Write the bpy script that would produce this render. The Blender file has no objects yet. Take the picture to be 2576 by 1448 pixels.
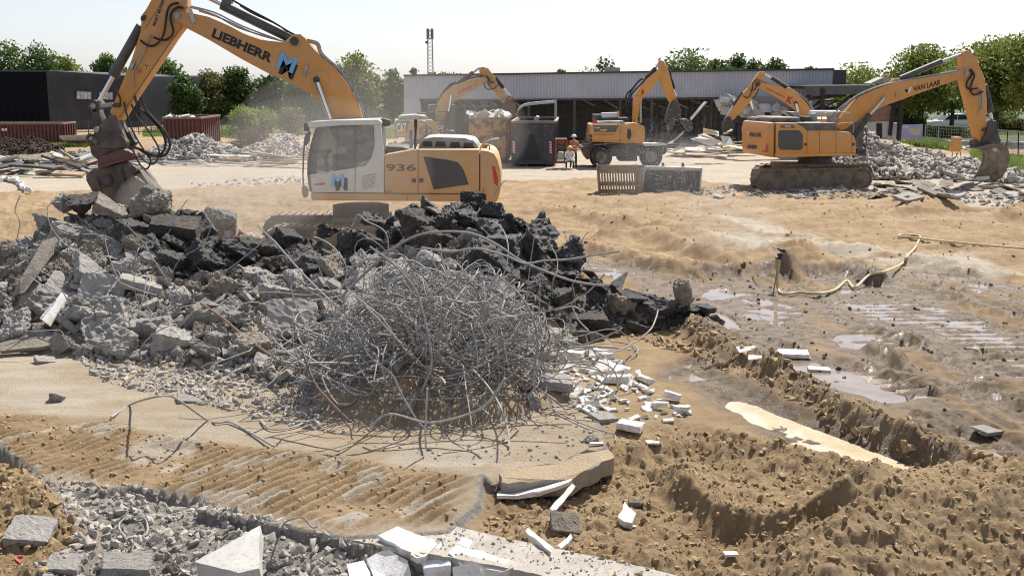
import bpy, bmesh, math, random
import numpy as np
from math import radians, sin, cos, tan, atan, pi
from mathutils import Vector, Matrix, Euler, noise as mnoise

# ------------------------------------------------------------------ camera, sky, sun, exposure
SC = bpy.context.scene
COL = SC.collection
PW, PH, F, VH, CH = 2576.0, 1448.0, 2800.0, 200.0, 4.6     # photo frame used for taking measurements
PITCH = atan((PH / 2 - VH) / F)
cam_d = bpy.data.cameras.new('camera'); cam = bpy.data.objects.new('camera', cam_d); COL.objects.link(cam)
cam.location = (0, 0, CH); cam.rotation_euler = (pi / 2 - PITCH, 0, 0)
cam_d.sensor_width = 36; cam_d.lens = 36 * F / PW; cam_d.clip_end = 3000; cam_d.clip_start = 0.1
SC.camera = cam
SUN_EL, SUN_AZ = radians(54), radians(28)                  # azimuth to the right of +Y (back light)
world = bpy.data.worlds.new('World'); SC.world = world; world.use_nodes = True
wn, wl = world.node_tree.nodes, world.node_tree.links
sky = wn.new('ShaderNodeTexSky'); sky.sky_type = 'NISHITA'; sky.sun_disc = False
sky.sun_elevation = SUN_EL; sky.sun_rotation = SUN_AZ
sky.air_density = 1.0; sky.dust_density = 0.6; sky.ozone_density = 2.5
hs = wn.new('ShaderNodeHueSaturation'); hs.inputs['Saturation'].default_value = 0.45
wl.new(sky.outputs[0], hs.inputs['Color']); tn = wn.new('ShaderNodeMix'); tn.data_type = 'RGBA'; tn.blend_type = 'MULTIPLY'; tn.inputs[0].default_value = 1.0; tn.inputs[7].default_value = (0.98, 0.985, 1.07, 1)
wl.new(hs.outputs[0], tn.inputs[6]); wl.new(tn.outputs[2], wn['Background'].inputs[0])
wn['Background'].inputs[1].default_value = 0.10
sun_d = bpy.data.lights.new('sun', 'SUN'); sun_d.energy = 5.0; sun_d.angle = radians(0.5); sun_d.color = (1, 0.95, 0.87)
sun = bpy.data.objects.new('sun', sun_d); COL.objects.link(sun)
SDIR = Vector((sin(SUN_AZ) * cos(SUN_EL), cos(SUN_AZ) * cos(SUN_EL), sin(SUN_EL)))
sun.rotation_euler = SDIR.to_track_quat('Z', 'Y').to_euler()
SC.view_settings.view_transform = 'Standard'; SC.view_settings.look = 'None'
SC.view_settings.exposure = 0.5; SC.view_settings.gamma = 1.0
SC.render.engine = 'CYCLES'
SC.cycles.max_bounces = 6; SC.cycles.volume_bounces = 1; SC.cycles.transparent_max_bounces = 12
SC.cycles.use_denoising = True; SC.cycles.filter_width = 1.1

# ------------------------------------------------------------------ measuring: photo pixel -> place
def ray(u, v):
    x, y = (u - PW / 2) / F, (PH / 2 - v) / F
    return Vector((x, cos(PITCH) + sin(PITCH) * y, -sin(PITCH) + cos(PITCH) * y))
def G(u, v, z=0.0):
    d = ray(u, v); return Vector((0, 0, CH)) + d * ((z - CH) / d.z)
def at(u, v, Y):
    d = ray(u, v); return Vector((0, 0, CH)) + d * (Y / d.y)
def proj(p):
    dx, dy, dz = p[0], p[1], p[2] - CH
    zc = dy * cos(PITCH) - dz * sin(PITCH); yc = dy * sin(PITCH) + dz * cos(PITCH)
    return PW / 2 + F * dx / zc, PH / 2 - F * yc / zc
class Plane:                                               # an upright plane through x0 at depth Y, turned by yaw
    def __init__(s, u0, Y, yaw=0.0):
        p = at(u0, VH, Y); s.o = Vector((p.x, Y, 0)); s.yaw = yaw
        s.n = Vector((sin(yaw), cos(yaw), 0)); s.t = Vector((cos(yaw), -sin(yaw), 0))
    def __call__(s, u, v, off=0.0):
        d = ray(u, v); o = s.o + s.n * off
        k = (o - Vector((0, 0, CH))).dot(s.n) / d.dot(s.n)
        return Vector((0, 0, CH)) + d * k

# ------------------------------------------------------------------ objects
WL = {}
def empty(name, loc, label=None, cat=None, group=None):
    o = bpy.data.objects.new(name, None); COL.objects.link(o); o.location = loc; WL[o] = Vector(loc)
    o.empty_display_size = 0.2
    return tag(o, label, cat, group)
def tag(o, label=None, cat=None, group=None, kind=None):
    if label: o['label'] = label
    if cat: o['category'] = cat
    if group: o['group'] = group
    if kind: o['kind'] = kind
    return o
def link_mesh(name, me, mats, parent=None, loc=None):
    for m in (mats if isinstance(mats, (list, tuple)) else [mats]): me.materials.append(m)
    o = bpy.data.objects.new(name, me); COL.objects.link(o)
    if parent is not None:
        w = WL[parent]; o.parent = parent
        me.transform(Matrix.Translation(-w)); WL[o] = w.copy(); o.location = (0, 0, 0)
    else:
        if loc is None:
            co = np.empty(len(me.vertices) * 3, 'f'); me.vertices.foreach_get('co', co); co = co.reshape(-1, 3)
            lo, hi = co.min(0), co.max(0); loc = Vector(((lo[0] + hi[0]) / 2, (lo[1] + hi[1]) / 2, lo[2]))
        me.transform(Matrix.Translation(-Vector(loc))); o.location = loc; WL[o] = Vector(loc)
    return o
def sub(o):                                                # sub-parts sit under a part whose origin is the thing's
    return o
def fin(name, bm, mats, parent=None, smooth=False, loc=None):
    bmesh.ops.recalc_face_normals(bm, faces=bm.faces[:])
    me = bpy.data.meshes.new(name)
    if smooth:
        for f in bm.faces: f.smooth = True
    bm.to_mesh(me); bm.free()
    if smooth: 
        try: me.set_sharp_from_angle(angle=radians(38))
        except Exception: pass
    if parent is not None and parent.parent is not None:   # sub-part: same world origin as its thing
        for m in (mats if isinstance(mats, (list, tuple)) else [mats]): me.materials.append(m)
        w = WL[parent]; me.transform(Matrix.Translation(-w))
        o = bpy.data.objects.new(name, me); COL.objects.link(o); o.parent = parent; WL[o] = w.copy(); return o
    return link_mesh(name, me, mats, parent, loc)
def from_np(name, verts, faces, mats, parent=None, smooth=False, loc=None):
    me = bpy.data.meshes.new(name)
    verts = np.asarray(verts, dtype=np.float32); faces = np.asarray(faces, dtype=np.int32); k = faces.shape[1]
    me.vertices.add(len(verts)); me.vertices.foreach_set('co', verts.ravel())
    me.loops.add(faces.size); me.loops.foreach_set('vertex_index', faces.ravel())
    me.polygons.add(len(faces)); me.polygons.foreach_set('loop_start', np.arange(0, faces.size, k, dtype=np.int32))
    if smooth: me.polygons.foreach_set('use_smooth', np.ones(len(faces), dtype=bool))
    me.update(calc_edges=True); me.validate()
    return link_mesh(name, me, mats, parent, loc)

# ------------------------------------------------------------------ shapes
def box(bm, c, s, R=None):
    r = bmesh.ops.create_cube(bm, size=1.0); M = Matrix.Translation(c) @ (R.to_4x4() if R else Matrix.Identity(4)) @ Matrix.Diagonal((s[0], s[1], s[2], 1))
    bmesh.ops.transform(bm, matrix=M, verts=r['verts']); return r['verts']
def bar(bm, a, b, w, h=None, roll=0.0):                     # a box beam between two points
    a, b = Vector(a), Vector(b); d = b - a; q = d.to_track_quat('X', 'Z').to_matrix() @ Matrix.Rotation(roll, 3, 'X')
    return box(bm, (a + b) / 2, (d.length, w, h or w), q)
def cyl(bm, a, b, r, n=12, r2=None, caps=True):
    a, b = Vector(a), Vector(b); d = b - a
    M = Matrix.Translation((a + b) / 2) @ d.to_track_quat('Z', 'Y').to_matrix().to_4x4()
    return bmesh.ops.create_cone(bm, cap_ends=caps, segments=n, radius1=r, radius2=r if r2 is None else r2, depth=d.length, matrix=M)['verts']
def prism(bm, pts, vec, bev=0.0, seg=2):                    # outline + thickness
    vec = Vector(vec); n = len(pts)
    A = [bm.verts.new(p) for p in pts]; B = [bm.verts.new(Vector(p) + vec) for p in pts]
    fs = [bm.faces.new(A), bm.faces.new(list(reversed(B)))]
    for i in range(n): fs.append(bm.faces.new((A[i], B[i], B[(i + 1) % n], A[(i + 1) % n])))
    if bev > 0:
        es = {e for f in fs for e in f.edges}
        try: bmesh.ops.bevel(bm, geom=list(es), offset=bev, segments=seg, affect='EDGES', profile=0.5, clamp_overlap=True)
        except Exception: pass
    return fs
def catmull(P, n=6):
    P = [Vector(p) for p in P]; out = []
    for i in range(len(P) - 1):
        p0, p1, p2, p3 = P[max(i - 1, 0)], P[i], P[i + 1], P[min(i + 2, len(P) - 1)]
        for k in range(n):
            t = k / n
            out.append(0.5 * ((2 * p1) + (p2 - p0) * t + (2 * p0 - 5 * p1 + 4 * p2 - p3) * t * t + (3 * p1 - p0 - 3 * p2 + p3) * t ** 3))
    out.append(P[-1]); return out
def tube(bm, P, r, n=6, smooth=0):
    if smooth: P = catmull(P, smooth)
    P = [Vector(p) for p in P]; rings = []; up = Vector((0.13, 0.31, 0.94)); m = len(P)
    for i, p in enumerate(P):
        d = (P[min(i + 1, m - 1)] - P[max(i - 1, 0)])
        d = d.normalized() if d.length > 1e-9 else Vector((0, 0, 1))
        x = up.cross(d)
        if x.length < 1e-3: x = Vector((1, 0, 0)).cross(d)
        x.normalize(); y = d.cross(x); up = y if False else up
        rr = r[i] if isinstance(r, (list, tuple)) else r
        rings.append([bm.verts.new(p + (x * cos(2 * pi * k / n) + y * sin(2 * pi * k / n)) * rr) for k in range(n)])
    for i in range(m - 1):
        for k in range(n): bm.faces.new((rings[i][k], rings[i][(k + 1) % n], rings[i + 1][(k + 1) % n], rings[i + 1][k]))
    bm.faces.new(list(reversed(rings[0]))); bm.faces.new(rings[-1])
def B(): return bmesh.new()

# ------------------------------------------------------------------ materials
MATS = {}
def mat(name, c1, c2=None, scale=4.0, rough=0.7, metal=0.0, bump=0.0, bscale=30.0, contrast=(0.35, 0.65), dust=None, dust_amt=0.0, rnd=0.0,
        speck=None, detail=6.0, bdist=0.02, alpha=None, spec=0.5, coat=0.0):
    m = bpy.data.materials.new(name); m.use_nodes = True; MATS[name] = m
    N, L = m.node_tree.nodes, m.node_tree.links; b = N['Principled BSDF']
    b.inputs['Roughness'].default_value = rough; b.inputs['Metallic'].default_value = metal; b.inputs['Specular IOR Level'].default_value = spec
    if coat: b.inputs['Coat Weight'].default_value = coat
    tc = N.new('ShaderNodeTexCoord')
    col = None
    def rgb(c): return (c[0], c[1], c[2], 1)
    if c2 is None: b.inputs['Base Color'].default_value = rgb(c1); last = None
    else:
        nz = N.new('ShaderNodeTexNoise'); nz.inputs['Scale'].default_value = scale; nz.inputs['Detail'].default_value = detail; nz.inputs['Roughness'].default_value = 0.62
        L.new(tc.outputs['Object'], nz.inputs['Vector'])
        rp = N.new('ShaderNodeMapRange'); rp.inputs[1].default_value, rp.inputs[2].default_value = contrast; L.new(nz.outputs[0], rp.inputs[0])
        mx = N.new('ShaderNodeMix'); mx.data_type = 'RGBA'; mx.inputs[6].default_value = rgb(c1); mx.inputs[7].default_value = rgb(c2)
        L.new(rp.outputs[0], mx.inputs[0]); last = mx.outputs[2]
    if speck:
        cs, sc_, amt = speck
        vz = N.new('ShaderNodeTexNoise'); vz.inputs['Scale'].default_value = sc_; vz.inputs['Detail'].default_value = 2
        L.new(tc.outputs['Object'], vz.inputs['Vector'])
        rp = N.new('ShaderNodeMapRange'); rp.inputs[1].default_value = 0.58; rp.inputs[2].default_value = 0.66; rp.inputs[4].default_value = amt; L.new(vz.outputs[0], rp.inputs[0])
        mx = N.new('ShaderNodeMix'); mx.data_type = 'RGBA'; mx.inputs[7].default_value = rgb(cs); L.new(rp.outputs[0], mx.inputs[0])
        if last: L.new(last, mx.inputs[6])
        else: mx.inputs[6].default_value = rgb(c1)
        last = mx.outputs[2]
    if dust:                                               # dry dust lying on upward faces and in blotches
        ge = N.new('ShaderNodeNewGeometry'); sp = N.new('ShaderNodeSeparateXYZ'); L.new(ge.outputs['Normal'], sp.inputs[0])
        nz = N.new('ShaderNodeTexNoise'); nz.inputs['Scale'].default_value = 3.0; nz.inputs['Detail'].default_value = 8; L.new(tc.outputs['Object'], nz.inputs['Vector'])
        ad = N.new('ShaderNodeMath'); ad.operation = 'MULTIPLY_ADD'; L.new(sp.outputs[2], ad.inputs[0]); ad.inputs[1].default_value = 0.35; L.new(nz.outputs[0], ad.inputs[2])
        rp = N.new('ShaderNodeMapRange'); rp.inputs[1].default_value = 0.35; rp.inputs[2].default_value = 0.85; rp.inputs[4].default_value = dust_amt; L.new(ad.outputs[0], rp.inputs[0])
        mx = N.new('ShaderNodeMix'); mx.data_type = 'RGBA'; mx.inputs[7].default_value = rgb(dust); L.new(rp.outputs[0], mx.inputs[0])
        if last: L.new(last, mx.inputs[6])
        else: mx.inputs[6].default_value = rgb(c1)
        last = mx.outputs[2]
    if rnd:
        oi = N.new('ShaderNodeObjectInfo'); rp = N.new('ShaderNodeMapRange'); L.new(oi.outputs['Random'], rp.inputs[0]); rp.inputs[3].default_value = 1 - rnd; rp.inputs[4].default_value = 1 + rnd
        hv = N.new('ShaderNodeHueSaturation'); L.new(rp.outputs[0], hv.inputs['Value'])
        if last: L.new(last, hv.inputs['Color'])
        else: hv.inputs['Color'].default_value = rgb(c1)
        last = hv.outputs[0]
    if last: L.new(last, b.inputs['Base Color'])
    if bump:
        nz = N.new('ShaderNodeTexNoise'); nz.inputs['Scale'].default_value = bscale; nz.inputs['Detail'].default_value = 6; nz.inputs['Roughness'].default_value = 0.7; L.new(tc.outputs['Object'], nz.inputs['Vector'])
        bp = N.new('ShaderNodeBump'); bp.inputs['Strength'].default_value = bump; bp.inputs['Distance'].default_value = bdist; L.new(nz.outputs[0], bp.inputs['Height']); L.new(bp.outputs[0], b.inputs['Normal'])
    return m
DUST = (0.48, 0.40, 0.30)
M_conc = mat('broken_concrete', (0.33, 0.312, 0.282), (0.53, 0.50, 0.455), 5, 0.92, bump=0.9, bdist=0.06, bscale=28, rnd=0.16, speck=((0.10, 0.095, 0.09), 40, 0.7), dust=(0.48, 0.445, 0.385), dust_amt=0.5)
M_concb = mat('brown_concrete', (0.26, 0.22, 0.17), (0.40, 0.35, 0.29), 5, 0.92, bump=0.9, bdist=0.06, bscale=28, rnd=0.2, speck=((0.12, 0.09, 0.07), 40, 0.7))
M_slab = mat('smooth_concrete', (0.40, 0.385, 0.36), (0.50, 0.48, 0.45), 2.5, 0.85, bump=0.25, bscale=45, rnd=0.08, speck=((0.30, 0.27, 0.23), 22, 0.5))
M_asph = mat('wet_asphalt', (0.036, 0.036, 0.036), (0.10, 0.095, 0.09), 9, 0.5, bump=1.0, bdist=0.06, bscale=40, rnd=0.25, speck=((0.14, 0.135, 0.125), 55, 0.5), dust=(0.22, 0.20, 0.175), dust_amt=0.45)
M_asphb = mat('asphalt_with_base', (0.03, 0.027, 0.024), (0.13, 0.10, 0.075), 4, 0.6, bump=1.0, bdist=0.06, bscale=36, rnd=0.25, speck=((0.16, 0.14, 0.12), 50, 0.6))
M_jut = mat('sandy_concrete', (0.27, 0.25, 0.22), (0.40, 0.375, 0.33), 6, 0.92, bump=0.9, bscale=24, bdist=0.05, speck=((0.15, 0.13, 0.11), 26, 0.6), dust=(0.42, 0.32, 0.20), dust_amt=1.0)
M_grav = mat('crushed_gravel', (0.27, 0.245, 0.21), (0.45, 0.415, 0.365), 4, 0.92, bump=0.5, bscale=30)
M_rebar = mat('rebar_steel', (0.24, 0.235, 0.225), (0.40, 0.385, 0.365), 14, 0.72, rnd=0.22)
M_rust = mat('rusty_rebar', (0.14, 0.085, 0.055), (0.22, 0.15, 0.11), 12, 0.8, rnd=0.15)
M_foam = mat('white_foam', (0.80, 0.79, 0.76), (0.56, 0.49, 0.38), 2.6, 0.9, bump=0.6, bscale=50, rnd=0.06, contrast=(0.46, 0.70), speck=((0.45, 0.36, 0.24), 12, 0.4))
M_clod = mat('soil_clod', (0.30, 0.212, 0.115), (0.43, 0.315, 0.18), 6, 0.97, bump=0.8, bscale=40)
M_clodw = mat('wet_soil_clod', (0.12, 0.078, 0.042), (0.19, 0.13, 0.075), 6, 0.85, bump=0.8, bscale=40)

# ------------------------------------------------------------------ noise for terrain (numpy)
def vnoise(x, y, seed=0):
    xi, yi = np.floor(x).astype(np.int64), np.floor(y).astype(np.int64); xf, yf = x - xi, y - yi
    def h(a, b):
        n = (a * 374761393 + b * 668265263 + seed * 974711) & 0x7fffffff
        n = ((n ^ (n >> 13)) * 1274126177) & 0x7fffffff; n = (n ^ (n >> 16)) & 0xffff
        return n / 65535.0
    u, v = xf * xf * (3 - 2 * xf), yf * yf * (3 - 2 * yf)
    return (h(xi, yi) * (1 - u) + h(xi + 1, yi) * u) * (1 - v) + (h(xi, yi + 1) * (1 - u) + h(xi + 1, yi + 1) * u) * v
def hash2(a, b, seed):
    n = (a.astype(np.int64) * 374761393 + b.astype(np.int64) * 668265263 + seed * 974711) & 0x7fffffff
    n = ((n ^ (n >> 13)) * 1274126177) & 0x7fffffff; return ((n ^ (n >> 16)) & 0xffff) / 65535.0
def fbm(x, y, s, oct=4, seed=0, gain=0.5):
    a, t, n = 1.0, 0.0, 0.0
    for o in range(oct):
        c, sn = cos(0.6 * o + seed), sin(0.6 * o + seed)
        t = t + a * (vnoise((x * c - y * sn) / s + 37.1 * o, (x * sn + y * c) / s - 11.3 * o, seed + o) - 0.5); n += a; a *= gain; s *= 0.5
    return t / n * 2
def billow(x, y, s, oct=3, seed=0):                         # rounded clods
    a, t, n = 1.0, 0.0, 0.0
    for o in range(oct):
        t = t + a * (1 - np.abs(vnoise(x / s + 5.7 * o, y / s + 2.9 * o, seed + o) * 2 - 1) ** 0.8); n += a; a *= 0.55; s *= 0.48
    return t / n
def clods(x, y, s, seed=0):                                 # one round lump per lattice cell
    xi, yi = np.floor(x / s), np.floor(y / s); best = np.zeros_like(x)
    for dx in (-1, 0, 1):
        for dy in (-1, 0, 1):
            cx, cy = xi + dx, yi + dy
            hx, hy, hr = hash2(cx, cy, seed + 1), hash2(cx, cy, seed + 2), hash2(cx, cy, seed + 3)
            r = 0.18 + 0.5 * hr
            d2 = ((x / s - cx - hx) ** 2 + (y / s - cy - hy) ** 2) / (r * r)
            best = np.maximum(best, np.sqrt(np.maximum(0, 1 - d2)) * r)
    return best
def crumbs(x, y, s, seed=0):                             # broken, angular lumps
    wx, wy = x + 0.45 * s * fbm(x, y, s * 0.9, 3, seed + 5), y + 0.45 * s * fbm(x, y, s * 0.9, 3, seed + 9)
    return clods(wx, wy, s, seed) * (0.75 + 0.5 * vnoise(x / (s * 0.25), y / (s * 0.25), seed + 4))
def inpoly(x, y, P):
    r = np.zeros(x.shape, bool); n = len(P); j = n - 1
    for i in range(n):
        xi, yi, xj, yj = P[i][0], P[i][1], P[j][0], P[j][1]
        if abs(yj - yi) > 1e-12:
            r ^= ((yi > y) != (yj > y)) & (x < (xj - xi) * (y - yi) / (yj - yi) + xi)
        j = i
    return r
def dline(x, y, P):                                         # distance to polyline, signed side, parameter
    best = np.full(x.shape, 1e9); side = np.zeros(x.shape); par = np.zeros(x.shape); tot = 0.0
    for a, b in zip(P[:-1], P[1:]):
        ax, ay, bx, by = a[0], a[1], b[0], b[1]; dx, dy = bx - ax, by - ay; l2 = dx * dx + dy * dy; ln = math.sqrt(l2)
        t = np.clip(((x - ax) * dx + (y - ay) * dy) / l2, 0, 1); d = np.hypot(x - ax - t * dx, y - ay - t * dy)
        m = d < best; best = np.where(m, d, best); side = np.where(m, np.sign((x - ax) * dy - (y - ay) * dx), side); par = np.where(m, tot + t * ln, par); tot += ln
    return best, side, par
def sdpoly(x, y, P):                                        # negative inside
    d, _, _ = dline(x, y, list(P) + [P[0]]); return np.where(inpoly(x, y, P), -d, d)
def sstep(a, b, x): t = np.clip((x - a) / (b - a), 0, 1); return t * t * (3 - 2 * t)
def GP(pts, z=0.0): return [tuple(G(u, v, z)[:2]) for u, v in pts]

# ------------------------------------------------------------------ terrain: what lies where (measured on the photo)
SLAB = GP([(-700, 1000), (-200, 1010), (0, 1130), (105, 1207), (170, 1243), (330, 1226), (520, 1260), (505, 1282), (870, 1352), (1128, 1336), (1206, 1262), (1212, 1196),
           (1236, 1216), (1452, 1190), (1470, 1150), (1530, 1125), (1500, 1040), (1560, 1000), (1500, 930), (1400, 760), (1000, 680), (-700, 680)])
BEAM = GP([(500, 1281), (870, 1355), (1100, 1385), (1480, 1460), (1760, 1520), (1900, 1480), (1480, 1385), (1260, 1345), (1120, 1310), (800, 1290)])
PIT_S = GP([(1205, 1340), (1230, 1215), (1470, 1160), (1560, 1080), (1700, 1060), (1900, 1110), (2330, 1190), (2700, 1260), (3200, 1500), (2400, 1700), (1480, 1500), (1480, 1390), (1240, 1352)])
YARD = GP([(-900, 492), (400, 480), (780, 462), (1260, 452), (1500, 452), (1760, 462), (2100, 470), (2330, 500), (2600, 540), (3300, 640), (3300, 330), (2600, 400), (2250, 380), (1500, 350), (900, 360), (500, 400), (-900, 400)])
PALE = [GP(p) for p in ([(1800, 545), (1870, 552), (2050, 600), (2130, 640), (2010, 600), (1880, 575)], [(1750, 590), (2000, 605), (2300, 640), (2200, 660), (1900, 640)], [(0, 950), (130, 955), (250, 1010), (140, 1035), (0, 1015)],
                        [(2170, 660), (2420, 640), (2576, 700), (2400, 720)], [(900, 1110), (1200, 1100), (1300, 1150), (1180, 1190), (980, 1160)], [(280, 1130), (440, 1090), (520, 1120), (430, 1150), (330, 1175)])]
MUD = GP([(1540, 760), (1800, 690), (2080, 700), (2300, 690), (2700, 740), (3300, 900), (3300, 1300), (2700, 1240), (2330, 1160), (1900, 1010), (1720, 870)])
GRAVEL = GP([(110, 1212), (330, 1222), (520, 1265), (880, 1356), (1100, 1390), (1240, 1420), (1400, 1600), (-100, 1700), (60, 1400), (190, 1330)])
DARKSOIL = GP([(-300, 1180), (60, 1190), (110, 1215), (200, 1330), (100, 1400), (-300, 1500)])
PRINT = GP([(-200, 1040), (0, 1045), (330, 1065), (700, 1130), (1190, 1205), (1150, 1315), (860, 1345), (550, 1275), (110, 1205), (-200, 1160)])
_a, _b = G(40, 1170), G(215, 1115); PDIR = Vector((_b.x - _a.x, _b.y - _a.y)).normalized()
_UT = [-400, -60, 0, 100, 150, 250, 330, 450, 500, 620, 850, 950, 1050, 1100, 1250, 1350, 1450, 1530, 1620, 1750, 1860]
_VC = [800, 680, 655, 600, 555, 545, 555, 560, 600, 645, 645, 605, 562, 540, 545, 595, 670, 735, 775, 815, 850]
_VF = [880, 880, 872, 876, 880, 884, 895, 910, 916, 935, 985, 1015, 1030, 1035, 1010, 930, 868, 850, 845, 838, 840]
_YC = [22.5, 22.5, 22.5, 22.5, 22.5, 22.5, 22.5, 22.3, 22.2, 21.9, 21.5, 21.3, 21.0, 20.9, 20.6, 20.5, 20.4, 20.4, 20.3, 20.2, 20.1]
_XC = [at(u, v, y).x for u, v, y in zip(_UT, _VC, _YC)]; _ZC = [max(0.03, at(u, v, y).z) for u, v, y in zip(_UT, _VC, _YC)]
_YF = [G(u, v).y for u, v in zip(_UT, _VF)]
_m0, _m1 = G(1900, 930), G(2400, 1168); MDIR = Vector((_m1.x - _m0.x, _m1.y - _m0.y)).normalized()
def pile_h(x, y):
    yc = np.interp(x, _XC, _YC); zc = np.interp(x, _XC, _ZC, left=0.0, right=0.0); yf = np.minimum(np.interp(x, _XC, _YF), yc - 0.4)
    tf = (yc - y) / (yc - yf); tb = (y - yc) / (2.0 + zc * 1.1)
    t = np.where(y < yc, tf, tb); p = np.clip(1 - t, 0, 1)
    return zc * np.where(t < 0, 1, p ** 1.05) * (t < 1.0)
RB = G(1100, 1000); RBX, RBY = RB.x, 16.3                    # the tangle of reinforcing bars
def heap(x, y, cx, cy, rx, ry, h, p=1.0):
    return h * np.clip(1 - np.hypot((x - cx) / rx, (y - cy) / ry), 0, 1) ** p
def terrain(x, y, full=False):
    x = np.asarray(x, float); y = np.asarray(y, float)
    big = fbm(x, y, 6.0, 3, 3); med = fbm(x, y, 1.6, 4, 11); fine = fbm(x, y, 0.35, 4, 23); cl = billow(x, y, 0.42, 3, 31)
    sd_slab = sdpoly(x, y, SLAB); slab = sd_slab < 0
    sd_s = sdpoly(x, y, PIT_S); sd_m = sdpoly(x, y, MUD); sd_y = sdpoly(x, y, YARD)
    far = sstep(26, 40, y)
    mudw = sstep(0.4, -0.4, sd_m); yard = sstep(0.5, -0.6, sd_y + 0.8 * med)
    h = 0.10 * big + 0.07 * med + 0.025 * fine
    # rutted sand between the piles and the yard
    warp = x + 1.2 * fbm(x, y, 3.0, 2, 71)
    ruts = np.zeros_like(h)
    for (P, w, a) in RUTS:
        d, s, par = dline(x, y, P); d = d + 0.25 * w * fbm(x, y, 0.8, 2, 5)
        ruts = ruts + a * np.exp(-(d / w) ** 2)
    mid = sstep(20, 23, y) * (1 - yard)
    h = h + mid * (0.10 * billow(x * 0.55, y, 1.0, 3, 43) + 0.05 * cl - 0.06 + 0.07 * billow(warp * 0.22, y + 0.12 * x, 0.55, 3, 47) + 0.10 * crumbs(x, y, 0.34, 44) * vnoise(x / 1.5, y / 1.5, 45) + 0.08 * fbm(x, y, 0.3, 4, 46))
    ruts = ruts * 1.1; h = h + ruts + np.clip(ruts, 0, 0.3) * (0.32 * crumbs(x, y, 0.26, 51) + 0.25 * crumbs(x, y, 0.13, 52) - 0.12)
    h = h * (1 - 0.93 * yard) + yard * 0.012 * fine
    h = h * (1 - 0.75 * sstep(70, 90, y))
    # mud with bar prints
    pr = np.sin(2 * pi * (y - 0.06 * x + 0.12 * fbm(x, y, 1.0, 2, 9)) / 0.34)
    mp = np.zeros_like(h)
    for P in MUDPRINT: mp = np.maximum(mp, sstep(0.15, -0.25, sdpoly(x, y, P)))
    al, ac = x * MDIR[0] + y * MDIR[1], x * -MDIR[1] + y * MDIR[0]; ac = ac + 0.35 * fbm(x, y, 2.5, 2, 81)
    trk = billow(al * 0.10, ac, 0.55, 3, 83)
    h = h + mudw * (0.22 * (trk - 0.55) + 0.10 * crumbs(x, y, 0.18, 85) * vnoise(x / 0.9, y / 0.9, 87) + 0.055 * fbm(x, y, 0.2, 4, 89)) + mp * 0.15 * np.sign(pr) * np.abs(pr) ** 0.6 * (0.6 + fbm(x, y, 0.7, 2, 77) * 0.6)
    for (P, dep), lv in zip(POOLS, POOL_LV):                # a basin with a level shore
        kp = 0.3 if dep >= 0.1 else 1.0; sdp = sdpoly(x, y, P) + kp * (0.40 * fine + 0.30 * med) + 0.04 - 0.06 * (kp < 1) + 0.30 * mp * pr; m_ = sstep(0.28, -0.05, sdp); ring = sstep(0.0, 0.15, sdp) * sstep(1.3, 0.5, sdp)
        h = h * (1 - m_) + (lv - dep * 0.45 + 0.05 * fine + 0.03 * cl + 0.25 * mp * 0.1 * pr) * m_; h = h + ring * np.maximum(0, lv + 0.025 - h)
    # slab in front
    d2 = (x * -PDIR.y + y * PDIR.x) + 0.02 * fine
    prn = sstep(0.2, -0.3, sdpoly(x, y, PRINT) + 0.3 * med)
    q = np.sin(2 * pi * d2 / 0.155); q = np.sign(q) * np.abs(q) ** 0.45
    soil = 0.035 * cl * sstep(0.35, 0.6, vnoise(x / 0.8, y / 0.8, 61)) + 0.004 * fine
    hs_ = 0.012 * med + 0.006 * fine + prn * (0.055 * q * sstep(0.12, 0.45, vnoise(x / 0.6, y / 0.6, 5)) + 0.035 * crumbs(x, y, 0.11, 33) * vnoise(x / 0.6, y / 0.6, 35) + 0.012 * fbm(x, y, 0.15, 3, 39)) + soil * (0.3 + 0.7 * prn)
    edge = sstep(-0.015, 0.05, sd_slab + 0.035 * fine + 0.03 * med)
    # below the slab in front: gravel, brown soil
    near = y < 15.0
    sd_g = sdpoly(x, y, GRAVEL); gravel = sstep(0.25, -0.15, sd_g + 0.2 * med)
    lowf = -0.12 - 0.14 * sstep(0.1, 1.3, sd_slab) + 0.06 * med + 0.05 * cl + 0.02 * fine - 0.25 * sstep(11.5, 9.0, y)
    sd_d = sdpoly(x, y, DARKSOIL); dk = sstep(0.3, -0.25, sd_d + 0.2 * med)
    lowf = lowf + dk * (0.14 + 0.10 * crumbs(x, y, 0.20, 4) + 0.06 * crumbs(x, y, 0.09, 8) + 0.05 * fine)
    heapg = heap(x, y, HG[0], HG[1], 1.3, 0.7, 0.25, 0.7); lowf = lowf + heapg
    # sandy pit on the right
    sp = sstep(0.25, -0.35, sd_s + 0.12 * med)
    sand = -0.20 + 0.10 * med + 0.06 * fbm(x, y, 0.16, 4, 37) + 0.06 * billow(x, y, 0.34, 4, 91) + 0.05 * crumbs(x, y, 0.085, 14) + 0.065 * crumbs(x, y, 0.19, 18) * vnoise(x / 0.7, y / 0.7, 6) + 0.09 * crumbs(x, y, 0.36, 24) * sstep(0.5, 0.8, vnoise(x / 1.1, y / 1.1, 16))
    sand = sand + heap(x, y, MH[0], MH[1], 2.2, 1.5, 0.55, 1.3) + heap(x, y, MH[0] + 1.8, MH[1] + 0.4, 2.0, 1.4, 0.5, 1.2)
    for (P, w1, w2, a) in RIDGES:
        d, s, par = dline(x, y, P); d = d + 0.12 * fbm(x, y, 0.5, 3, 15)
        w = np.where(s > 0, w1, w2); sand = sand + a * np.exp(-(np.maximum(d, 0) / w) ** 1.5)
    lowf = lowf * (1 - sp) + sand * sp
    sdb = sdpoly(x, y, BEAM); beam = sstep(0.03, 0.0, sdb + 0.01 * fine)
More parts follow.
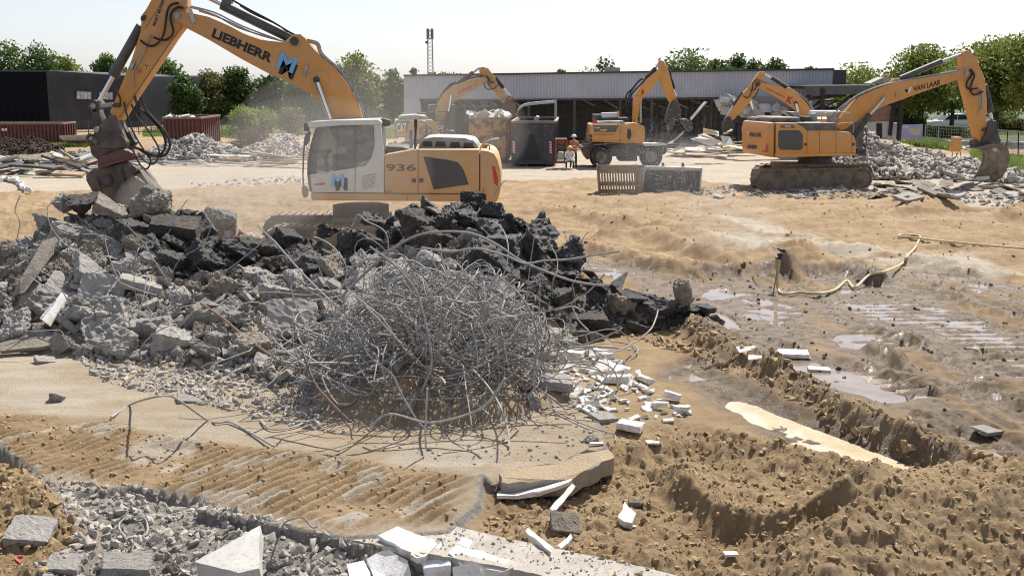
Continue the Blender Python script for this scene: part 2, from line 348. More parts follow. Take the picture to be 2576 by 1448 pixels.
    lowf = lowf * (1 - beam) + beam * (-0.04 + 0.008 * fine + 0.02 * cl * vnoise(x / 0.5, y / 0.5, 66))
    outside = np.where(near, edge, 0.0)
    blend = sstep(13.2, 15.0, y + 0.0 * x)
    rightside = sstep(1.4, 2.0, x)                          # right of the slab the mud field starts straight away
    hn = hs_ * (1 - edge) + lowf * edge
    sandzone = np.maximum(sp, 0)
    hright = h * (1 - sandzone) + sand * sandzone
    nearmix = np.where(slab, 1.0, (1 - sstep(0, 1.0, y - 14.2)) * (1 - rightside * (1 - sandzone)))
    nearmix = np.where(y > 19.5, 0.0, nearmix)
    hh = hn * nearmix + np.where(rightside > 0, hright, h) * (1 - nearmix)
    ph = pile_h(x, y); rbm = heap(x, y, RBX, RBY, 2.0, 1.8, 0.95, 0.8)
    lft = heap(x, y, LS[0], LS[1], 1.7, 2.6, 1.15, 0.9)
    m3 = np.maximum(np.maximum(ph, rbm), lft); hh = np.where(m3 > 0.02, np.maximum(hh * 0.5, m3 + 0.06 * cl - 0.03), hh)
    hh = hh + BG_HEAPS(x, y)
    if not full: return hh
    # surface kinds
    grey = np.clip(beam * (1 - slab) * edge * near + np.exp(-(np.maximum(0, np.abs(sd_slab) - 0.02) / 0.03) ** 2) * near * (x < 1.7) + gravel * edge * near * (1 - sp) * (1 - dk), 0, 1)
    pale = 0.75 * yard + 0.65 * slab * (1 - prn * 0.75) * (0.5 + 0.6 * vnoise(x / 1.3, y / 1.3, 21))
    pale = np.maximum(pale, slab * prn * 0.9 * sstep(0.66, 0.72, vnoise((x * PDIR.x + y * PDIR.y) / 0.5, d2 / 0.155 * 0.9, 63)))
    for P in PALE: pale = np.maximum(pale, 0.95 * sstep(0.25, -0.3, sdpoly(x, y, P) + 0.35 * fbm(x, y, 0.9, 3, 55)))
    pale = pale * (1 - 0.9 * sp * edge)
    wet = mudw * (1 - far) * (1 - nearmix) * np.clip(0.78 + 0.5 * med - 1.4 * (trk - 0.52), 0, 1)
    for P, dep in POOLS: wet = np.maximum(wet, 0.95 * sstep(0.55, 0.0, sdpoly(x, y, P) + 0.3 * med))
    dark = np.clip(dk * near * edge * 0.9 + 0.30 * sp * edge * (1 - 0.3 * vnoise(x / 0.9, y / 0.9, 2)) + (m3 > 0.03) * 0.45, 0, 1)
    return hh, pale, wet, dark, grey
# ------------------------------------------------------------------ terrain features
RUTS = [(GP(p), w, a) for p, w, a in [
    ([(1740, 850), (1800, 885), (1900, 935), (2060, 1012), (2200, 1088), (2400, 1168), (2650, 1262), (2900, 1350)], 0.24, 0.21),
    ([(1680, 925), (1790, 968), (1900, 1022), (2100, 1102), (2330, 1175)], 0.28, -0.08),
    ([(1810, 760), (1930, 840), (2080, 905), (2200, 985), (2400, 1075), (2700, 1180)], 0.22, -0.10),
    ([(1880, 760), (1990, 830), (2140, 880), (2300, 960), (2500, 1050), (2800, 1160)], 0.16, 0.10),
    ([(1700, 800), (1760, 850), (1850, 880), (1960, 960)], 0.22, 0.14),
    ([(1960, 880), (2040, 915), (2100, 950)], 0.3, 0.10), ([(2180, 905), (2260, 940)], 0.22, 0.20),
    ([(1380, 535), (1560, 560), (1720, 590), (2050, 660)], 0.5, 0.16), ([(1480, 560), (1700, 640), (1960, 690)], 0.4, -0.14),
    ([(1440, 640), (1520, 655), (1640, 690), (1760, 705), (1960, 700)], 0.38, 0.28), ([(1700, 640), (1900, 650), (2200, 640)], 0.35, 0.15),
    ([(1520, 600), (1640, 590), (1760, 640)], 0.35, 0.2), ([(1990, 705), (2110, 690), (2200, 725)], 0.33, 0.28), ([(2300, 680), (2380, 690), (2440, 705)], 0.36, 0.26),
    ([(1950, 660), (2100, 640), (2300, 655), (2500, 700)], 0.4, 0.12), ([(2290, 545), (2360, 500), (2420, 492), (2530, 500), (2576, 540)], 0.8, 0.32),
    ([(2425, 528), (2480, 535)], 0.75, -0.65), ([(2530, 560), (2620, 545)], 0.8, 0.3), ([(1330, 520), (1420, 500), (1560, 520)], 0.7, 0.10),
    ([(1600, 520), (1800, 530), (2000, 520), (2200, 560)], 0.8, 0.10), ([(2000, 740), (2080, 770), (2160, 790)], 0.22, 0.12), ([(2330, 740), (2460, 790), (2620, 850)], 0.3, 0.14),
    ([(2100, 800), (2200, 840), (2330, 900)], 0.2, 0.1), ([(0, 540), (90, 530), (210, 560)], 0.7, 0.12), ([(-100, 580), (60, 570), (200, 590)], 0.6, 0.16), ([(480, 500), (620, 520), (760, 500)], 0.7, 0.1)]]
MUDPRINT = [GP(p) for p in ([(2080, 900), (2300, 960), (2500, 1040), (2400, 1060), (2200, 985)], [(1850, 590), (2050, 600), (2150, 640), (1950, 640)], [(1560, 640), (1760, 670), (1700, 690), (1560, 670)], [(2050, 790), (2300, 770), (2640, 870), (2640, 1000), (2400, 960), (2150, 880)], [(2300, 870), (2700, 920), (2700, 1060), (2450, 1000)], [(2080, 770), (2200, 760), (2330, 800), (2250, 850), (2100, 850)])]
POOLPX = [([(1782, 956), (1850, 972), (1960, 1035), (2120, 1090), (2335, 1172), (2250, 1176), (2000, 1092), (1880, 1024), (1790, 978)], 0.10, 'long narrow cream puddle'),
    ([(1905, 888), (2000, 902), (2120, 932), (2240, 965), (2310, 1012), (2220, 1022), (2100, 988), (1960, 942)], 0.10, ''),
    ([(2045, 772), (2130, 752), (2330, 780), (2520, 845), (2620, 900), (2440, 880), (2220, 855), (2090, 820)], 0.07, ''), ([(1590, 690), (1760, 735), (1900, 830), (2010, 885), (1910, 885), (1760, 805), (1640, 745)], 0.05, ''), ([(2330, 900), (2420, 900), (2560, 960), (2480, 960)], 0.05, ''),
    ([(2118, 724), (2200, 728), (2265, 736), (2210, 750), (2130, 748)], 0.07, ''), ([(2300, 698), (2400, 708), (2500, 745), (2430, 750), (2350, 728)], 0.07, ''),
    ([(1825, 728), (1905, 760), (2010, 800), (1970, 822), (1870, 850), (1815, 800), (1785, 760)], 0.05, ''), ([(2100, 872), (2200, 855), (2250, 885), (2160, 905)], 0.09, ''),
    ([(1690, 930), (1760, 918), (1775, 935), (1740, 950), (1695, 952)], 0.06, ''), ([(1470, 668), (1560, 684), (1640, 702), (1560, 712), (1500, 695)], 0.05, ''),
    ([(2370, 1062), (2440, 1085), (2520, 1120), (2440, 1110)], 0.08, ''), ([(2440, 860), (2576, 920), (2650, 960), (2560, 950)], 0.06, '')]
POOLS, POOL_LV = [], []
ALLPOOLS = [(GP(p), d) for p, d, _ in POOLPX]
RIDGES = [(GP(p, a - 0.12), w1, w2, a) for p, w1, w2, a in [
    ([(1690, 1180), (1790, 1248), (1940, 1292), (2130, 1297), (2190, 1270)], 0.13, 0.45, 0.30),
    ([(2050, 1380), (2130, 1320), (2220, 1262), (2300, 1215), (2420, 1192), (2576, 1205), (2900, 1260)], 0.8, 0.45, 0.50),
    ([(1540, 1120), (1750, 1078), (1950, 1108), (2150, 1150), (2350, 1195)], 0.45, 0.3, 0.28), ([(1480, 1300), (1600, 1250), (1700, 1240)], 0.4, 0.4, 0.10),
    ([(1560, 1390), (1750, 1400), (1950, 1390)], 0.3, 0.5, 0.12)]]
_h = G(2480, 1320, 0.2); MH = (_h.x, _h.y)
_h = G(720, 1250, -0.15); HG = (_h.x, _h.y); _h = G(10, 800); LS = (_h.x - 0.5, 21.0)
def BG_HEAPS(x, y): return 0.0
for P, d in ALLPOOLS:
    q = np.array(P); e = np.concatenate([q, q.mean(0)[None], (q + q.mean(0)) / 2]); POOL_LV_ = float(np.percentile(terrain(e[:, 0], e[:, 1]), 45)); POOL_LV.append(POOL_LV_)
POOLS = ALLPOOLS

# ------------------------------------------------------------------ ground
def ground_material():
    m = bpy.data.materials.new('ground'); m.use_nodes = True; N, L = m.node_tree.nodes, m.node_tree.links; b = N['Principled BSDF']
    at_ = N.new('ShaderNodeVertexColor'); at_.layer_name = 'kind'; sp = N.new('ShaderNodeSeparateColor'); L.new(at_.outputs[0], sp.inputs[0])
    tc = N.new('ShaderNodeTexCoord')
    def nz(s, d=6, r=0.6, sc=None):
        n = N.new('ShaderNodeTexNoise'); n.inputs['Scale'].default_value = s; n.inputs['Detail'].default_value = d; n.inputs['Roughness'].default_value = r
        if sc:
            mp = N.new('ShaderNodeMapping'); mp.inputs['Scale'].default_value = sc; L.new(tc.outputs['Object'], mp.inputs[0]); L.new(mp.outputs[0], n.inputs['Vector'])
        else: L.new(tc.outputs['Object'], n.inputs['Vector'])
        return n.outputs[0]
    def rng(x, a, b_, lo=0, hi=1):
        r = N.new('ShaderNodeMapRange'); L.new(x, r.inputs[0]); r.inputs[1].default_value = a; r.inputs[2].default_value = b_; r.inputs[3].default_value = lo; r.inputs[4].default_value = hi; return r.outputs[0]
    def mix(f, a, c, mode='MIX'):
        x = N.new('ShaderNodeMix'); x.data_type = 'RGBA'; x.blend_type = mode
        (L.new(f, x.inputs[0]) if not isinstance(f, float) else setattr(x.inputs[0], 'default_value', f))
        for i, v in ((6, a), (7, c)):
            if isinstance(v, tuple): x.inputs[i].default_value = (*v, 1)
            else: L.new(v, x.inputs[i])
        return x.outputs[2]
    def mul(a, c):
        x = N.new('ShaderNodeMath'); x.operation = 'MULTIPLY'; L.new(a, x.inputs[0]); (L.new(c, x.inputs[1]) if not isinstance(c, float) else setattr(x.inputs[1], 'default_value', c)); return x.outputs[0]
    pale, wet, dark, grey = sp.outputs[0], sp.outputs[1], sp.outputs[2], at_.outputs[1]
    c = mix(rng(nz(0.7, 8), 0.35, 0.68), (0.28, 0.19, 0.098), (0.43, 0.315, 0.185))
    c = mix(rng(nz(9, 6), 0.45, 0.75, 0, 0.6), c, (0.25, 0.155, 0.08))
    pc = mix(rng(nz(1.2, 8, 0.65, (0.35, 1.6, 1)), 0.35, 0.65), (0.36, 0.30, 0.22), (0.49, 0.425, 0.335))
    pc = mix(rng(nz(26, 4), 0.55, 0.72, 0, 0.45), pc, (0.36, 0.27, 0.18))
    c = mix(rng(mul(pale, rng(nz(3, 6), 0.2, 0.8, 0.55, 1.45)), 0.15, 0.75), c, pc)
    dc = mix(rng(nz(2.2, 8), 0.35, 0.65), (0.25, 0.168, 0.083), (0.40, 0.285, 0.15))
    c = mix(rng(mul(dark, rng(nz(2, 6), 0.2, 0.8, 0.6, 1.4)), 0.1, 0.8), c, dc)
    gc = mix(rng(nz(14, 8, 0.7), 0.35, 0.65), (0.19, 0.168, 0.14), (0.37, 0.34, 0.295))
    c = mix(grey, c, gc)
    w = rng(mul(wet, rng(nz(2.5, 7), 0.25, 0.75, 0.6, 1.4)), 0.12, 0.8)
    c = mix(w, c, mix(rng(nz(5, 6), 0.4, 0.6), (0.145, 0.103, 0.064), (0.235, 0.175, 0.115)))
    L.new(c, b.inputs['Base Color'])
    L.new(rng(mul(w, rng(nz(4, 5), 0.35, 0.65, 0.6, 1.0)), 0.55, 0.95, 0.93, 0.16), b.inputs['Roughness'])
    b.inputs['Specular IOR Level'].default_value = 0.35
    bp = N.new('ShaderNodeBump'); bp.inputs['Strength'].default_value = 1.0; bp.inputs['Distance'].default_value = 0.05; L.new(nz(20, 10, 0.78), bp.inputs['Height']); L.new(bp.outputs[0], b.inputs['Normal'])
    return m
def build_ground():
    ys = [7.0]
    while ys[-1] < 15: ys.append(ys[-1] * 1.0024)
    while ys[-1] < 60: ys.append(ys[-1] * 1.0042)
    while ys[-1] < 130: ys.append(ys[-1] * 1.012)
    while ys[-1] < 1800: ys.append(ys[-1] * 1.25)
    ys = np.array(ys); nt = 920; ts = np.linspace(-0.60, 0.60, nt)
    X = np.outer(ys, ts); Y = np.repeat(ys[:, None], nt, 1)
    # widen the far rows so the sheet reaches the horizon on both sides
    X = X * (1 + np.clip((Y - 130) / 300, 0, 3)); x, y = X.ravel(), Y.ravel()
    h, pale, wet, dark, grey = terrain(x, y, True)
    h = np.where(y > 140, 0, h)
    n = len(ys); i = np.arange(n - 1)[:, None] * nt + np.arange(nt - 1)[None, :]; i = i.ravel()
    faces = np.stack([i, i + 1, i + nt + 1, i + nt], 1)
    o = from_np('ground', np.stack([x, y, h], 1), faces, ground_material(), smooth=True, loc=(0, 0, 0)); tag(o, kind='structure', label='rutted sandy ground of the demolition site')
    ca = o.data.color_attributes.new('kind', 'FLOAT_COLOR', 'POINT')
    ca.data.foreach_set('color', np.stack([pale, wet, dark, grey], 1).clip(0, 1).astype(np.float32).ravel())
    return o
GROUND = build_ground()
_HY = np.geomspace(8.5, 60, 900)
def hit(u, v):
    d = ray(u, v); k = _HY / d.y; x, y, z = d.x * k, _HY, CH + d.z * k; h = terrain(x, y); i = np.argmax(z < h)
    if not (z < h).any(): return G(u, v)
    return Vector((x[i], y[i], h[i]))
def hz(xs, ys): return terrain(np.array(xs, float), np.array(ys, float))
M_water = mat('muddy_water', (0.20, 0.15, 0.105), (0.30, 0.24, 0.18), 1.5, 0.04, spec=0.6)
M_cream = mat('silty_water', (0.50, 0.40, 0.26), (0.62, 0.53, 0.38), 1.8, 0.10, bump=0.05, bscale=6, spec=0.5)
for (px, d, lab), (_P0, _) in zip(POOLPX, POOLS):
    P = _P0
    P = np.array(P); c = P.mean(0); lev = POOL_LV[[p for p, _ in POOLS].index(_P0)] - 0.012
    bm = B(); Q = [Vector((*(c + (p - c) * 1.02 + 0.42 * (p - c) / (np.linalg.norm(p - c) + 1e-6)), lev)) for p in P]
    bm.faces.new([bm.verts.new(q) for q in Q]); f = bm.faces[:]
    if f[0].normal.z < 0: bmesh.ops.reverse_faces(bm, faces=f)
    me_o = link_mesh('puddle_water', (lambda me: (bm.to_mesh(me), me)[1])(bpy.data.meshes.new('puddle_water')), M_cream if lab else M_water); tag(me_o, kind='structure')

# ------------------------------------------------------------------ rubble
def rock_mesh(seed, sx=1, sy=1, sz=0.7, npts=16, cuts=3, amp=0.07, boxy=0.5, fs=3.0):
    rnd = random.Random(seed); bm = B()
    for i in range(npts):
        p = Vector([rnd.uniform(-1, 1) for _ in range(3)])
        if rnd.random() < boxy: p = Vector([math.copysign(max(abs(c), rnd.uniform(0.75, 1.0)), c) for c in p])
        else: p = p.normalized() * rnd.uniform(0.8, 1.05)
        bm.verts.new((p.x * sx / 2, p.y * sy / 2, p.z * sz / 2))
    r = bmesh.ops.convex_hull(bm, input=bm.verts); bmesh.ops.delete(bm, geom=list({g for g in r['geom_interior'] + r['geom_unused'] if isinstance(g, bmesh.types.BMVert)}), context='VERTS')
    bmesh.ops.dissolve_limit(bm, angle_limit=radians(14), verts=bm.verts[:], edges=bm.edges[:])
    bmesh.ops.bevel(bm, geom=bm.edges[:], offset=0.035 * min(sx, sy, sz), segments=1, affect='EDGES', clamp_overlap=True)
    bmesh.ops.triangulate(bm, faces=bm.faces[:])
    L = max(sx, sy, sz)
    for k in range(cuts):
        es = [e for e in bm.edges if e.calc_length() > L * (0.2, 0.09, 0.05)[k]]
        if es: bmesh.ops.subdivide_edges(bm, edges=es, cuts=1 if k else 2, use_grid_fill=True); bmesh.ops.triangulate(bm, faces=[f for f in bm.faces if len(f.verts) > 4])
    bm.normal_update(); off = Vector((seed * 3.7, seed * 1.3, 0))
    for v in bm.verts:
        q = v.co / L
        n = mnoise.noise(q * fs + off) * 0.9 + mnoise.noise(q * fs * 2.7 + off) * 0.9 + mnoise.noise(q * fs * 6.5 + off) * 0.8 + mnoise.noise(q * fs * 14 + off) * 0.5
        v.co += v.normal * n * amp * L * 0.55
    me = bpy.data.meshes.new('rock'); bm.to_mesh(me); bm.free(); return me
def place(me, m, name, loc, rot, s, label, cat, group=None):
    o = bpy.data.objects.new(name, me); COL.objects.link(o); o.location = loc; o.rotation_euler = rot; o.scale = (s, s, s) if not isinstance(s, tuple) else s; WL[o] = Vector(loc)
    return tag(o, label, cat, group)
def with_mat(me, m): me = me.copy(); me.materials.append(m); return me
R = random.Random(7)
_rk = [rock_mesh(i, 1, R.uniform(0.65, 0.95), R.uniform(0.45, 0.85), npts=R.choice((12, 16, 20, 26)), amp=R.uniform(0.09, 0.15), boxy=R.choice((0.1, 0.3, 0.6))) for i in range(16)]
_sl = [rock_mesh(40 + i, 1, R.uniform(0.6, 0.9), R.uniform(0.2, 0.34), npts=22, amp=0.045, boxy=0.85, fs=3.5) for i in range(6)]
ROCKS = {k: [with_mat(m, mt) for m in _rk + _sl] for k, mt in (('c', M_conc), ('b', M_concb), ('a', M_asph), ('ab', M_asphb))}
SLABS = {k: v[16:] for k, v in ROCKS.items()}
BLACK = [(330, 560), (300, 600), (440, 690), (560, 705), (700, 690), (830, 690), (960, 640), (1180, 600), (1240, 700), (1340, 790), (1420, 830), (1540, 850), (1860, 840), (1860, 700), (1500, 560), (1340, 480), (1050, 460), (900, 520), (520, 540), (380, 500)]
LAB_C = {'c': 'rough grey concrete lump among others on the front slope of the rubble pile', 'a': 'black asphalt lump among others along the back of the rubble pile', 'b': 'brownish concrete lump among others in the rubble pile', 'ab': 'black lump with brown sandy underside among others in the asphalt heap'}
NAM = {'c': 'concrete_lump', 'a': 'asphalt_lump', 'b': 'brown_lump', 'ab': 'asphalt_lump'}
GRP = {'c': 'grey concrete lumps of the rubble pile', 'a': 'asphalt lumps of the rubble pile', 'b': 'brownish lumps of the rubble pile', 'ab': 'two-toned asphalt lumps of the rubble pile'}
# named big pieces: u, v, px wide, mesh kind/index, material, rotation, lift, label
HERO = [
    (355, 618, 84, ('r', 0), 'b', (0.2, 0.1, 0.4), 0.16, 'large round buff concrete boulder at the edge of the black asphalt'), (250, 690, 110, ('s', 0), 'c', (0.5, 0.5, 0.6), 0.10, 'long flat concrete piece sloping down beside the buff boulder'),
    (258, 745, 104, ('s', 1), 'c', (1.0, 0.1, 0.1), 0.14, 'broad concrete block with smooth flat face below the sloping piece'), (285, 812, 92, ('r', 3), 'c', (0.1, 0.2, 0.3), 0.17, 'big rounded concrete boulder at the foot of the pile'),
    (215, 800, 88, ('r', 6), 'c', (0.4, 0.3, 1.3), 0.12, 'rough concrete boulder left of the rounded one at the foot of the pile'), (380, 829, 100, ('s', 3), 'c', (0.12, -0.05, 0.1), 0.16, 'pale flat-topped concrete slab at the foot of the pile'),
    (160, 700, 75, ('r', 5), 'b', (0.1, 0.7, 0.1), 0.1, 'brown-faced concrete block beside the leaning slab'), (195, 650, 80, ('r', 8), 'c', (0.4, 0.2, 0.9), 0.12, 'grey concrete block above the brown-faced block'),
    (165, 725, 80, ('s', 2), 'c', (0.5, 0.5, 0.2), 0.1, 'thick concrete wedge beside the foot of the leaning slab'), (170, 765, 92, ('s', 4), 'c', (0.3, -0.1, 0.5), 0.1, 'white-faced concrete slab with square corner near the sand heap'),
    (735, 815, 116, ('s', 1), 'c', (0.85, 0.0, 0.15), 0.18, 'wide smooth concrete slab tilted beside the steel tangle'), (645, 700, 62, ('r', 9), 'c', (0.1, 0.1, 0.4), 0.14, 'pointed concrete block standing below the black asphalt'),
    (455, 745, 70, ('r', 10), 'c', (0, 0.2, 0.2), 0.1, 'grey concrete block in the middle of the front slope'), (555, 862, 66, ('r', 11), 'c', (0.1, 0.2, 1.2), 0.12, 'knobbly concrete lump at the lower edge of the pile'),
    (597, 893, 74, ('r', 12), 'c', (0.2, 0.1, 2.2), 0.12, 'smooth oval concrete lump at the lower edge of the pile'), (505, 842, 60, ('s', 5), 'b', (1.2, 0.4, 0.9), 0.16, 'thin brown paving tile standing on its corner'),
    (440, 860, 92, ('r', 2), 'c', (0.1, 0.2, 0.1), 0.08, 'concrete block lying under the pale flat-topped slab'), (225, 880, 62, ('r', 4), 'c', (0.3, 0.1, 0.7), 0.08, 'jagged concrete lump alone on the sand below the pile'),
    (62, 860, 48, ('r', 7), 'c', (0.2, 0.2, 0.7), 0.1, 'small concrete lump alone at the far edge of the pile foot'), (143, 1002, 40, ('r', 9), 'c', (0.3, 0.3, 1.9), 0.05, 'single grey concrete lump on the pale dusty slab'),
    (115, 905, 48, ('s', 2), 'c', (0.2, 0.2, 0.7), 0.04, 'flat concrete fragment held by a wire loop on the sand'), (478, 1000, 56, ('s', 0), 'c', (0.2, 0.1, 0.3), 0.05, 'wedge-shaped concrete fragment in front of the pile'),
    (1395, 965, 92, ('s', 3), 'c', (0.15, 0.1, 0.1), 0.15, 'thick grey slab block between steel tangle and white foam'), (1345, 1010, 50, ('r', 1), 'c', (0.3, 0, 1), 0.06, 'small concrete block in front of the thick slab block'),
    (1515, 1050, 62, ('s', 4), 'c', (0.1, 0.1, 0.5), 0.07, 'sand-covered concrete block at the edge of the broken slab'), (1490, 1105, 40, ('r', 13), 'c', (0.1, 0.1, 0.5), 0.05, 'crumbly grey lump on the corner of the broken slab'),
    (1100, 528, 76, ('r', 14), 'a', (0.15, 0.2, 0.3), 0.14, 'large asphalt block with pale top at the crest of the heap'), (1192, 500, 50, ('r', 5), 'ab', (0.1, 0.0, 0.5), 0.22, 'square asphalt block perched highest in front of the excavator'),
    (1168, 545, 76, ('r', 8), 'ab', (0.2, -0.4, 0.5), 0.16, 'two-toned asphalt boulder below the perched block'), (1238, 540, 66, ('r', 2), 'a', (0.1, 0.4, 1.5), 0.14, 'shiny asphalt boulder right of the two-toned one'),
    (1276, 575, 56, ('r', 6), 'ab', (0.1, 1.2, 0.4), 0.18, 'tall brown-footed asphalt block standing on end'), (1338, 607, 54, ('r', 9), 'b', (0.0, 1.35, 0.3), 0.2, 'narrow grey-brown block standing upright among the asphalt'),
    (1020, 570, 52, ('s', 1), 'b', (0.4, 0, 0.1), 0.14, 'buff flat-topped block in front of the excavator track'), (1100, 610, 90, ('r', 11), 'ab', (0.3, 0.3, 0.9), 0.1, 'broad reddish-brown block under the steel arch'),
    (1712, 738, 66, ('r', 12), 'b', (0.1, 1.15, 0.5), 0.22, 'pointed grey slab standing alone at the end of the heap'), (1415, 700, 86, ('r', 3), 'a', (0.3, 0.1, 0.2), 0.12, 'wide glittering asphalt boulder on the right slope'),
    (1475, 800, 92, ('s', 5), 'ab', (0.2, 0.1, 0.2), 0.12, 'brown-topped slab lying low at the right foot of the heap'), (1590, 745, 66, ('s', 0), 'ab', (0.3, 0.1, 0.4), 0.1, 'flat asphalt slab lying right of the heap'),
    (1640, 790, 60, ('r', 10), 'b', (0.3, 0.2, 0.8), 0.1, 'grey stone at the far right foot of the heap'), (1776, 776, 42, ('s', 4), 'a', (0.1, 0.1, 0.8), 0.05, 'small black slab lying alone in the mud'),
    (445, 578, 118, ('s', 3), 'ab', (0.25, 0.12, 0.1), 0.16, 'wide black layered asphalt slab at the left crest'), (388, 508, 108, ('r', 13), 'b', (0.1, 0.1, 0.2), 0.24, 'large spotted grey boulder right beneath the crusher jaw'),
    (372, 480, 40, ('r', 7), 'c', (0.1, 0.1, 0.8), 0.52, 'small boulder resting on the spotted grey boulder'), (292, 530, 100, ('s', 0), 'b', (0.3, 0.5, 0.4), 0.16, 'long pale-topped slab left of the spotted boulder'),
    (215, 500, 78, ('r', 14), 'ab', (0.3, -0.6, 0.4), 0.3, 'black-faced block balancing on the left crest'), (160, 512, 52, ('r', 1), 'c', (0.2, 0.9, 0.4), 0.3, 'white-grey block standing at the left end of the crest'),
    (470, 545, 62, ('r', 4), 'a', (0.2, 0.3, 0.4), 0.2, 'black lump behind the layered asphalt slab'), (640, 640, 86, ('r', 15), 'ab', (0.2, 0.2, 0.4), 0.16, 'large dark boulder in the middle of the black band'),
    (345, 590, 90, ('r', 11), 'a', (0.2, 0.2, 0.9), 0.12, 'big black lump above the buff boulder'), (725, 600, 60, ('r', 2), 'a', (0.4, 0.2, 0.9), 0.12, 'black lump on the low saddle of the heap'),
    (945, 560, 72, ('r', 6), 'a', (0.4, 0.2, 0.2), 0.16, 'jagged black lump left of the buff flat-topped block'), (815, 590, 66, ('r', 3), 'a', (0.4, 0.2, 2.2), 0.12, 'jagged black lump in front of the track frame'),
    (555, 535, 70, ('r', 5), 'c', (0.2, 0.2, 0.4), 0.3, 'pale concrete block behind the heap between crusher and track'),
    (325, 1425, 118, ('s', 3), 'c', (0.15, 0.08, 0.2), 0.14, 'rough white-topped concrete block at the front edge of the gravel'), (80, 1342, 100, ('s', 1), 'c', (0.3, 0.1, 0.1), 0.08, 'flat weathered concrete block half buried in brown soil'),
    (440, 1432, 44, ('r', 0), 'b', (0.2, 0.2, 0.1), 0.05, 'round brown stone beside the pale triangular slab'), (700, 1420, 50, ('r', 4), 'c', (0.2, 0.5, 0.1), 0.05, 'angular grey stone right of the triangular slab'),
    (160, 1415, 80, ('s', 5), 'c', (0.2, 0.1, 0.1), 0.02, 'sunken concrete slab in the brown soil by the red scrap'), (1600, 1268, 36, ('r', 2), 'b', (0, 0, 0), 0.03, 'tan boulder beside the upright white foam wedge'),
    (1420, 1318, 70, ('s', 2), 'b', (0.6, 0.2, 0.2), 0.04, 'brown stone slab tilted in the sandy pit')]
for (u, v, px, (k, i), mk, rot, lift, lab) in HERO:
    p = hit(u, v + px * 0.12); yc_ = float(np.interp(p.x, _XC, _YC))
    if lab.startswith('pale concrete block behind'): p = at(u, 556, 26.0); lift = 0
    elif v < 900 and p.y > yc_ + 0.4: p = at(u, v, yc_); p.z = max(p.z, float(terrain(np.array([p.x]), np.array([p.y]))[0]) - 0.1); lift = 0
    depth = p.y * cos(PITCH) + (CH - p.z) * sin(PITCH); s = px * depth / F * 1.12
    me = (ROCKS[mk][:16] if k == 'r' else SLABS[mk])[i]
    place(me, None, 'concrete_block' if mk in 'cb' else 'asphalt_block', p + Vector((0, 0, lift * s)), rot, s, lab, 'rubble block')
# the field of middle-sized lumps, each a thing; small ones are one mass
cand = []
rs = np.random.RandomState(5)
xs = rs.uniform(-11.5, 5.3, 60000); ys = rs.uniform(14.5, 24.5, 60000); ph = pile_h(xs, ys)
ycs = np.interp(xs, _XC, _YC); keep = (ph > 0.06) & (ys < ycs + 0.9); xs, ys, ph = xs[keep], ys[keep], ph[keep]; zs = terrain(xs, ys)
placed = []
def kindof(x, y, z):
    u, v = proj((x, y, z)); blk = inpoly(np.array([u]), np.array([v + R.uniform(-14, 14)]), BLACK)[0]
    if blk: return R.choice(('a', 'a', 'a', 'a', 'ab', 'b'))
    return R.choice(('c', 'c', 'c', 'c', 'b'))
grid = {}
def free(x, y, r):
    for gx in range(int(x / 0.5) - 1, int(x / 0.5) + 2):
        for gy in range(int(y / 0.5) - 1, int(y / 0.5) + 2):
            for (a, b_, c) in grid.get((gx, gy), ()):
                if (a - x) ** 2 + (b_ - y) ** 2 < (0.8 * (r + c)) ** 2: return False
    return True
cnt = {'c': 0, 'a': 0, 'b': 0, 'ab': 0}; n = 0
for x, y, h, z in zip(xs, ys, ph, zs):
    if n >= 520: break
    s = 0.78 * (1 - n / 400) * R.uniform(0.6, 1.05) if n < 90 else R.uniform(0.22, 0.46)
    u_, v_ = proj((x, y, z))
    if not (-80 < u_ < 2700) or not free(x, y, s / 2): continue
    if math.hypot((x - RBX) / 1.7, (y - RBY) / 1.5) < 1: continue
    k = kindof(x, y, z)
    if k in ('a', 'ab'): s *= 1.3
    if cnt[k] >= 280: continue
    cnt[k] += 1; n += 1; grid.setdefault((int(x / 0.5), int(y / 0.5)), []).append((x, y, s / 2))
    place(R.choice(ROCKS[k]), None, NAM[k], (x, y, z + 0.10 * s), (R.uniform(-0.7, 0.7), R.uniform(-0.7, 0.7), R.uniform(0, 6.3)), s * 1.15, LAB_C[k], 'rubble lump', GRP[k])
_small = [rock_mesh(90 + i, 1, R.uniform(0.7, 1), R.uniform(0.5, 0.8), npts=13, cuts=1, amp=0.08, boxy=0.4) for i in range(8)]
def mesh_np(me):
    me.calc_loop_triangles(); v = np.empty(len(me.vertices) * 3, 'f'); me.vertices.foreach_get('co', v); t = np.empty(len(me.loop_triangles) * 3, 'i'); me.loop_triangles.foreach_get('vertices', t)
    return v.reshape(-1, 3), t.reshape(-1, 3)
SMALL = [mesh_np(m) for m in _small]
_ic = B(); bmesh.ops.create_icosphere(_ic, subdivisions=1, radius=0.5); _icm = bpy.data.meshes.new('t'); _ic.to_mesh(_icm); _ic.free(); ICO = mesh_np(_icm)
LUMPS = []
for i in range(10):
    v, t = ICO; v = v.copy() * (1 + 0.38 * np.random.RandomState(i).uniform(-1, 1, (len(v), 1)) + 0.22 * np.random.RandomState(i + 50).uniform(-1, 1, v.shape)) * np.array([1, R.uniform(0.7, 1), R.uniform(0.5, 0.85)]); LUMPS.append((v, t))
def rotm(rs):
    q = rs.normal(size=4); q /= np.linalg.norm(q); w, x, y, z = q
    return np.array([[1 - 2 * (y * y + z * z), 2 * (x * y - z * w), 2 * (x * z + y * w)], [2 * (x * y + z * w), 1 - 2 * (x * x + z * z), 2 * (y * z - x * w)], [2 * (x * z - y * w), 2 * (y * z + x * w), 1 - 2 * (x * x + y * y)]])
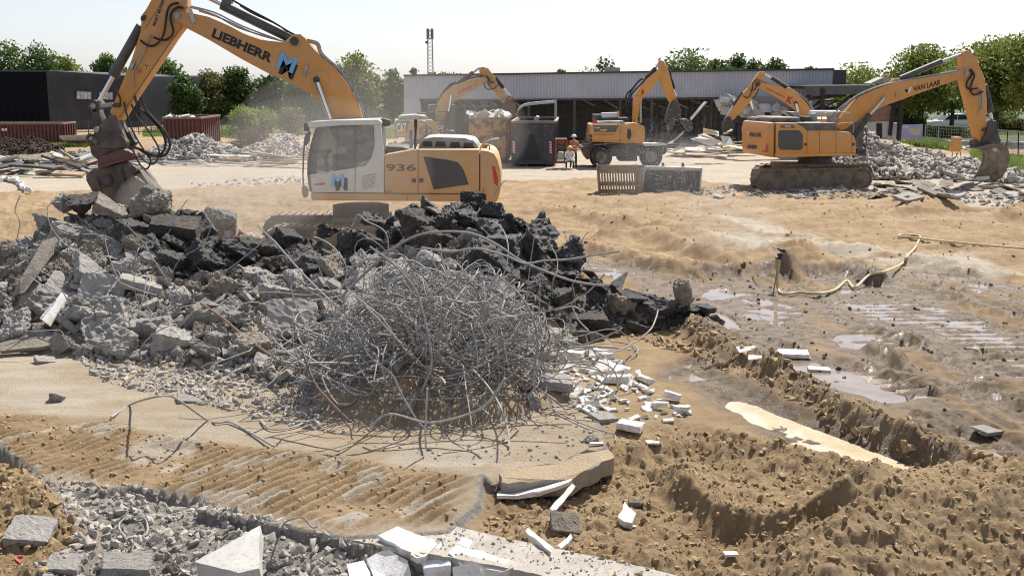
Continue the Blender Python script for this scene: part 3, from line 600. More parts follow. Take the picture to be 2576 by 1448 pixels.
def scatter(name, pts, sizes, shapes, m, seed=1, label=None, flat=None, group=None, loc=None, squash=None):
    rs = np.random.RandomState(seed); V, T, o = [], [], 0
    for p, s in zip(pts, sizes):
        v, t = shapes[rs.randint(len(shapes))]
        w = (v @ rotm(rs).T) * s
        if squash is not None: w = (v * np.array(squash)) * s @ rotm(rs).T
        V.append(w + p); T.append(t + o); o += len(v)
    ob = from_np(name, np.concatenate(V), np.concatenate(T), m, loc=loc)
    return tag(ob, label, None, group, kind='stuff')
def pick(n, xs, ys, zs, rs): i = rs.permutation(len(xs))[:n]; return np.stack([xs[i], ys[i], zs[i]], 1)
blk = np.array([inpoly(np.array([proj((x, y, z))[0]]), np.array([proj((x, y, z))[1]]), BLACK)[0] for x, y, z in zip(xs[:9000], ys[:9000], zs[:9000])])
P9 = np.stack([xs[:9000], ys[:9000], zs[:9000]], 1)
A = P9[blk][:1500]; scatter('asphalt_rubble', A + [0, 0, 0.02], rs.uniform(0.1, 0.26, len(A)), SMALL, M_asph, 3, 'small black asphalt fragments filling the back of the heap')
A = P9[~blk][:3200]; scatter('concrete_rubble', A + [0, 0, 0.02], rs.uniform(0.06, 0.22, len(A)) * rs.uniform(0.6, 1, len(A)), SMALL, M_conc, 4, 'small grey concrete fragments covering the front slope of the pile')
# crumbs in front of the pile and the gravel bed
def region(n, poly, seed, pred=None):
    rs_ = np.random.RandomState(seed); P = np.array(poly); x = rs_.uniform(P[:, 0].min(), P[:, 0].max(), n * 4); y = rs_.uniform(P[:, 1].min(), P[:, 1].max(), n * 4); k = inpoly(x, y, poly)
    x, y = x[k][:n], y[k][:n]; return np.stack([x, y, terrain(x, y)], 1)
C1 = region(3200, GP([(180, 890), (500, 900), (780, 940), (820, 1090), (600, 1040), (420, 1000), (260, 960)]), 21); scatter('concrete_crumbs', C1, 0.015 + 0.14 * rs.rand(len(C1)) ** 4, SMALL, M_grav, 6, 'grey concrete crumbs strewn on the slab in front of the pile')
C1 = region(700, GP([(760, 1040), (1450, 1000), (1560, 1060), (1480, 1150), (1180, 1180), (860, 1110)]), 22); scatter('slab_crumbs', C1, 0.015 + 0.06 * rs.rand(len(C1)) ** 3, SMALL, M_grav, 7, 'fine grey crumbs on the slab before the steel tangle')
C1 = region(9000, GRAVEL, 23); k = np.abs(C1[:, 0]) < 5.5; C1 = C1[k]; scatter('gravel', C1, 0.014 + 0.13 * rs.rand(len(C1)) ** 5, SMALL, M_grav, 8, 'grey crushed concrete gravel at the front edge')
C1 = region(1300, BEAM, 29); C1[:, 2] = -0.015; scatter('beam_gravel', C1, 0.006 + 0.04 * rs.rand(len(C1)) ** 6, SMALL, M_grav, 9, 'grey gravel lying along the concrete footing')
C1 = region(16000, PIT_S, 24); k = C1[:, 0] < 7.0; C1 = C1[k]; scatter('sand_clods', C1 - [0, 0, 0.004], 0.010 + 0.09 * rs.rand(len(C1)) ** 7, SMALL, M_clod, 10, 'moist brown sand clods in the pit')
C1 = region(2200, DARKSOIL, 25); scatter('soil_clods', C1, 0.015 + 0.12 * rs.rand(len(C1)) ** 6, SMALL, M_clod, 11, 'brown soil clods at the corner of the slab')
C1 = region(2200, GP([(1560, 850), (1740, 840), (1900, 915), (2060, 990), (2200, 1070), (2400, 1150), (2650, 1240), (2650, 1275), (2330, 1165), (2100, 1070), (1900, 975), (1720, 900)]), 26); scatter('berm_clods', C1, 0.02 + 0.16 * rs.rand(len(C1)) ** 6, SMALL, M_clod, 12, 'brown clods pushed up along the wheel rut')
C1 = region(2500, MUD, 27); scatter('mud_clods', C1, 0.012 + 0.10 * rs.rand(len(C1)) ** 6, SMALL, M_clodw, 13, 'wet mud lumps between the puddles')
C1 = region(2200, GP([(1350, 520), (2576, 520), (2700, 740), (2000, 690), (1560, 760)]), 28); scatter('field_clods', C1, 0.015 + 0.10 * rs.rand(len(C1)) ** 7, SMALL, M_clod, 14, 'dry sand clods over the rutted field')
C1 = region(700, GP([(-50, 620), (110, 640), (140, 740), (90, 850), (-50, 870)]), 30); scatter('sand_heap_clods', C1, 0.04 + 0.2 * rs.rand(len(C1)) ** 3, LUMPS, M_clod, 15, 'brown clods on the sand heap under the leaning slab')
C1 = region(1500, GP([(0, 1040), (1150, 1190), (1150, 1320), (560, 1275), (0, 1190)]), 31); scatter('print_crumbs', C1, 0.012 + 0.06 * rs.rand(len(C1)) ** 3, LUMPS, M_clod, 16, 'sand crumbs between the track prints')
# ------------------------------------------------------------------ reinforcing steel
def th(x, y): return float(terrain(np.array([x]), np.array([y]))[0])
DX = at(1095, 850, RBY).x; DC = Vector((DX + 0.02, RBY, 0.0)); DR = Vector((1.85, 1.75, 1.98))
_gx = np.arange(-12, 6, 0.1); _gy = np.arange(10.5, 25, 0.1); _GX, _GY = np.meshgrid(_gx, _gy); _GH = terrain(_GX.ravel(), _GY.ravel()).reshape(_GX.shape)
def fast_h(x, y):
    i = min(max(int((x + 12) / 0.1), 0), len(_gx) - 1); j = min(max(int((y - 10.5) / 0.1), 0), len(_gy) - 1); return float(_GH[j, i])
def lumpy(q): a = math.atan2(q.y, q.x); return 1.04 + 0.08 * sin(3 * a + 1.0) + 0.05 * sin(5 * a + 2.2) + 0.06 * sin(q.z * 4 + a)
def wander(rnd, p, d, length, dome=True, curl=0.62, step=0.085):
    P = [p.copy()]; w = Vector((rnd.uniform(-1, 1), rnd.uniform(-1, 1), rnd.uniform(-1, 1))) * curl; left = length
    while left > 0:
        if rnd.random() < 0.07: w = Vector((rnd.uniform(-1, 1), rnd.uniform(-1, 1), rnd.uniform(-1, 1))) * curl * rnd.uniform(0.2, 2.2)
        if rnd.random() < 0.055: d = (d + Vector((rnd.uniform(-1, 1), rnd.uniform(-1, 1), rnd.uniform(-1, 1))) * 1.1).normalized()
        d = (d + w.cross(d) * step * 1.6).normalized()
        if dome:
            q = p - DC; e = Vector((q.x / DR.x, q.y / DR.y, max(q.z, 0) / DR.z)); r = e.length * lumpy(q)
            if r > 0.97: d = (d - Vector((q.x / DR.x ** 2, q.y / DR.y ** 2, max(q.z, 0) / DR.z ** 2)).normalized() * 0.28 * (r - 0.9) * 6).normalized()
        g = fast_h(p.x, p.y) + 0.02
        if p.z < g + 0.05 and d.z < 0: d.z *= -0.2; d.normalize()
        p = p + d * step
        if p.z < g: p = Vector((p.x, p.y, g))
        P.append(p.copy()); left -= step
    return P
def bar_obj(P, r, label, group=None, m=None, name='reinforcing_bar', n=5, cat='steel bar'):
    bm = B(); tube(bm, P, r, n); o = fin(name, bm, m or M_rebar, smooth=True); return tag(o, label, cat, group)
rr = random.Random(99)
def dome_start(rmin=0.25):
    while True:
        e = Vector((rr.uniform(-1, 1), rr.uniform(-1, 1), rr.uniform(0, 1)))
        if rmin < e.length * lumpy(Vector((e.x * DR.x, e.y * DR.y, e.z * DR.z))) < 0.98: return DC + Vector((e.x * DR.x, e.y * DR.y, 0.15 + e.z * DR.z * 0.9))
for i in range(215):
    p = dome_start(0.55); d = Vector((rr.uniform(-1, 1), rr.uniform(-0.6, 0.6), rr.uniform(-0.5, 0.6))).normalized()
    rad = rr.choice((0.006, 0.007, 0.008, 0.009, 0.0115))
    bar_obj(wander(rr, p, d, rr.uniform(1.6, 4.6)), rad, 'bent grey reinforcing bar tangled in the big heap of steel', 'reinforcing bars in the steel tangle', M_rust if rr.random() < 0.16 else None)
for i in range(48):                                        # ends that stick out of the heap
    a = rr.uniform(0, 2 * pi); e = Vector((cos(a), sin(a) * 0.8 - 0.2, rr.uniform(0.0, 0.8))); e.normalize()
    p = DC + Vector((e.x * DR.x * 0.8, e.y * DR.y * 0.8, e.z * DR.z * 0.8 + 0.1)); d = (e + Vector((rr.uniform(-.6, .6), rr.uniform(-.6, .6), rr.uniform(-.3, .3)))).normalized()
    bar_obj(wander(rr, p, d, rr.uniform(1.0, 2.2), dome=False, curl=0.7), rr.choice((0.010, 0.012, 0.015)), 'loose bar end sticking out of the big heap of steel', 'bar ends sticking out of the steel tangle')
bm = B()
for i in range(170):
    p = dome_start(0.2); d = Vector((rr.uniform(-1, 1), rr.uniform(-1, 1), rr.uniform(-0.6, 0.6))).normalized(); tube(bm, wander(rr, p, d, rr.uniform(1.0, 3.2), curl=0.9), rr.choice((0.007, 0.009, 0.010)), 4)
tag(fin('steel_tangle', bm, M_rebar, smooth=True), 'dense inner mass of bent reinforcing steel in the heap', None, 'reinforcing bars in the steel tangle', 'stuff')
for i in range(46):                                        # broken concrete caught in the heap
    a, q_ = rr.uniform(0, 2 * pi), rr.uniform(0.3, 1.0); x, y = DC.x + cos(a) * q_ * 1.9, DC.y + sin(a) * q_ * 1.7; s_ = rr.uniform(0.15, 0.42)
    place(rr.choice(ROCKS[rr.choice(('c', 'c', 'b'))]), None, 'concrete_lump', (x, y, th(x, y) + 0.05), (rr.uniform(-.7, .7), rr.uniform(-.7, .7), rr.uniform(0, 6)), s_, 'grey concrete lump caught under the tangled reinforcing bars', 'rubble lump', 'concrete lumps under the steel tangle')
# wires over the grey slope and the black heap
for i in range(62):
    u, v = rr.uniform(120, 900), rr.uniform(600, 900)
    if i > 44: u, v = rr.uniform(1300, 1560), rr.uniform(640, 960)
    p = hit(u, v) + Vector((0, 0, 0.08)); d = Vector((rr.uniform(-1, 1), rr.uniform(-0.5, 0.5), rr.uniform(0, 0.7))).normalized()
    bar_obj(wander(rr, p, d, rr.uniform(0.7, 2.2), dome=False, curl=0.9), rr.choice((0.008, 0.010, 0.012)), 'loose bent wire lying over the grey concrete rubble' if i <= 44 else 'loose bent wire between the asphalt lumps and the white foam', 'loose wires on the rubble' if i <= 44 else 'loose wires beside the asphalt')
def traced(px, Y, r, label, m=None, cat='steel bar', sm=5):
    n = len(px); Ys = Y if isinstance(Y, (list, tuple)) else [Y] * n
    P = []
    for (u, v), y in zip(px, Ys):
        P.append(at(u, v, y) if y else hit(u, v) + Vector((0, 0, 0.03)))
    return bar_obj(catmull(P, sm), r, label, None, m, n=6, cat=cat)
traced([(860, 745), (915, 690), (985, 628), (1050, 592), (1120, 582), (1190, 588), (1250, 615), (1310, 655), (1380, 685), (1440, 706), (1500, 716), (1535, 716)], 15.6, 0.019, 'longest thick bar arching over the steel tangle to the right')
traced([(1060, 622), (1130, 632), (1200, 625), (1270, 642), (1320, 662), (1370, 655), (1430, 652), (1500, 640), (1558, 632)], 15.2, 0.016, 'thick bar running from the tangle across the asphalt and ending in mid-air')
traced([(930, 620), (985, 660), (1040, 720), (1062, 780), (1078, 850), (1085, 920), (1060, 985)], 14.5, 0.016, 'thick bar curving down the middle of the steel tangle')
traced([(1250, 690), (1310, 745), (1340, 800), (1352, 850), (1348, 900), (1340, 960)], 14.6, 0.015, 'thick bar bending down the right side of the steel tangle')
traced([(940, 905), (985, 940), (1010, 990), (1045, 1050), (1075, 1085)], 13.9, 0.014, 'bar hanging down the front of the tangle to the slab')
traced([(1270, 950), (1230, 1010), (1180, 1040), (1080, 1062), (980, 1040), (930, 1075)], 13.7, 0.018, 'ribbed bar lying low along the front of the tangle')
traced([(1075, 975), (1072, 1040), (1070, 1090), (1072, 1130)], 13.2, 0.013, 'straight bar hanging down to the slab before the tangle')
traced([(885, 570), (900, 540), (920, 555), (960, 575), (975, 600), (978, 660)], 17.2, 0.012, 'thin bar bent like a hook above the black heap')
traced([(280, 1055), (330, 1022), (380, 1000), (430, 996), (470, 1020), (520, 1062), (545, 1070), (580, 1068), (640, 1100), (690, 1130)], [0, 0, 13.6, 13.6, 13.4, 0, 0, 0, 0, 0], 0.015, 'single long ribbed bar bowed above the slab in front of the pile', cat='steel bar')
traced([(690, 1040), (740, 1018), (790, 1010), (860, 1030), (900, 1010)], 0, 0.014, 'bar lying on the slab at the left foot of the tangle')
traced([(655, 1060), (680, 1085), (730, 1082), (790, 1060)], 0, 0.014, 'curved bar on the slab left of the tangle')
traced([(395, 985), (440, 962), (500, 940), (560, 935), (640, 950), (760, 955)], 0, 0.013, 'long thin bar lying on the crumbs in front of the pile')
traced([(505, 762), (560, 800), (620, 850), (700, 905), (760, 930)], [19, 18.4, 17.6, 16.6, 15.6], 0.022, 'rust brown threaded rod sloping down over the grey rubble', M_rust)
traced([(760, 880), (790, 960), (830, 1010), (880, 1060)], [14.6, 14.2, 13.9, 13.6], 0.018, 'rust brown bar leaning against the left of the tangle', M_rust)
traced([(615, 735), (700, 735), (770, 742), (830, 735)], 18.5, 0.013, 'straight bar lying across the top of the grey rubble')
traced([(48, 650), (42, 610), (50, 560), (38, 530), (45, 505), (52, 490)], 23.5, 0.012, 'wavy wire standing up at the left edge of the pile')
traced([(710, 1335), (722, 1310), (760, 1300), (785, 1325), (800, 1322)], [0, 10.5, 10.5, 10.4, 10.4], 0.010, 'tan wire hook lying on the footing in the front')
traced([(320, 1365), (300, 1335), (315, 1312), (360, 1308), (372, 1330), (366, 1352), (340, 1362)], 0, 0.010, 'thin wire ring lying on the gravel')
traced([(1395, 905), (1420, 860), (1450, 880), (1520, 870), (1600, 885), (1690, 880)], [15.5, 15.5, 15.6, 15.8, 0, 0], 0.014, 'thick bar reaching out right over the brown soil')
traced([(1490, 880), (1560, 880), (1630, 835), (1650, 800), (1655, 780)], [15.8, 16.2, 16.6, 17, 17.2], 0.012, 'bar curling up in front of the grey stone right of the heap')
traced([(1395, 780), (1440, 770), (1465, 778), (1470, 745), (1440, 760), (1452, 800), (1480, 830)], 16.0, 0.012, 'thin bar with sharp kinks beside the asphalt heap')
traced([(1390, 1035), (1440, 1060), (1500, 1085), (1545, 1100), (1548, 1115)], 0, 0.010, 'thin bar lying over the white foam pieces')
traced([(660, 510), (650, 480), (720, 520)], 22.0, 0.008, 'thin wire sticking up before the excavator track') if False else None
traced([(1242, 492), (1256, 470), (1270, 455)], [20.8, 20.8, 20.8], 0.009, 'thin wire sticking up from the topmost asphalt block')

# ------------------------------------------------------------------ big slabs in the front and on the pile
def slab_from(px, Y, thick, m, name, label, cat, bev=0.012, wob=0.006, seed=1, down=None):
    P = [at(u, v, y) if y else hit(u, v) for (u, v), y in zip(px, Y)]
    n = (P[1] - P[0]).cross(P[2] - P[0]).normalized()
    for k in range(2, len(P) - 1): n += (P[k] - P[0]).cross(P[k + 1] - P[0]).normalized()
    n.normalize()
    if down is None: n = n if n.z < 0 else -n
    else: n = Vector(down).normalized()
    # rough outline
    rnd = random.Random(seed); Q = []
    for i, p in enumerate(P):
        q = P[(i + 1) % len(P)]; k = max(1, int((q - p).length / 0.10))
        for j in range(k): Q.append(p.lerp(q, j / k) + (Vector((rnd.uniform(-1, 1), rnd.uniform(-1, 1), rnd.uniform(-1, 1))) * wob if j else Vector()))
    bm = B(); prism(bm, Q, n * thick, 0); bmesh.ops.bevel(bm, geom=[e for e in bm.edges if len(e.link_faces) == 2 and e.calc_face_angle(0) > 0.7], offset=bev, segments=1, affect='EDGES', clamp_overlap=True)
    o = fin(name, bm, m); return tag(o, label, cat)
slab_from([(490, 1412), (655, 1320), (652, 1428), (600, 1440)], [9.75, 10.35, 9.55, 9.52], 0.16, M_slab, 'concrete_slab', 'pale triangular smooth concrete slab leaning at the front edge', 'concrete slab')
slab_from([(30, 745), (52, 700), (108, 605), (140, 595), (133, 640), (62, 735)], [20.0, 20.1, 20.8, 20.9, 20.5, 19.9], 0.12, M_concb, 'concrete_slab', 'long narrow concrete slab leaning diagonally on the sand heap', 'concrete slab', down=(-0.3, 1, -0.2))
slab_from([(100, 800), (155, 735), (170, 742), (125, 818)], [18.9, 19.4, 19.3, 18.7], 0.03, M_foam, 'white_plank', 'white strip leaning on the square-cornered slab', 'plank')
slab_from([(0, 862), (60, 848), (180, 842), (192, 858), (100, 872), (0, 882)], [18.4, 18.5, 18.8, 18.7, 18.4, 18.2], 0.10, M_concb, 'concrete_slab', 'flat tan slab lying under the sand heap on the left', 'concrete slab')
o = slab_from([(1255, 1190), (1330, 1172), (1420, 1160), (1475, 1130), (1530, 1128), (1545, 1150), (1458, 1190), (1440, 1205), (1262, 1212)], [12.3, 12.5, 12.6, 12.8, 12.9, 12.6, 12.1, 12.05, 12.05], 0.21, M_jut, 'concrete_slab', 'broken slab edge jutting over the dark hollow', 'concrete slab', wob=0.02, seed=5, down=(0, 0.15, -1))
slab_from([(1250, 1245), (1300, 1246), (1340, 1236), (1358, 1238), (1430, 1212), (1440, 1205), (1420, 1200), (1255, 1232)], [11.9, 11.9, 11.9, 11.9, 11.95, 12.0, 12.3, 12.3], 0.05, M_foam, 'insulation_board', 'white insulation board under the jutting slab edge', 'insulation board', down=(0, 0.3, -1))
slab_from([(1383, 1278), (1440, 1215), (1448, 1222), (1395, 1286)], [11.3, 11.75, 11.75, 11.25], 0.06, M_foam, 'insulation_strip', 'white foam strip leaning out of the hollow below the slab', 'insulation board')
M_foot = mat('footing_concrete', (0.33, 0.30, 0.255), (0.43, 0.395, 0.345), 3, 0.9, bump=0.5, bscale=35, speck=((0.22, 0.19, 0.15), 18, 0.5))
def footing(px, label, dz=0.0, th=0.3):
    rnd = random.Random(len(label)); P = [G(u, v, -0.02 + dz) for u, v in px]; Q = []
    for i, p in enumerate(P):
        q = P[(i + 1) % len(P)]; k = max(1, int((q - p).length / 0.07)); Q += [p.lerp(q, j / k) + Vector((rnd.uniform(-1, 1) * 0.008, rnd.uniform(-1, 1) * 0.012, 0)) for j in range(k)]
    bm = B(); prism(bm, Q, (0, 0, -th)); bmesh.ops.bevel(bm, geom=[e for e in bm.edges if len(e.link_faces) == 2 and e.calc_face_angle(0) > 0.7], offset=0.012, segments=1, affect='EDGES', clamp_overlap=True); tag(fin('concrete_footing', bm, M_foot), label, 'concrete footing')
footing([(505, 1280), (620, 1303), (750, 1330), (870, 1355), (1000, 1378), (1240, 1420), (1500, 1475), (1760, 1532), (1900, 1505), (1650, 1432), (1480, 1395), (1260, 1350), (1130, 1318), (1000, 1322), (800, 1305)], 'long tan concrete footing running from the gravel to the front right')
footing([(104, 1207), (140, 1226), (172, 1246), (230, 1240), (300, 1233), (240, 1216)], 'short concrete edge showing at the corner by the brown soil', 0.0)
FB = [([(952, 1345), (1000, 1322), (1098, 1365), (1060, 1400), (1010, 1378)], 'large white foam board at the top of the front stack'), ([(922, 1405), (975, 1380), (1025, 1408), (1035, 1448), (940, 1448)], 'white foam board with stained corner left in the front stack'),
      ([(1032, 1392), (1085, 1352), (1100, 1366), (1070, 1398), (1048, 1402)], 'small white foam slab lying across the large board'), ([(1060, 1400), (1110, 1362), (1135, 1420), (1130, 1460), (1070, 1460)], 'dirty beige foam board standing in the middle of the front stack'),
      ([(1128, 1388), (1150, 1368), (1280, 1405), (1292, 1425), (1235, 1455), (1180, 1440)], 'thick white foam board lying right in the front stack'), ([(872, 1418), (915, 1408), (935, 1460), (880, 1460)], 'dirty foam board at the left end of the front stack'),
      ([(1150, 1365), (1165, 1350), (1188, 1360), (1180, 1378)], 'small white foam block behind the thick board'), ([(1322, 1335), (1328, 1326), (1394, 1378), (1385, 1386)], 'narrow white foam strip lying in the sandy pit'),
      ([(1555, 1300), (1572, 1260), (1600, 1290), (1590, 1315), (1570, 1310)], 'pointed white foam wedge standing in the sand'), ([(1402, 1370), (1436, 1340), (1440, 1350), (1412, 1378)], 'small dirty foam piece beside the tilted stone slab'),
      ([(1138, 1425), (1200, 1412), (1215, 1450), (1140, 1460)], 'broken foam piece at the very front of the stack')]
for i, (px, lab) in enumerate(FB):
    P0 = [hit(*p) for p in px]; ym = max(p.y for p in P0)
    Y = [p.y * 0.99 for p in P0] if i < 7 or i == 10 else [p.y * 0.985 for p in P0]
    slab_from(px, Y, (0.09, 0.09, 0.07, 0.08, 0.11, 0.08, 0.06, 0.06, 0.08, 0.05, 0.07)[i], M_foam, 'foam_board', lab, 'foam board', bev=0.006, wob=0.012, seed=i, down=(0.02, 0.25, -1))
_fb = [rock_mesh(60 + i, 1, R.uniform(0.35, 0.8), R.uniform(0.22, 0.4), npts=22, cuts=2, amp=0.035, boxy=0.9) for i in range(6)]
FO = [with_mat(m, M_foam) for m in _fb]
WH = [(1440, 905, 60, 'long white plaster block leaning at the top of the white debris'), (1530, 945, 90, 'long white batten lying across the white debris'), (1555, 965, 70, 'white batten lying parallel below the long batten'), (1505, 902, 50, 'square white block beside the leaning plaster block'),
      (1660, 1030, 44, 'thick white block at the right end of the white debris'), (1715, 1040, 38, 'white block at the far right of the white debris'), (1690, 1008, 44, 'small white block behind the right end'), (1585, 1085, 62, 'white foam board half covered by sand below the white debris')]
for u, v, px, lab in WH: p = hit(u, v); s = px * p.y / F * 1.1; place(R.choice(FO), None, 'white_block', p + Vector((0, 0, 0.08)), (R.uniform(-.2, .2), R.uniform(-.2, .2), -0.5 + R.uniform(-.3, .3)), s, lab, 'foam block')
C1 = region(170, GP([(1400, 905), (1480, 880), (1620, 950), (1640, 1000), (1745, 1030), (1700, 1060), (1560, 1050), (1470, 1040), (1420, 1010), (1400, 960)]), 41)
for c in C1: place(R.choice(FO), None, 'foam_lump', Vector(c) + Vector((0, 0, 0.02)), (R.uniform(-.5, .5), R.uniform(-.5, .5), R.uniform(0, 6)), R.uniform(0.07, 0.30) * R.uniform(0.5, 1), 'small white crumbled lump in the white debris right of the steel', 'foam lump', 'white lumps of the debris right of the steel')
for u, v, px, lab in [(1880, 885, 60, 'white sheet lying flat in the mud behind the wide puddle'), (1995, 895, 84, 'long white slab lying in the wide puddle'), (1905, 905, 50, 'white block at the edge of the wide puddle'), (2060, 935, 60, 'low white slab in the middle of the puddle'),
      (1590, 1330, 22, 'small white chip on the sand in the pit'), (1838, 1405, 40, 'rounded white stone on the sand in the pit'), (2490, 1090, 90, 'grey slab edge showing in the mud on the right'), (1500, 1122, 40, 'white scrap at the slab corner'), (1640, 1125, 40, 'white scrap lying on the sand mound'),
      (1390, 1190, 40, 'white foam scrap beside the hollow')]:
    p = hit(u, v); s = px * p.y / F; place(R.choice(FO) if not lab.startswith('grey') else R.choice(SLABS['c']), None, 'white_slab' if not lab.startswith('grey') else 'grey_slab', p + Vector((0, 0, 0.03)), (0.05, 0.03, R.uniform(-0.4, 0.4)), (s, s * 0.8, s * 0.5), lab, 'slab')
slab_from([(2270, 985), (2296, 960), (2300, 1000), (2285, 1008)], [0, 16.6, 0, 0], 0.05, M_asph, 'rubber_mat', 'black rubber flap standing up out of the mud', 'rubber flap')
slab_from([(35, 1405), (60, 1392), (66, 1402), (50, 1415)], [0, 0, 0, 0], 0.015, mat('red_scrap', (0.42, 0.09, 0.07), rough=0.8), 'red_scrap', 'small red plastic scrap in the brown soil', 'scrap')
# hose and sprinkler
M_hose = mat('yellow_hose', (0.50, 0.40, 0.20), (0.60, 0.49, 0.27), 6, 0.55)
def ground_tube(px, r, lift=0.0, n=7): return catmull([hit(u, v) + Vector((0, 0, r + lift)) for u, v in px], n)
bm = B(); hp = [(2700, 645), (2576, 630), (2480, 622), (2380, 612), (2300, 604), (2262, 600), (2270, 596), (2312, 598), (2310, 612), (2300, 630), (2282, 650), (2270, 668), (2230, 690), (2185, 705), (2150, 730), (2130, 715), (2100, 735), (2060, 745), (2010, 742), (1975, 745), (1958, 735)]
P = [hit(u, v) + Vector((0, 0, 0.05)) for u, v in hp]; e = P[-1]; P += [Vector((e.x - 0.03, e.y + 0.02, e.z + 0.25)), Vector((e.x, e.y, e.z + 0.72))]
tube(bm, catmull(P, 8), 0.029, 8); tag(fin('water_hose', bm, M_hose, smooth=True), 'yellow water hose winding over the sand to the sprinkler', 'hose')
spb = hit(1945, 738); rt = empty('sprinkler', spb, 'black sprinkler head on a thin post spraying water over the mud', 'sprinkler')
M_blk = mat('black_plastic', (0.02, 0.02, 0.022), rough=0.5)
top = Vector((e.x, e.y, e.z + 0.74)); bm = B(); tube(bm, [spb, spb + Vector((0.06, 0, 0.45)), top + Vector((-0.06, 0, -0.1))], 0.02, 8); fin('post', bm, mat('ochre_post', (0.40, 0.27, 0.10), rough=0.6), rt)
bm = B(); cyl(bm, top + Vector((0, 0, -0.08)), top + Vector((0, 0, 0.06)), 0.035); cyl(bm, top + Vector((0.1, 0, 0.08)), top + Vector((-0.06, 0.02, 0.16)), 0.028, 10, 0.018); box(bm, top + Vector((0.05, 0, 0.12)), (0.12, 0.05, 0.05)); box(bm, top + Vector((0.0, 0, 0.02)), (0.1, 0.1, 0.06)); bar(bm, top + Vector((-0.1, 0, -0.05)), top + Vector((0.05, 0, -0.05)), 0.03); fin('spray_head', bm, M_blk, rt)
NOZ = top + Vector((-0.06, 0.02, 0.16))
# ------------------------------------------------------------------ machines
ORD = (0.52, 0.40, 0.26)
M_or = mat('orange_paint', (0.66, 0.29, 0.055), (0.60, 0.27, 0.06), 2.0, 0.42, dust=ORD, dust_amt=0.45, speck=((0.45, 0.25, 0.12), 9, 0.25))
M_ord = mat('dusty_orange_paint', (0.62, 0.31, 0.09), (0.58, 0.36, 0.17), 1.6, 0.55, dust=ORD, dust_amt=0.7, speck=((0.45, 0.28, 0.15), 9, 0.3))
M_cat = mat('worn_yellow_paint', (0.56, 0.30, 0.07), (0.42, 0.24, 0.09), 2.2, 0.55, dust=ORD, dust_amt=0.6, speck=((0.20, 0.09, 0.05), 5, 0.5))
M_whi = mat('cab_white', (0.66, 0.66, 0.64), (0.58, 0.57, 0.54), 2, 0.45, dust=(0.55, 0.48, 0.38), dust_amt=0.5)
M_gry = mat('grey_paint', (0.075, 0.078, 0.08), (0.11, 0.11, 0.11), 3, 0.5, dust=(0.4, 0.34, 0.26), dust_amt=0.35)
M_hood = mat('hood_grey_green', (0.20, 0.215, 0.19), (0.25, 0.26, 0.235), 3, 0.5, dust=(0.6, 0.58, 0.5), dust_amt=0.6)
M_drk = mat('dark_steel', (0.030, 0.028, 0.027), (0.06, 0.054, 0.05), 5, 0.6, dust=(0.25, 0.20, 0.15), dust_amt=0.3)
M_crush = mat('brown_steel', (0.055, 0.042, 0.036), (0.10, 0.072, 0.06), 3, 0.6, bump=0.3, bscale=18, dust=(0.28, 0.21, 0.16), dust_amt=0.4)
M_redst = mat('red_brown_steel', (0.16, 0.055, 0.04), (0.10, 0.06, 0.05), 5, 0.6)
M_trk = mat('dusty_track', (0.085, 0.068, 0.052), (0.16, 0.125, 0.09), 4, 0.8, bump=0.3, bscale=20, dust=(0.36, 0.28, 0.19), dust_amt=0.7)
M_chr = mat('chrome', (0.72, 0.72, 0.72), rough=0.16, metal=1.0)
M_cyl = mat('cylinder_grey', (0.05, 0.052, 0.055), (0.085, 0.085, 0.085), 4, 0.45, dust=(0.3, 0.26, 0.2), dust_amt=0.3)
M_rub = mat('rubber_hose', (0.014, 0.014, 0.015), rough=0.45)
M_pip = mat('steel_pipe', (0.42, 0.41, 0.39), (0.30, 0.28, 0.25), 8, 0.4, metal=0.5)
M_grl = mat('dark_grille', (0.06, 0.062, 0.065), (0.10, 0.10, 0.10), 60, 0.55)
M_txt = mat('black_lettering', (0.015, 0.015, 0.016), rough=0.5); M_blu = mat('blue_lettering', (0.18, 0.44, 0.70), rough=0.5); M_wtx = mat('white_lettering', (0.75, 0.75, 0.73), rough=0.5)
M_red = mat('red_paint', (0.50, 0.05, 0.035), rough=0.5); M_rtx = mat('red_lettering', (0.42, 0.045, 0.03), rough=0.6); M_yel = mat('yellow_sign', (0.78, 0.48, 0.04), rough=0.5); M_btx = mat('brown_lettering', (0.13, 0.07, 0.035), rough=0.6)
def glass(name, col, clear, rough=0.12):
    m = bpy.data.materials.new(name); m.use_nodes = True; N, L = m.node_tree.nodes, m.node_tree.links; b = N['Principled BSDF']; b.inputs['Base Color'].default_value = (*col, 1); b.inputs['Roughness'].default_value = rough
    t = N.new('ShaderNodeBsdfTransparent'); t.inputs[0].default_value = (0.8, 0.82, 0.82, 1); mx = N.new('ShaderNodeMixShader')
    tc = N.new('ShaderNodeTexCoord'); nz = N.new('ShaderNodeTexNoise'); nz.inputs['Scale'].default_value = 1.6; nz.inputs['Detail'].default_value = 6
    mp = N.new('ShaderNodeMapping'); mp.inputs['Scale'].default_value = (0.8, 1, 4); L.new(tc.outputs['Object'], mp.inputs[0]); L.new(mp.outputs[0], nz.inputs['Vector'])
    rp = N.new('ShaderNodeMapRange'); rp.inputs[1].default_value = 0.35; rp.inputs[2].default_value = 0.7; rp.inputs[3].default_value = clear + 0.18; rp.inputs[4].default_value = clear - 0.25; L.new(nz.outputs[0], rp.inputs[0])
    L.new(rp.outputs[0], mx.inputs[0]); L.new(b.outputs[0], mx.inputs[1]); L.new(t.outputs[0], mx.inputs[2]); L.new(mx.outputs[0], N['Material Output'].inputs[0]); return m
M_gla = glass('dusty_glass', (0.26, 0.255, 0.24), 0.62)
def Z(u0, v0, s): return lambda *pts: [(u0 + s * x, v0 + s * y) for x, y in pts]
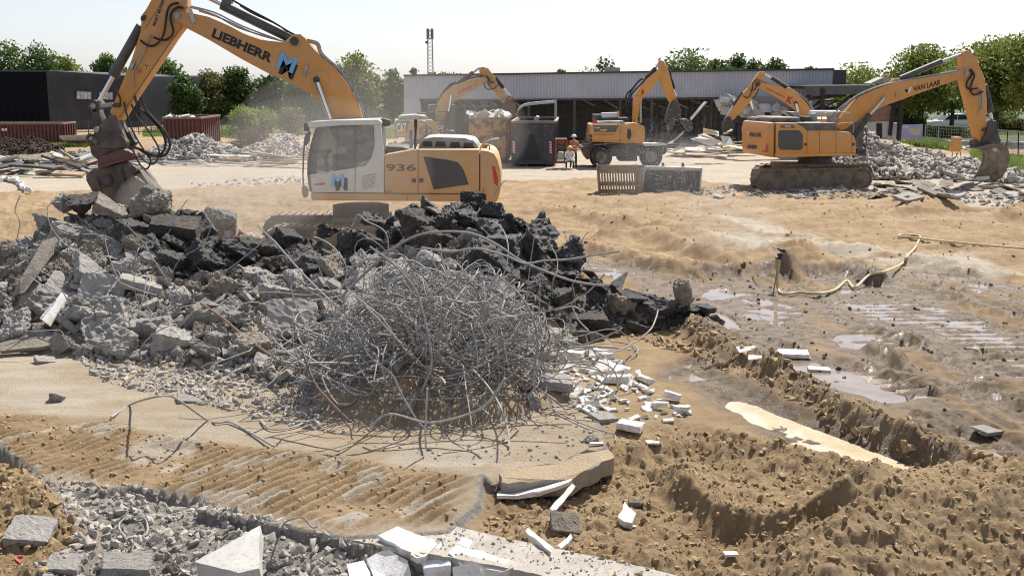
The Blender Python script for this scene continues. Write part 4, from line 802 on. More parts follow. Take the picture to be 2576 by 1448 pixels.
def zoomf(x0, y0, x1, y1, w): k = PW / 3840.0; s = (x1 - x0) / w * k; return Z(x0 * k, y0 * k, s)
class Rig:                                                  # draws parts of one machine on upright planes
    def __init__(s, root, plane): s.r, s.p = root, plane
    def pt(s, uv, off): return s.p(uv[0], uv[1], off)
    def plate(s, name, px, off, th, m, bev=0.02, parent=None, smooth=True):
        bm = B(); prism(bm, [s.pt(q, off) for q in px], s.p.n * th, bev); return fin(name, bm, m, parent or s.r, smooth)
    def rod(s, name, a, b, off, r, m, parent=None, n=14, r2=None):
        bm = B(); cyl(bm, s.pt(a, off), s.pt(b, off), r, n, r2); return fin(name, bm, m, parent or s.r, True)
    def pin(s, name, c, off, r, th, m, parent=None, n=18):
        bm = B(); p = s.pt(c, off); cyl(bm, p, p + s.p.n * th, r, n); return fin(name, bm, m, parent or s.r, True)
    def hose(s, name, px, off, r, m, sm=6, parent=None, n=6):
        P = [s.pt(q, (off if not isinstance(off, (list, tuple)) else off[i])) for i, q in enumerate(px)]
        bm = B(); tube(bm, catmull(P, sm), r, n); return fin(name, bm, m, parent or s.r, True)
    def hoses(s, name, lists, off, r, m, sm=4, parent=None):
        bm = B()
        for k, px in enumerate(lists): tube(bm, catmull([s.pt(q, off + 0.07 * k) for q in px], sm), r, 5)
        return fin(name, bm, m, parent or s.r, True)
    def seam(s, px, off, w, parent, m=None, name='panel_gap'):
        bm = B()
        for a, b in zip(px[:-1], px[1:]): bar(bm, s.pt(a, off), s.pt(b, off), w, 0.008)
        return fin(name, bm, m or M_txt, parent)
    def text(s, word, p0, p1, up, off, m, parent=None, bold=0.02, name='lettering', shear=0.0):
        cu = bpy.data.curves.new('t', 'FONT'); cu.body = word; cu.size = 1.0; cu.offset = bold; cu.shear = shear; cu.resolution_u = 3; cu.extrude = 0.0
        ob = bpy.data.objects.new('t', cu); COL.objects.link(ob); dg = bpy.context.evaluated_depsgraph_get(); me = bpy.data.meshes.new_from_object(ob.evaluated_get(dg)); bpy.data.objects.remove(ob)
        n = len(me.vertices); co = np.empty(n * 3, 'f'); me.vertices.foreach_get('co', co); co = co.reshape(-1, 3); x0, x1 = co[:, 0].min(), co[:, 0].max(); h = 0.72
        A, Bp, U = s.pt(p0, off), s.pt(p1, off), s.pt(up, off); ex, ey = (Bp - A), (U - A)
        new = np.array(A)[None, :] + ((co[:, 0] - x0) / (x1 - x0))[:, None] * np.array(ex)[None, :] + (co[:, 1] / h)[:, None] * np.array(ey)[None, :] - np.array(s.p.n)[None, :] * 0.006
        me.vertices.foreach_set('co', new.astype(np.float32).ravel()); me.update(); pr = parent or s.r
        me.materials.append(m); o = bpy.data.objects.new(name, me); COL.objects.link(o); o.parent = pr; me.transform(Matrix.Translation(-WL[pr])); WL[o] = WL[pr].copy(); return o
def track(rig, u0, u1, vref, off, width, parent_name='track', h=0.92, shoes=58, z0=0.0, slant=0.0):
    a = rig.p(u0, vref, off); b = rig.p(u1, vref, off); a.z = b.z = 0; t = (b - a).normalized(); L = (b - a).length; n = rig.p.n; r = h / 2
    prof = []
    for k in range(13): w = pi / 2 + pi * k / 12; prof.append((r + r * cos(w), r + r * sin(w)))
    for k in range(13): w = -pi / 2 + pi * k / 12; prof.append((L - r + r * cos(w), r + r * sin(w)))
    P3 = lambda q, o=0: a + t * q[0] + n * o + Vector((0, 0, q[1] + z0))
    root = None; bm = B(); inner = [(r + (x - r) * 0.84 if x < L / 2 else (L - r) + (x - L + r) * 0.84, r + (y - r) * 0.84) for x, y in prof]
    m = len(prof); V = [[bm.verts.new(P3(q, o)) for q in pr] for pr in (prof, inner) for o in (0, width)]
    for k in range(m):
        j = (k + 1) % m
        bm.faces.new((V[0][k], V[0][j], V[1][j], V[1][k])); bm.faces.new((V[2][k], V[3][k], V[3][j], V[2][j])); bm.faces.new((V[0][k], V[2][k], V[2][j], V[0][j])); bm.faces.new((V[1][k], V[1][j], V[3][j], V[3][k]))
    per = 2 * (L - 2 * r) + 2 * pi * r
    for k in range(shoes):                                  # grouser bars round the belt
        d = per * k / shoes
        if d < L - 2 * r: q = (r + d, 2 * r); w = 0
        elif d < L - 2 * r + pi * r: ang = (d - (L - 2 * r)) / r; q = (L - r + r * sin(ang), r + r * cos(ang)); w = -ang
        elif d < 2 * (L - 2 * r) + pi * r: q = (L - r - (d - (L - 2 * r) - pi * r), 0); w = pi
        else: ang = (d - 2 * (L - 2 * r) - pi * r) / r; q = (r - r * sin(ang), r - r * cos(ang)); w = pi - ang
        o_ = (-sin(w), cos(w)); tt = (cos(w), sin(w)); c = [q[0] + o_[0] * 0.012, q[1] + o_[1] * 0.012]
        M3 = Matrix((t * tt[0] + Vector((0, 0, tt[1])), n, t * o_[0] + Vector((0, 0, o_[1])))).transposed()
        box(bm, P3(c, width / 2), (0.035, width + 0.02, 0.045), M3)
    bt = fin(parent_name, bm, M_trk, rig.r)
    bm = B(); prism(bm, [P3(q, width * 0.12) for q in [(r * 0.9, r * 0.5), (L - r, r * 0.5), (L - r, r * 1.25), (L * 0.62, r * 1.5), (L * 0.38, r * 1.5), (r, r * 1.25)]], n * width * 0.7, 0.03); fin('track_frame', bm, M_trk, bt)
    bm = B(); prism(bm, [P3(q, 0.06) for q in inner], n * 0.06); fin('side_guard', bm, M_trk, bt)
    for q in ((r, r), (L - r, r)):
        bm = B(); cyl(bm, P3(q, width * 0.06), P3(q, width * 0.9), r * 0.80, 24); cyl(bm, P3(q, width * 0.02), P3(q, width * 0.1), r * 0.45, 16); fin('idler', bm, M_trk, bt, True)
    bm = B(); k = 8
    for i in range(k): q = (r * 1.5 + (L - 3 * r) * i / (k - 1), 0.17); cyl(bm, P3(q, width * 0.08), P3(q, width * 0.9), 0.11, 12)
    fin('rollers', bm, M_trk, bt, True); return bt
def mm_logo(rg, blue, black, off, parent):                  # two overlapping letters M
    rg.text('M', black[0], black[1], black[2], off, M_txt, parent, 0.035, 'logo'); rg.text('M', blue[0], blue[1], blue[2], off - 0.012, M_blu, parent, 0.035, 'logo')
    ol = rg

# ---------- the big excavator with the crusher
z1 = Z(0, 0, 0.3521); z2 = zoomf(900, 0, 1920, 880, 1678); zA = zoomf(300, 340, 700, 790, 1287); zB = zoomf(480, 0, 900, 300, 2027)
pl = Plane(1000, 28.3); bse = pl(1000, VH, 1.4); bse.z = 0
ex = empty('excavator', bse, 'large orange and white crawler excavator with a crusher on its arm behind the rubble pile', 'excavator', 'excavators on the site'); g = Rig(ex, pl)
track(g, 660, 1142, 560, -0.12, 0.6); track(g, 660, 1142, 560, 2.35, 0.6)
g.plate('undercarriage', z2((560, 1350), (900, 1350), (900, 1440), (560, 1440)), 0.6, 1.6, M_trk, 0.04)
bm = B(); c = pl(900, VH, 1.4); cyl(bm, Vector((c.x, c.y, 0.85)), Vector((c.x, c.y, 1.3)), 0.75, 28); fin('slew_ring', bm, M_drk, ex, True)
body = g.plate('body', z2((890, 955), (1075, 922), (1476, 922), (1476, 1196), (890, 1192)), 0.0, 2.75, M_ord, 0.03)
fr = g.plate('base_frame', z2((435, 1190), (1476, 1196), (1476, 1243), (440, 1236)), 0.03, 2.7, M_ord, 0.03)
cw = g.plate('counterweight', z2((1479, 924), (1530, 928), (1570, 945), (1592, 985), (1606, 1050), (1612, 1110), (1606, 1180), (1592, 1230), (1575, 1256), (1479, 1240)), 0.0, 2.75, M_ord, 0.16)
g.plate('rear_light', z2((1555, 1020), (1572, 1030), (1592, 1100), (1590, 1150), (1568, 1130)), -0.012, 0.03, M_red, 0.004, cw)
g.seam(z2((1099, 926), (1099, 1192)), -0.004, 0.014, body); g.seam(z2((1035, 1196), (1035, 1238)), 0.026, 0.01, fr); g.seam(z2((890, 1194), (1476, 1197)), -0.004, 0.016, body)
g.plate('grille_panel', z2((1130, 965), (1300, 990), (1345, 1002), (1378, 1045), (1412, 1138), (1195, 1170)), -0.015, 0.03, M_grl, 0.012, body)
for x in (1072, 1118): g.plate('latch', z2((x - 13, 1100), (x + 13, 1100), (x + 13, 1126), (x - 13, 1126)), -0.02, 0.03, M_drk, 0.006, body)
g.text('936', *z2((900, 1053), (1085, 1054), (900, 1011)), -0.004, M_btx, body, 0.015); g.text('KIS', *z2((893, 1185), (930, 1186), (893, 1172)), -0.004, M_btx, body, 0.0)
def warn(rg, tri, off, parent):
    o = rg.plate('warning_sign', tri, off, 0.012, M_yel, 0.0, parent, False)
    c = np.mean(np.array(tri), 0)
    for k in range(3): a, b_ = tri[k], tri[(k + 1) % 3]; rg.seam([a, b_], off - 0.004, 0.016, o, None, 'sign_border') if k == 0 else None
    a, b_, d = [tuple(q) for q in tri]; rg.text('!', (c[0] - 1.3, c[1] + 3.2), (c[0] + 1.3, c[1] + 3.2), (c[0] - 1.3, c[1] - 3.6), off - 0.003, M_txt, o, 0.04, 'mark')
warn(g, z2((1488, 1200), (1505, 1165), (1520, 1202)), -0.02, cw)
hood = g.plate('engine_hood', z2((1095, 922), (1108, 880), (1132, 852), (1200, 846), (1390, 852), (1440, 862), (1464, 890), (1474, 922)), 0.45, 1.7, M_hood, 0.05)
for x, y in ((1155, 888), (1237, 889), (1327, 892), (1410, 897)): g.plate('vent', z2((x - 33, y + 16), (x - 26, y - 16), (x + 26, y - 15), (x + 33, y + 16)), 0.435, 0.03, M_drk, 0.012, hood)
g.hose('exhaust_pipe', z2((1500, 935), (1515, 895), (1545, 872), (1598, 862)), 0.9, 0.07, M_hood); g.hose('handrail', z2((1480, 915), (1500, 890), (1535, 895), (1540, 925)), 0.4, 0.022, M_or)
g.hose('mirror_rail', z2((1112, 748), (1146, 756), (1150, 830), (1098, 872), (1090, 905)), 0.4, 0.02, M_pip, 3); g.rod('mirror_post', *z2((1085, 740), (1080, 925)), 0.2, 0.03, M_drk); g.plate('rail_bracket', z2((1072, 735), (1094, 735), (1092, 800), (1076, 800)), 0.18, 0.08, M_drk)
g.rod('snorkel', *z2((1057, 800), (1056, 915)), 0.5, 0.045, M_pip)
bm = B(); prism(bm, [g.pt(q, 0.6) for q in z2((892, 955), (900, 900), (1000, 905), (1085, 925))], pl.n * 1.2, 0.05); fin('tank_cover', bm, M_drk, ex)
# cab
cab = g.plate('cab', z2((430, 1074), (560, 1058), (712, 1034), (772, 1020), (808, 978), (830, 895), (824, 762), (868, 765), (889, 950), (888, 1190), (440, 1186)), 0.0, 0.06, M_whi, 0.012)
g.plate('far_wall', z2((440, 1074), (712, 1040), (880, 950), (884, 1188), (440, 1184)), 0.98, 0.04, M_whi, 0.01, cab); g.plate('cab_floor', z2((440, 1160), (886, 1165), (886, 1186), (440, 1184)), 0.06, 0.92, M_drk, 0.0, cab)
g.plate('rear_wall', z2((850, 770), (872, 770), (888, 1180), (860, 1180)), 0.06, 0.92, M_gry, 0.0, cab)
g.plate('roof', z2((413, 768), (438, 750), (560, 744), (850, 736), (872, 752), (868, 772), (640, 772), (430, 792)), -0.03, 1.1, M_whi, 0.025, cab)
g.plate('windscreen_frame', z2((466, 790), (484, 786), (462, 850), (444, 920), (432, 1000), (434, 1090), (446, 1186), (426, 1178), (414, 1080), (416, 990), (430, 910), (446, 850)), -0.005, 1.03, M_drk, 0.008, cab)
g.plate('side_glass', z2((484, 788), (822, 766), (828, 890), (806, 975), (770, 1016), (712, 1031), (560, 1054), (434, 1068), (436, 1000), (448, 915), (464, 850)), 0.02, 0.012, M_gla, 0.0, cab)
g.plate('far_glass', z2((484, 788), (822, 766), (828, 890), (806, 975), (712, 1031), (434, 1068), (448, 915)), 0.985, 0.012, M_gla, 0.0, cab)
g.seam(z2((712, 768), (712, 1032)), 0.006, 0.05, cab, M_drk, 'door_pillar'); g.seam(z2((598, 782), (598, 1050)), 0.01, 0.02, cab, M_drk, 'window_bar'); g.seam(z2((712, 1034), (709, 1186)), -0.004, 0.014, cab)
g.seam(z2((482, 786), (640, 776), (822, 764), (829, 893), (806, 977), (771, 1018), (712, 1033), (560, 1056), (434, 1071)), -0.006, 0.028, cab, M_drk, 'glass_seal')
bm = B()
for k in range(6): y0 = 1084 + 15 * k; bar(bm, g.pt(z2((752, y0 + 6))[0], -0.006), g.pt(z2((842 - 3 * k, y0 - 12))[0], -0.006), 0.02, 0.01)
fin('louvres', bm, M_gry, cab); g.plate('door_handle', z2((456, 1132), (520, 1128), (522, 1136), (512, 1142), (458, 1142)), -0.02, 0.025, M_red, 0.004, cab)
bm = B(); box(bm, g.pt(z2((640, 1010))[0], 0.5), (0.5, 0.5, 0.5)); box(bm, g.pt(z2((685, 910))[0], 0.5), (0.14, 0.46, 0.75)); fin('seat', bm, M_drk, ex)
g.hose('steering_console', z2((540, 1060), (530, 960), (560, 930)), 0.5, 0.05, M_drk)
mm_logo(g, z2((566, 1148), (642, 1148), (566, 1069)), z2((590, 1172), (664, 1172), (590, 1096)), -0.004, cab)
bm = B(); tube(bm, [g.pt(q, -0.1) for q in z2((425, 810), (402, 850), (392, 950), (388, 1080), (392, 1150), (420, 1180))], 0.022, 6); fin('mirror_arm', bm, M_drk, ex); g.plate('mirror', z2((378, 1150), (402, 1145), (420, 1170), (416, 1215), (392, 1222), (380, 1190)), -0.2, 0.12, M_drk, 0.03)
g.plate('upper_mirror', z2((395, 850), (412, 815), (436, 812), (430, 870), (404, 905)), -0.12, 0.06, M_drk, 0.02); g.plate('work_light', z2((392, 760), (425, 756), (425, 808), (395, 812)), 0.1, 0.1, M_drk, 0.02)
g.plate('rear_light_block', z2((848, 736), (885, 730), (925, 742), (928, 775), (900, 782), (862, 772)), 0.3, 0.25, M_drk, 0.02)
# boom, stick and cylinders
BO = 1.12
boom = g.plate('boom', [(437, 40), (450, 28), (480, 33), (521, 42), (577, 67), (604, 82), (657, 104), (716, 110), (730, 92), (742, 86), (757, 86), (767, 96), (783, 118), (808, 143), (840, 171), (873, 212), (897, 253), (912, 304), (920, 372), (850, 372), (836, 304), (824, 281), (808, 253), (783, 234), (738, 212), (673, 184), (604, 147), (528, 102), (465, 69), (442, 55)], BO, 0.62, M_or, 0.03)
g.text('LIEBHERR', (532, 92), (681, 158), (539, 71), BO, M_txt, boom, 0.045)
mm_logo(g, z2((222, 410), (325, 450), (256, 322)), z2((238, 448), (325, 490), (272, 362)), BO - 0.004, boom)
g.pin('pin', z2((333, 255))[0], BO - 0.05, 0.11, 0.72, M_drk, boom); g.plate('keeper', z2((352, 285), (364, 255), (376, 260), (364, 288)), BO - 0.03, 0.03, M_pip, 0.005, boom)
g.plate('boss_plate', z2((425, 455), (470, 435), (520, 440), (545, 475), (540, 515), (510, 535), (480, 540), (445, 510)), BO - 0.03, 0.04, M_or, 0.012, boom); g.pin('pin', z2((470, 492))[0], BO - 0.09, 0.085, 0.8, M_drk, boom); g.plate('bracket', z2((385, 465), (405, 402), (420, 402), (402, 470)), BO - 0.06, 0.05, M_pip, 0.006, boom)
g.rod('lift_cylinder_rod', *z2((476, 510), (560, 745)), BO - 0.12, 0.062, M_chr); g.rod('lift_cylinder_rod', *z2((476, 510), (560, 745)), BO + 0.74, 0.062, M_chr)
g.rod('lift_cylinder', *z2((556, 735), (600, 860)), BO - 0.12, 0.1, M_or); g.rod('lift_cylinder', *z2((556, 735), (600, 860)), BO + 0.74, 0.1, M_or)
g.rod('stick_cylinder', (735, 98), (558, 12), BO + 0.31, 0.135, M_cyl); g.rod('stick_cylinder_rod', (560, 13), (470, -32), BO + 0.31, 0.065, M_chr); g.plate('cylinder_head', [(556, -6), (572, -12), (582, 4), (570, 24), (556, 16)], BO + 0.16, 0.3, M_cyl, 0.04)
g.hoses('boom_pipes', [[(455, 22), (482, 20), (540, 38), (600, 70), (690, 98), (722, 106)], [(480, 16), (540, 32), (610, 66), (700, 100)], [(500, 28), (560, 48), (640, 84), (712, 104)]], BO + 0.1, 0.022, M_pip)
g.hoses('back_pipes', [[(770, 104), (795, 112), (803, 130), (812, 142), (845, 168), (880, 212), (905, 258), (918, 305)], [(772, 100), (800, 108), (808, 130), (822, 146), (852, 172), (885, 214), (908, 258), (924, 305)], [(806, 140), (832, 158), (862, 190), (890, 225), (910, 262), (921, 305)], [(830, 160), (870, 205), (895, 236), (920, 275), (926, 305)]], BO + 0.05, 0.028, M_pip)
g.hoses('cylinder_hoses', [[(604, 14), (640, 36), (690, 58), (724, 80)], [(580, -2), (630, 26), (680, 52), (730, 82), (750, 90)], [(770, 104), (785, 104), (797, 112), (804, 132), (806, 142)]], BO + 0.12, 0.026, M_rub)
stick = g.plate('stick', [(400, -60), (384, 0), (370, 25), (354, 40), (352, 50), (358, 58), (356, 81), (331, 151), (292, 246), (276, 280), (280, 296), (294, 307), (304, 302), (352, 225), (412, 137), (437, 99), (462, 67), (470, 20), (468, -60)], BO + 0.1, 0.44, M_or, 0.025)
g.seam([(458, 66), (408, 136), (300, 296)], BO + 0.094, 0.012, stick, M_btx, 'weld_line'); g.seam([(412, 0), (366, 70)], BO + 0.094, 0.008, stick, M_btx, 'weld_line')
g.text('MART MUNST', *zB((492, 478), (672, 0), (438, 458)), BO + 0.094, mat('slate_lettering', (0.06, 0.06, 0.09), rough=0.5), stick, 0.03)
g.pin('pin', zB((268, 335))[0], BO + 0.04, 0.055, 0.56, M_drk, stick); g.plate('pin_cap', zB((235, 330), (280, 275), (320, 280), (310, 350), (265, 385)), BO + 0.05, 0.05, M_drk, 0.01, stick)
bm = B(); p = g.pt(zB((890, 285))[0], BO - 0.04); cyl(bm, p, p + pl.n * 0.75, 0.09, 20); cyl(bm, p - pl.n * 0.02, p + pl.n * 0.02, 0.05, 16)
for k in range(8): q = p + Vector((cos(k * pi / 4), 0, sin(k * pi / 4))) * 0.07; cyl(bm, q - pl.n * 0.02, q, 0.012, 6)
fin('boom_pin', bm, M_pip, ex, True); g.plate('bracket', zB((1085, 140), (1150, 160), (1215, 380), (1180, 425), (1140, 400)), BO - 0.04, 0.04, mat('pale_bracket', (0.5, 0.5, 0.47), rough=0.5), 0.008)
g.rod('bucket_cylinder', (355, 66), (287, 186), BO + 0.32, 0.13, M_cyl); g.rod('bucket_cylinder_rod', (289, 184), (248, 258), BO + 0.32, 0.06, M_chr); g.rod('cylinder_collar', (293, 176), (284, 191), BO + 0.32, 0.145, M_cyl)
g.hose('hose', zB((920, 60), (800, 82), (720, 180), (690, 350), (660, 560), (610, 700), (520, 800), (400, 835), (280, 780), (190, 680)), [BO - 0.05] * 7 + [BO + 0.0, BO + 0.05, BO + 0.2], 0.030, M_rub); g.hose('hose', zB((1010, 160), (930, 130), (820, 190), (770, 300), (790, 440), (820, 560), (790, 650), (700, 720), (580, 720), (470, 680)), BO - 0.02, 0.030, M_rub)
g.hose('feed_pipe', zB((455, 670), (410, 655), (370, 720), (320, 850), (260, 1000), (180, 1150), (90, 1320), (85, 1448)) + [(338, 222)], BO + 0.05, 0.022, M_pip, 4)
g.plate('valve_box', zB((20, 1230), (70, 1110), (125, 1130), (75, 1280)), BO + 0.02, 0.1, M_pip, 0.01); rf = g.plate('reflector', zB((160, 1310), (210, 1240), (250, 1255), (195, 1335)), BO + 0.07, 0.03, M_pip, 0.004); g.plate('lens', zB((172, 1305), (210, 1250), (238, 1258), (195, 1322)), BO + 0.06, 0.02, M_red, 0.0, rf)
warn(g, zB((278, 1187), (400, 1197), (333, 1305)), BO + 0.085, stick)
# linkage and crusher
g.pin('link_pin', z1((668, 757))[0], BO + 0.1, 0.15, 0.5, M_drk); g.pin('pin_end', z1((664, 757))[0], BO + 0.07, 0.07, 0.04, M_pip); g.plate('pale_link', z1((700, 742), (800, 735), (808, 762), (705, 772)), BO + 0.12, 0.1, mat('pale_steel', (0.36, 0.36, 0.33), rough=0.5), 0.015); g.plate('link', z1((795, 740), (850, 735), (868, 755), (850, 772), (800, 766)), BO + 0.06, 0.5, M_drk, 0.03)
g.plate('side_link', z1((652, 780), (700, 775), (722, 850), (730, 930), (690, 960), (660, 860)), BO + 0.1, 0.42, M_drk, 0.03)
cp = g.plate('quick_coupler', zA((290, 350), (350, 292), (420, 305), (470, 440), (520, 560), (565, 620), (540, 760), (220, 850), (130, 770), (110, 660), (165, 500)), BO + 0.02, 0.6, M_crush, 0.04)
g.pin('pin', zA((195, 470))[0], BO - 0.05, 0.075, 0.7, M_pip, cp); g.pin('pin', zA((180, 615))[0], BO - 0.06, 0.06, 0.7, M_trk, cp); g.hose('hook', zA((150, 545), (120, 535), (90, 560), (85, 600), (105, 640), (150, 650)), BO + 0.02, 0.045, M_crush, 4, cp)
g.plate('cheek_plate', zA((230, 700), (300, 560), (400, 520), (470, 490), (520, 560), (560, 620), (540, 690), (400, 700)), BO - 0.04, 0.06, M_crush, 0.03, cp); g.plate('rear_cheek', zA((450, 390), (495, 350), (570, 520), (600, 480), (640, 600), (690, 620), (640, 680), (560, 640)), BO + 0.35, 0.2, M_drk, 0.02, cp)
tr = g.plate('turntable', zA((225, 800), (520, 700), (640, 770), (662, 820), (235, 940), (205, 915)), BO - 0.1, 0.85, M_redst, 0.03); g.plate('turntable_rim', zA((205, 908), (660, 778), (668, 806), (225, 945)), BO - 0.16, 0.97, M_redst, 0.02, tr)
cr = g.plate('crusher_body', zA((60, 1020), (130, 960), (240, 940), (500, 868), (560, 980), (700, 1040), (770, 1120), (785, 1200), (720, 1300), (640, 1400), (300, 1420), (200, 1260), (100, 1150), (75, 1080)), BO - 0.02, 0.66, M_crush, 0.05)
g.plate('wear_plate', zA((90, 1075), (200, 1030), (225, 1110), (260, 1210), (180, 1215), (105, 1140)), BO - 0.06, 0.06, M_crush, 0.02, cr)
bm = B(); p = g.pt(zA((322, 1090))[0], BO - 0.1); cyl(bm, p, p + pl.n * 0.2, 0.16, 24); cyl(bm, p - pl.n * 0.02, p + pl.n * 0.1, 0.11, 20)
for k in range(12): q = p + Vector((cos(k * pi / 6), 0, sin(k * pi / 6))) * 0.135; cyl(bm, q - pl.n * 0.025, q, 0.014, 6)
fin('pivot_cover', bm, M_drk, cr, True); g.rod('crusher_cylinder', *zA((440, 900), (560, 1240)), BO - 0.07, 0.105, M_drk, cr); g.plate('jaw_plate', zA((510, 1180), (700, 1060), (775, 1110), (785, 1190), (640, 1400), (560, 1330)), BO - 0.08, 0.08, M_crush, 0.03, cr)
jw = g.plate('jaw', zA((610, 930), (660, 920), (720, 970), (980, 1250), (990, 1310), (860, 1330), (700, 1100), (610, 1000)), BO + 0.15, 0.5, M_drk, 0.05); g.plate('jaw_rim', zA((690, 930), (712, 945), (915, 1240), (890, 1245)), BO + 0.1, 0.06, M_trk, 0.01, jw); g.plate('jaw_arm', zA((740, 940), (790, 950), (880, 1060), (985, 1250), (940, 1260), (820, 1080)), BO + 0.5, 0.2, M_crush, 0.03, jw)
g.pin('jaw_pin', zA((640, 960))[0], BO - 0.02, 0.1, 0.6, M_drk, cr)
for px, r_ in ((zA((660, 60), (700, 180), (830, 320), (960, 460), (1030, 600), (1010, 720), (930, 790), (800, 760), (700, 700), (590, 680)), 0.034), (zA((730, 80), (800, 230), (900, 350), (1030, 500), (1085, 640), (1050, 750), (960, 795), (800, 740), (680, 690), (600, 690)), 0.034), (zA((530, 140), (590, 370), (680, 570), (780, 730), (850, 830), (840, 900), (800, 945), (740, 910), (690, 830), (640, 720)), 0.024), (zA((620, 160), (680, 300), (800, 450), (900, 600), (955, 720), (930, 840), (870, 885), (780, 850), (700, 750)), 0.024), (zA((440, 0), (480, 80), (490, 140), (470, 170)), 0.022), (zA((290, 220), (300, 270), (330, 330)), 0.02)):
    g.hose('hose', px, BO + 0.0, r_, M_rub)

# ---------- the excavator with the ribbed bucket on the right
zR = zoomf(2650, 160, 3840, 760, 2576); zG = zoomf(3560, 200, 3840, 720, 780)
pr_ = Plane(1960, 46.6, radians(-11)); bse = pr_(2040, VH, 1.4); bse.z = 0
e2 = empty('excavator', bse, 'orange crawler excavator with a ribbed bucket reaching over the rubble by the fence', 'excavator', 'excavators on the site'); h = Rig(e2, pr_)
track(h, *[zR((x, 1060))[0][0] for x in (402, 1350)], zR((0, 1060))[0][1], -0.1, 0.6, shoes=50); track(h, *[zR((x, 1060))[0][0] for x in (402, 1350)], zR((0, 1060))[0][1], 2.25, 0.6, shoes=50)
h.plate('undercarriage', zR((640, 985), (1130, 985), (1130, 1060), (640, 1060)), 0.6, 1.6, M_trk, 0.04); c = h.pt(zR((880, 950))[0], 1.4); bm = B(); cyl(bm, Vector((c.x, c.y, 0.85)), Vector((c.x, c.y, 1.32)), 0.72, 28); fin('slew_ring', bm, M_drk, e2, True)
bd = h.plate('body', zR((560, 648), (742, 652), (812, 714), (1058, 716), (1165, 728), (1200, 760), (1212, 800), (1216, 896), (560, 903)), 0.0, 2.6, M_or, 0.035); h.plate('base_frame', zR((552, 900), (1230, 896), (1232, 916), (552, 933)), 0.02, 2.6, M_or, 0.015)
c2 = h.plate('counterweight', zR((500, 648), (556, 648), (550, 932), (498, 925), (488, 860), (492, 720)), 0.0, 2.75, M_or, 0.10)
h.plate('dark_band', zR((742, 651), (1052, 652), (1058, 714), (815, 714)), -0.012, 2.62, M_gry, 0.01, bd); h.plate('grille_panel', zR((595, 710), (750, 712), (782, 745), (782, 850), (765, 872), (600, 870), (582, 845), (582, 725)), -0.015, 0.03, M_grl, 0.01, bd); pq = h.plate('number_plate', zR((598, 692), (608, 668), (700, 668), (726, 692)), -0.014, 0.02, M_gry, 0.004, bd)
h.text('926', *zR((634, 688), (682, 688), (634, 672)), -0.016, M_wtx, pq, 0.02)
for x in (815, 915, 1050, 1180): h.seam(zR((x, 718), (x, 898)), -0.003, 0.014, bd)
h.seam(zR((558, 650), (551, 930)), -0.003, 0.02, bd)
for x in (803, 1193): h.plate('latch', zR((x - 9, 815), (x + 9, 815), (x + 9, 836), (x - 9, 836)), -0.02, 0.03, M_drk, 0.004, bd)
# rear face of the counterweight: lettering lies on a plane across the back
bk = Plane.__new__(Plane); q = h.pt(zR((490, 800))[0], 0.0); bk.yaw = pr_.yaw + pi / 2; bk.n = pr_.t.copy(); bk.t = -pr_.n; bk.o = Vector((q.x, q.y, 0)); hb = Rig(e2, bk)
hb.text('VAN LAAR', *zR((345, 762), (440, 765), (345, 728)), -0.03, M_txt, c2, 0.03); hb.text('LIEBHERR', *zR((324, 858), (405, 862), (324, 830)), -0.03, M_txt, c2, 0.04); hb.text('V', *zR((328, 755), (345, 760), (328, 715)), -0.032, M_wtx, c2, 0.02)
hb.plate('rear_light', zR((440, 885), (476, 868), (484, 820), (488, 890)), -0.03, 0.03, M_red, 0.0, c2)
h.plate('engine_hood', zR((520, 648), (530, 610), (560, 604), (760, 606), (770, 645)), 0.3, 1.9, M_gry, 0.06); h.plate('hood_box', zR((395, 640), (405, 608), (440, 604), (500, 606), (500, 640)), 1.6, 0.9, M_gry, 0.06); h.plate('open_cover', zR((665, 560), (735, 562), (800, 640), (760, 640)), 1.2, 0.8, M_pip, 0.01)
h.rod('air_pipe', *zR((835, 572), (1150, 572)), 1.3, 0.12, mat('pale_pipe', (0.55, 0.55, 0.52), rough=0.5)); h.plate('filter_housing', zR((846, 640), (856, 575), (895, 572), (905, 640)), 0.9, 0.4, M_hood, 0.03); h.plate('roof_deck', zR((800, 600), (850, 600), (850, 640), (790, 640)), 0.8, 1.0, M_drk, 0.02)
h.hose('handrail', zR((940, 650), (950, 570), (1160, 570), (1160, 650)), 0.15, 0.02, M_pip, 2); h.hose('handrail', zR((1060, 660), (1185, 650), (1190, 730)), 0.1, 0.018, M_pip, 2); h.hose('mirror_rail', zR((1215, 900), (1290, 880), (1295, 700), (1285, 690)), 0.0, 0.02, M_drk, 2); h.plate('step_box', zR((1218, 860), (1290, 862), (1298, 920), (1222, 918)), 0.05, 0.7, M_drk, 0.03)
bm = B(); box(bm, h.pt(zR((1120, 740))[0], 2.05), (1.3, 0.95, 1.7), Matrix.Rotation(-pr_.yaw, 3, 'Z')); fin('cab', bm, M_gry, e2)
bo2 = h.plate('boom', zR((1060, 690), (1080, 620), (1165, 520), (1240, 440), (1330, 395), (1450, 350), (1530, 325), (1800, 280), (2060, 230), (2110, 215), (2150, 225), (2165, 260), (2130, 285), (2000, 315), (1700, 420), (1580, 465), (1440, 515), (1370, 550), (1240, 625), (1130, 700), (1090, 715)), 0.85, 0.55, M_or, 0.03)
h.text('VAN LAAR', *zR((1680, 396), (1898, 340), (1676, 356)), 0.85, M_txt, bo2, 0.03, shear=0.15); h.plate('logo', zR((1608, 388), (1622, 376), (1636, 390), (1630, 412)), 0.835, 0.01, M_txt, 0, bo2); h.plate('logo', zR((1630, 412), (1650, 362), (1666, 360), (1642, 412)), 0.835, 0.01, M_wtx, 0, bo2)
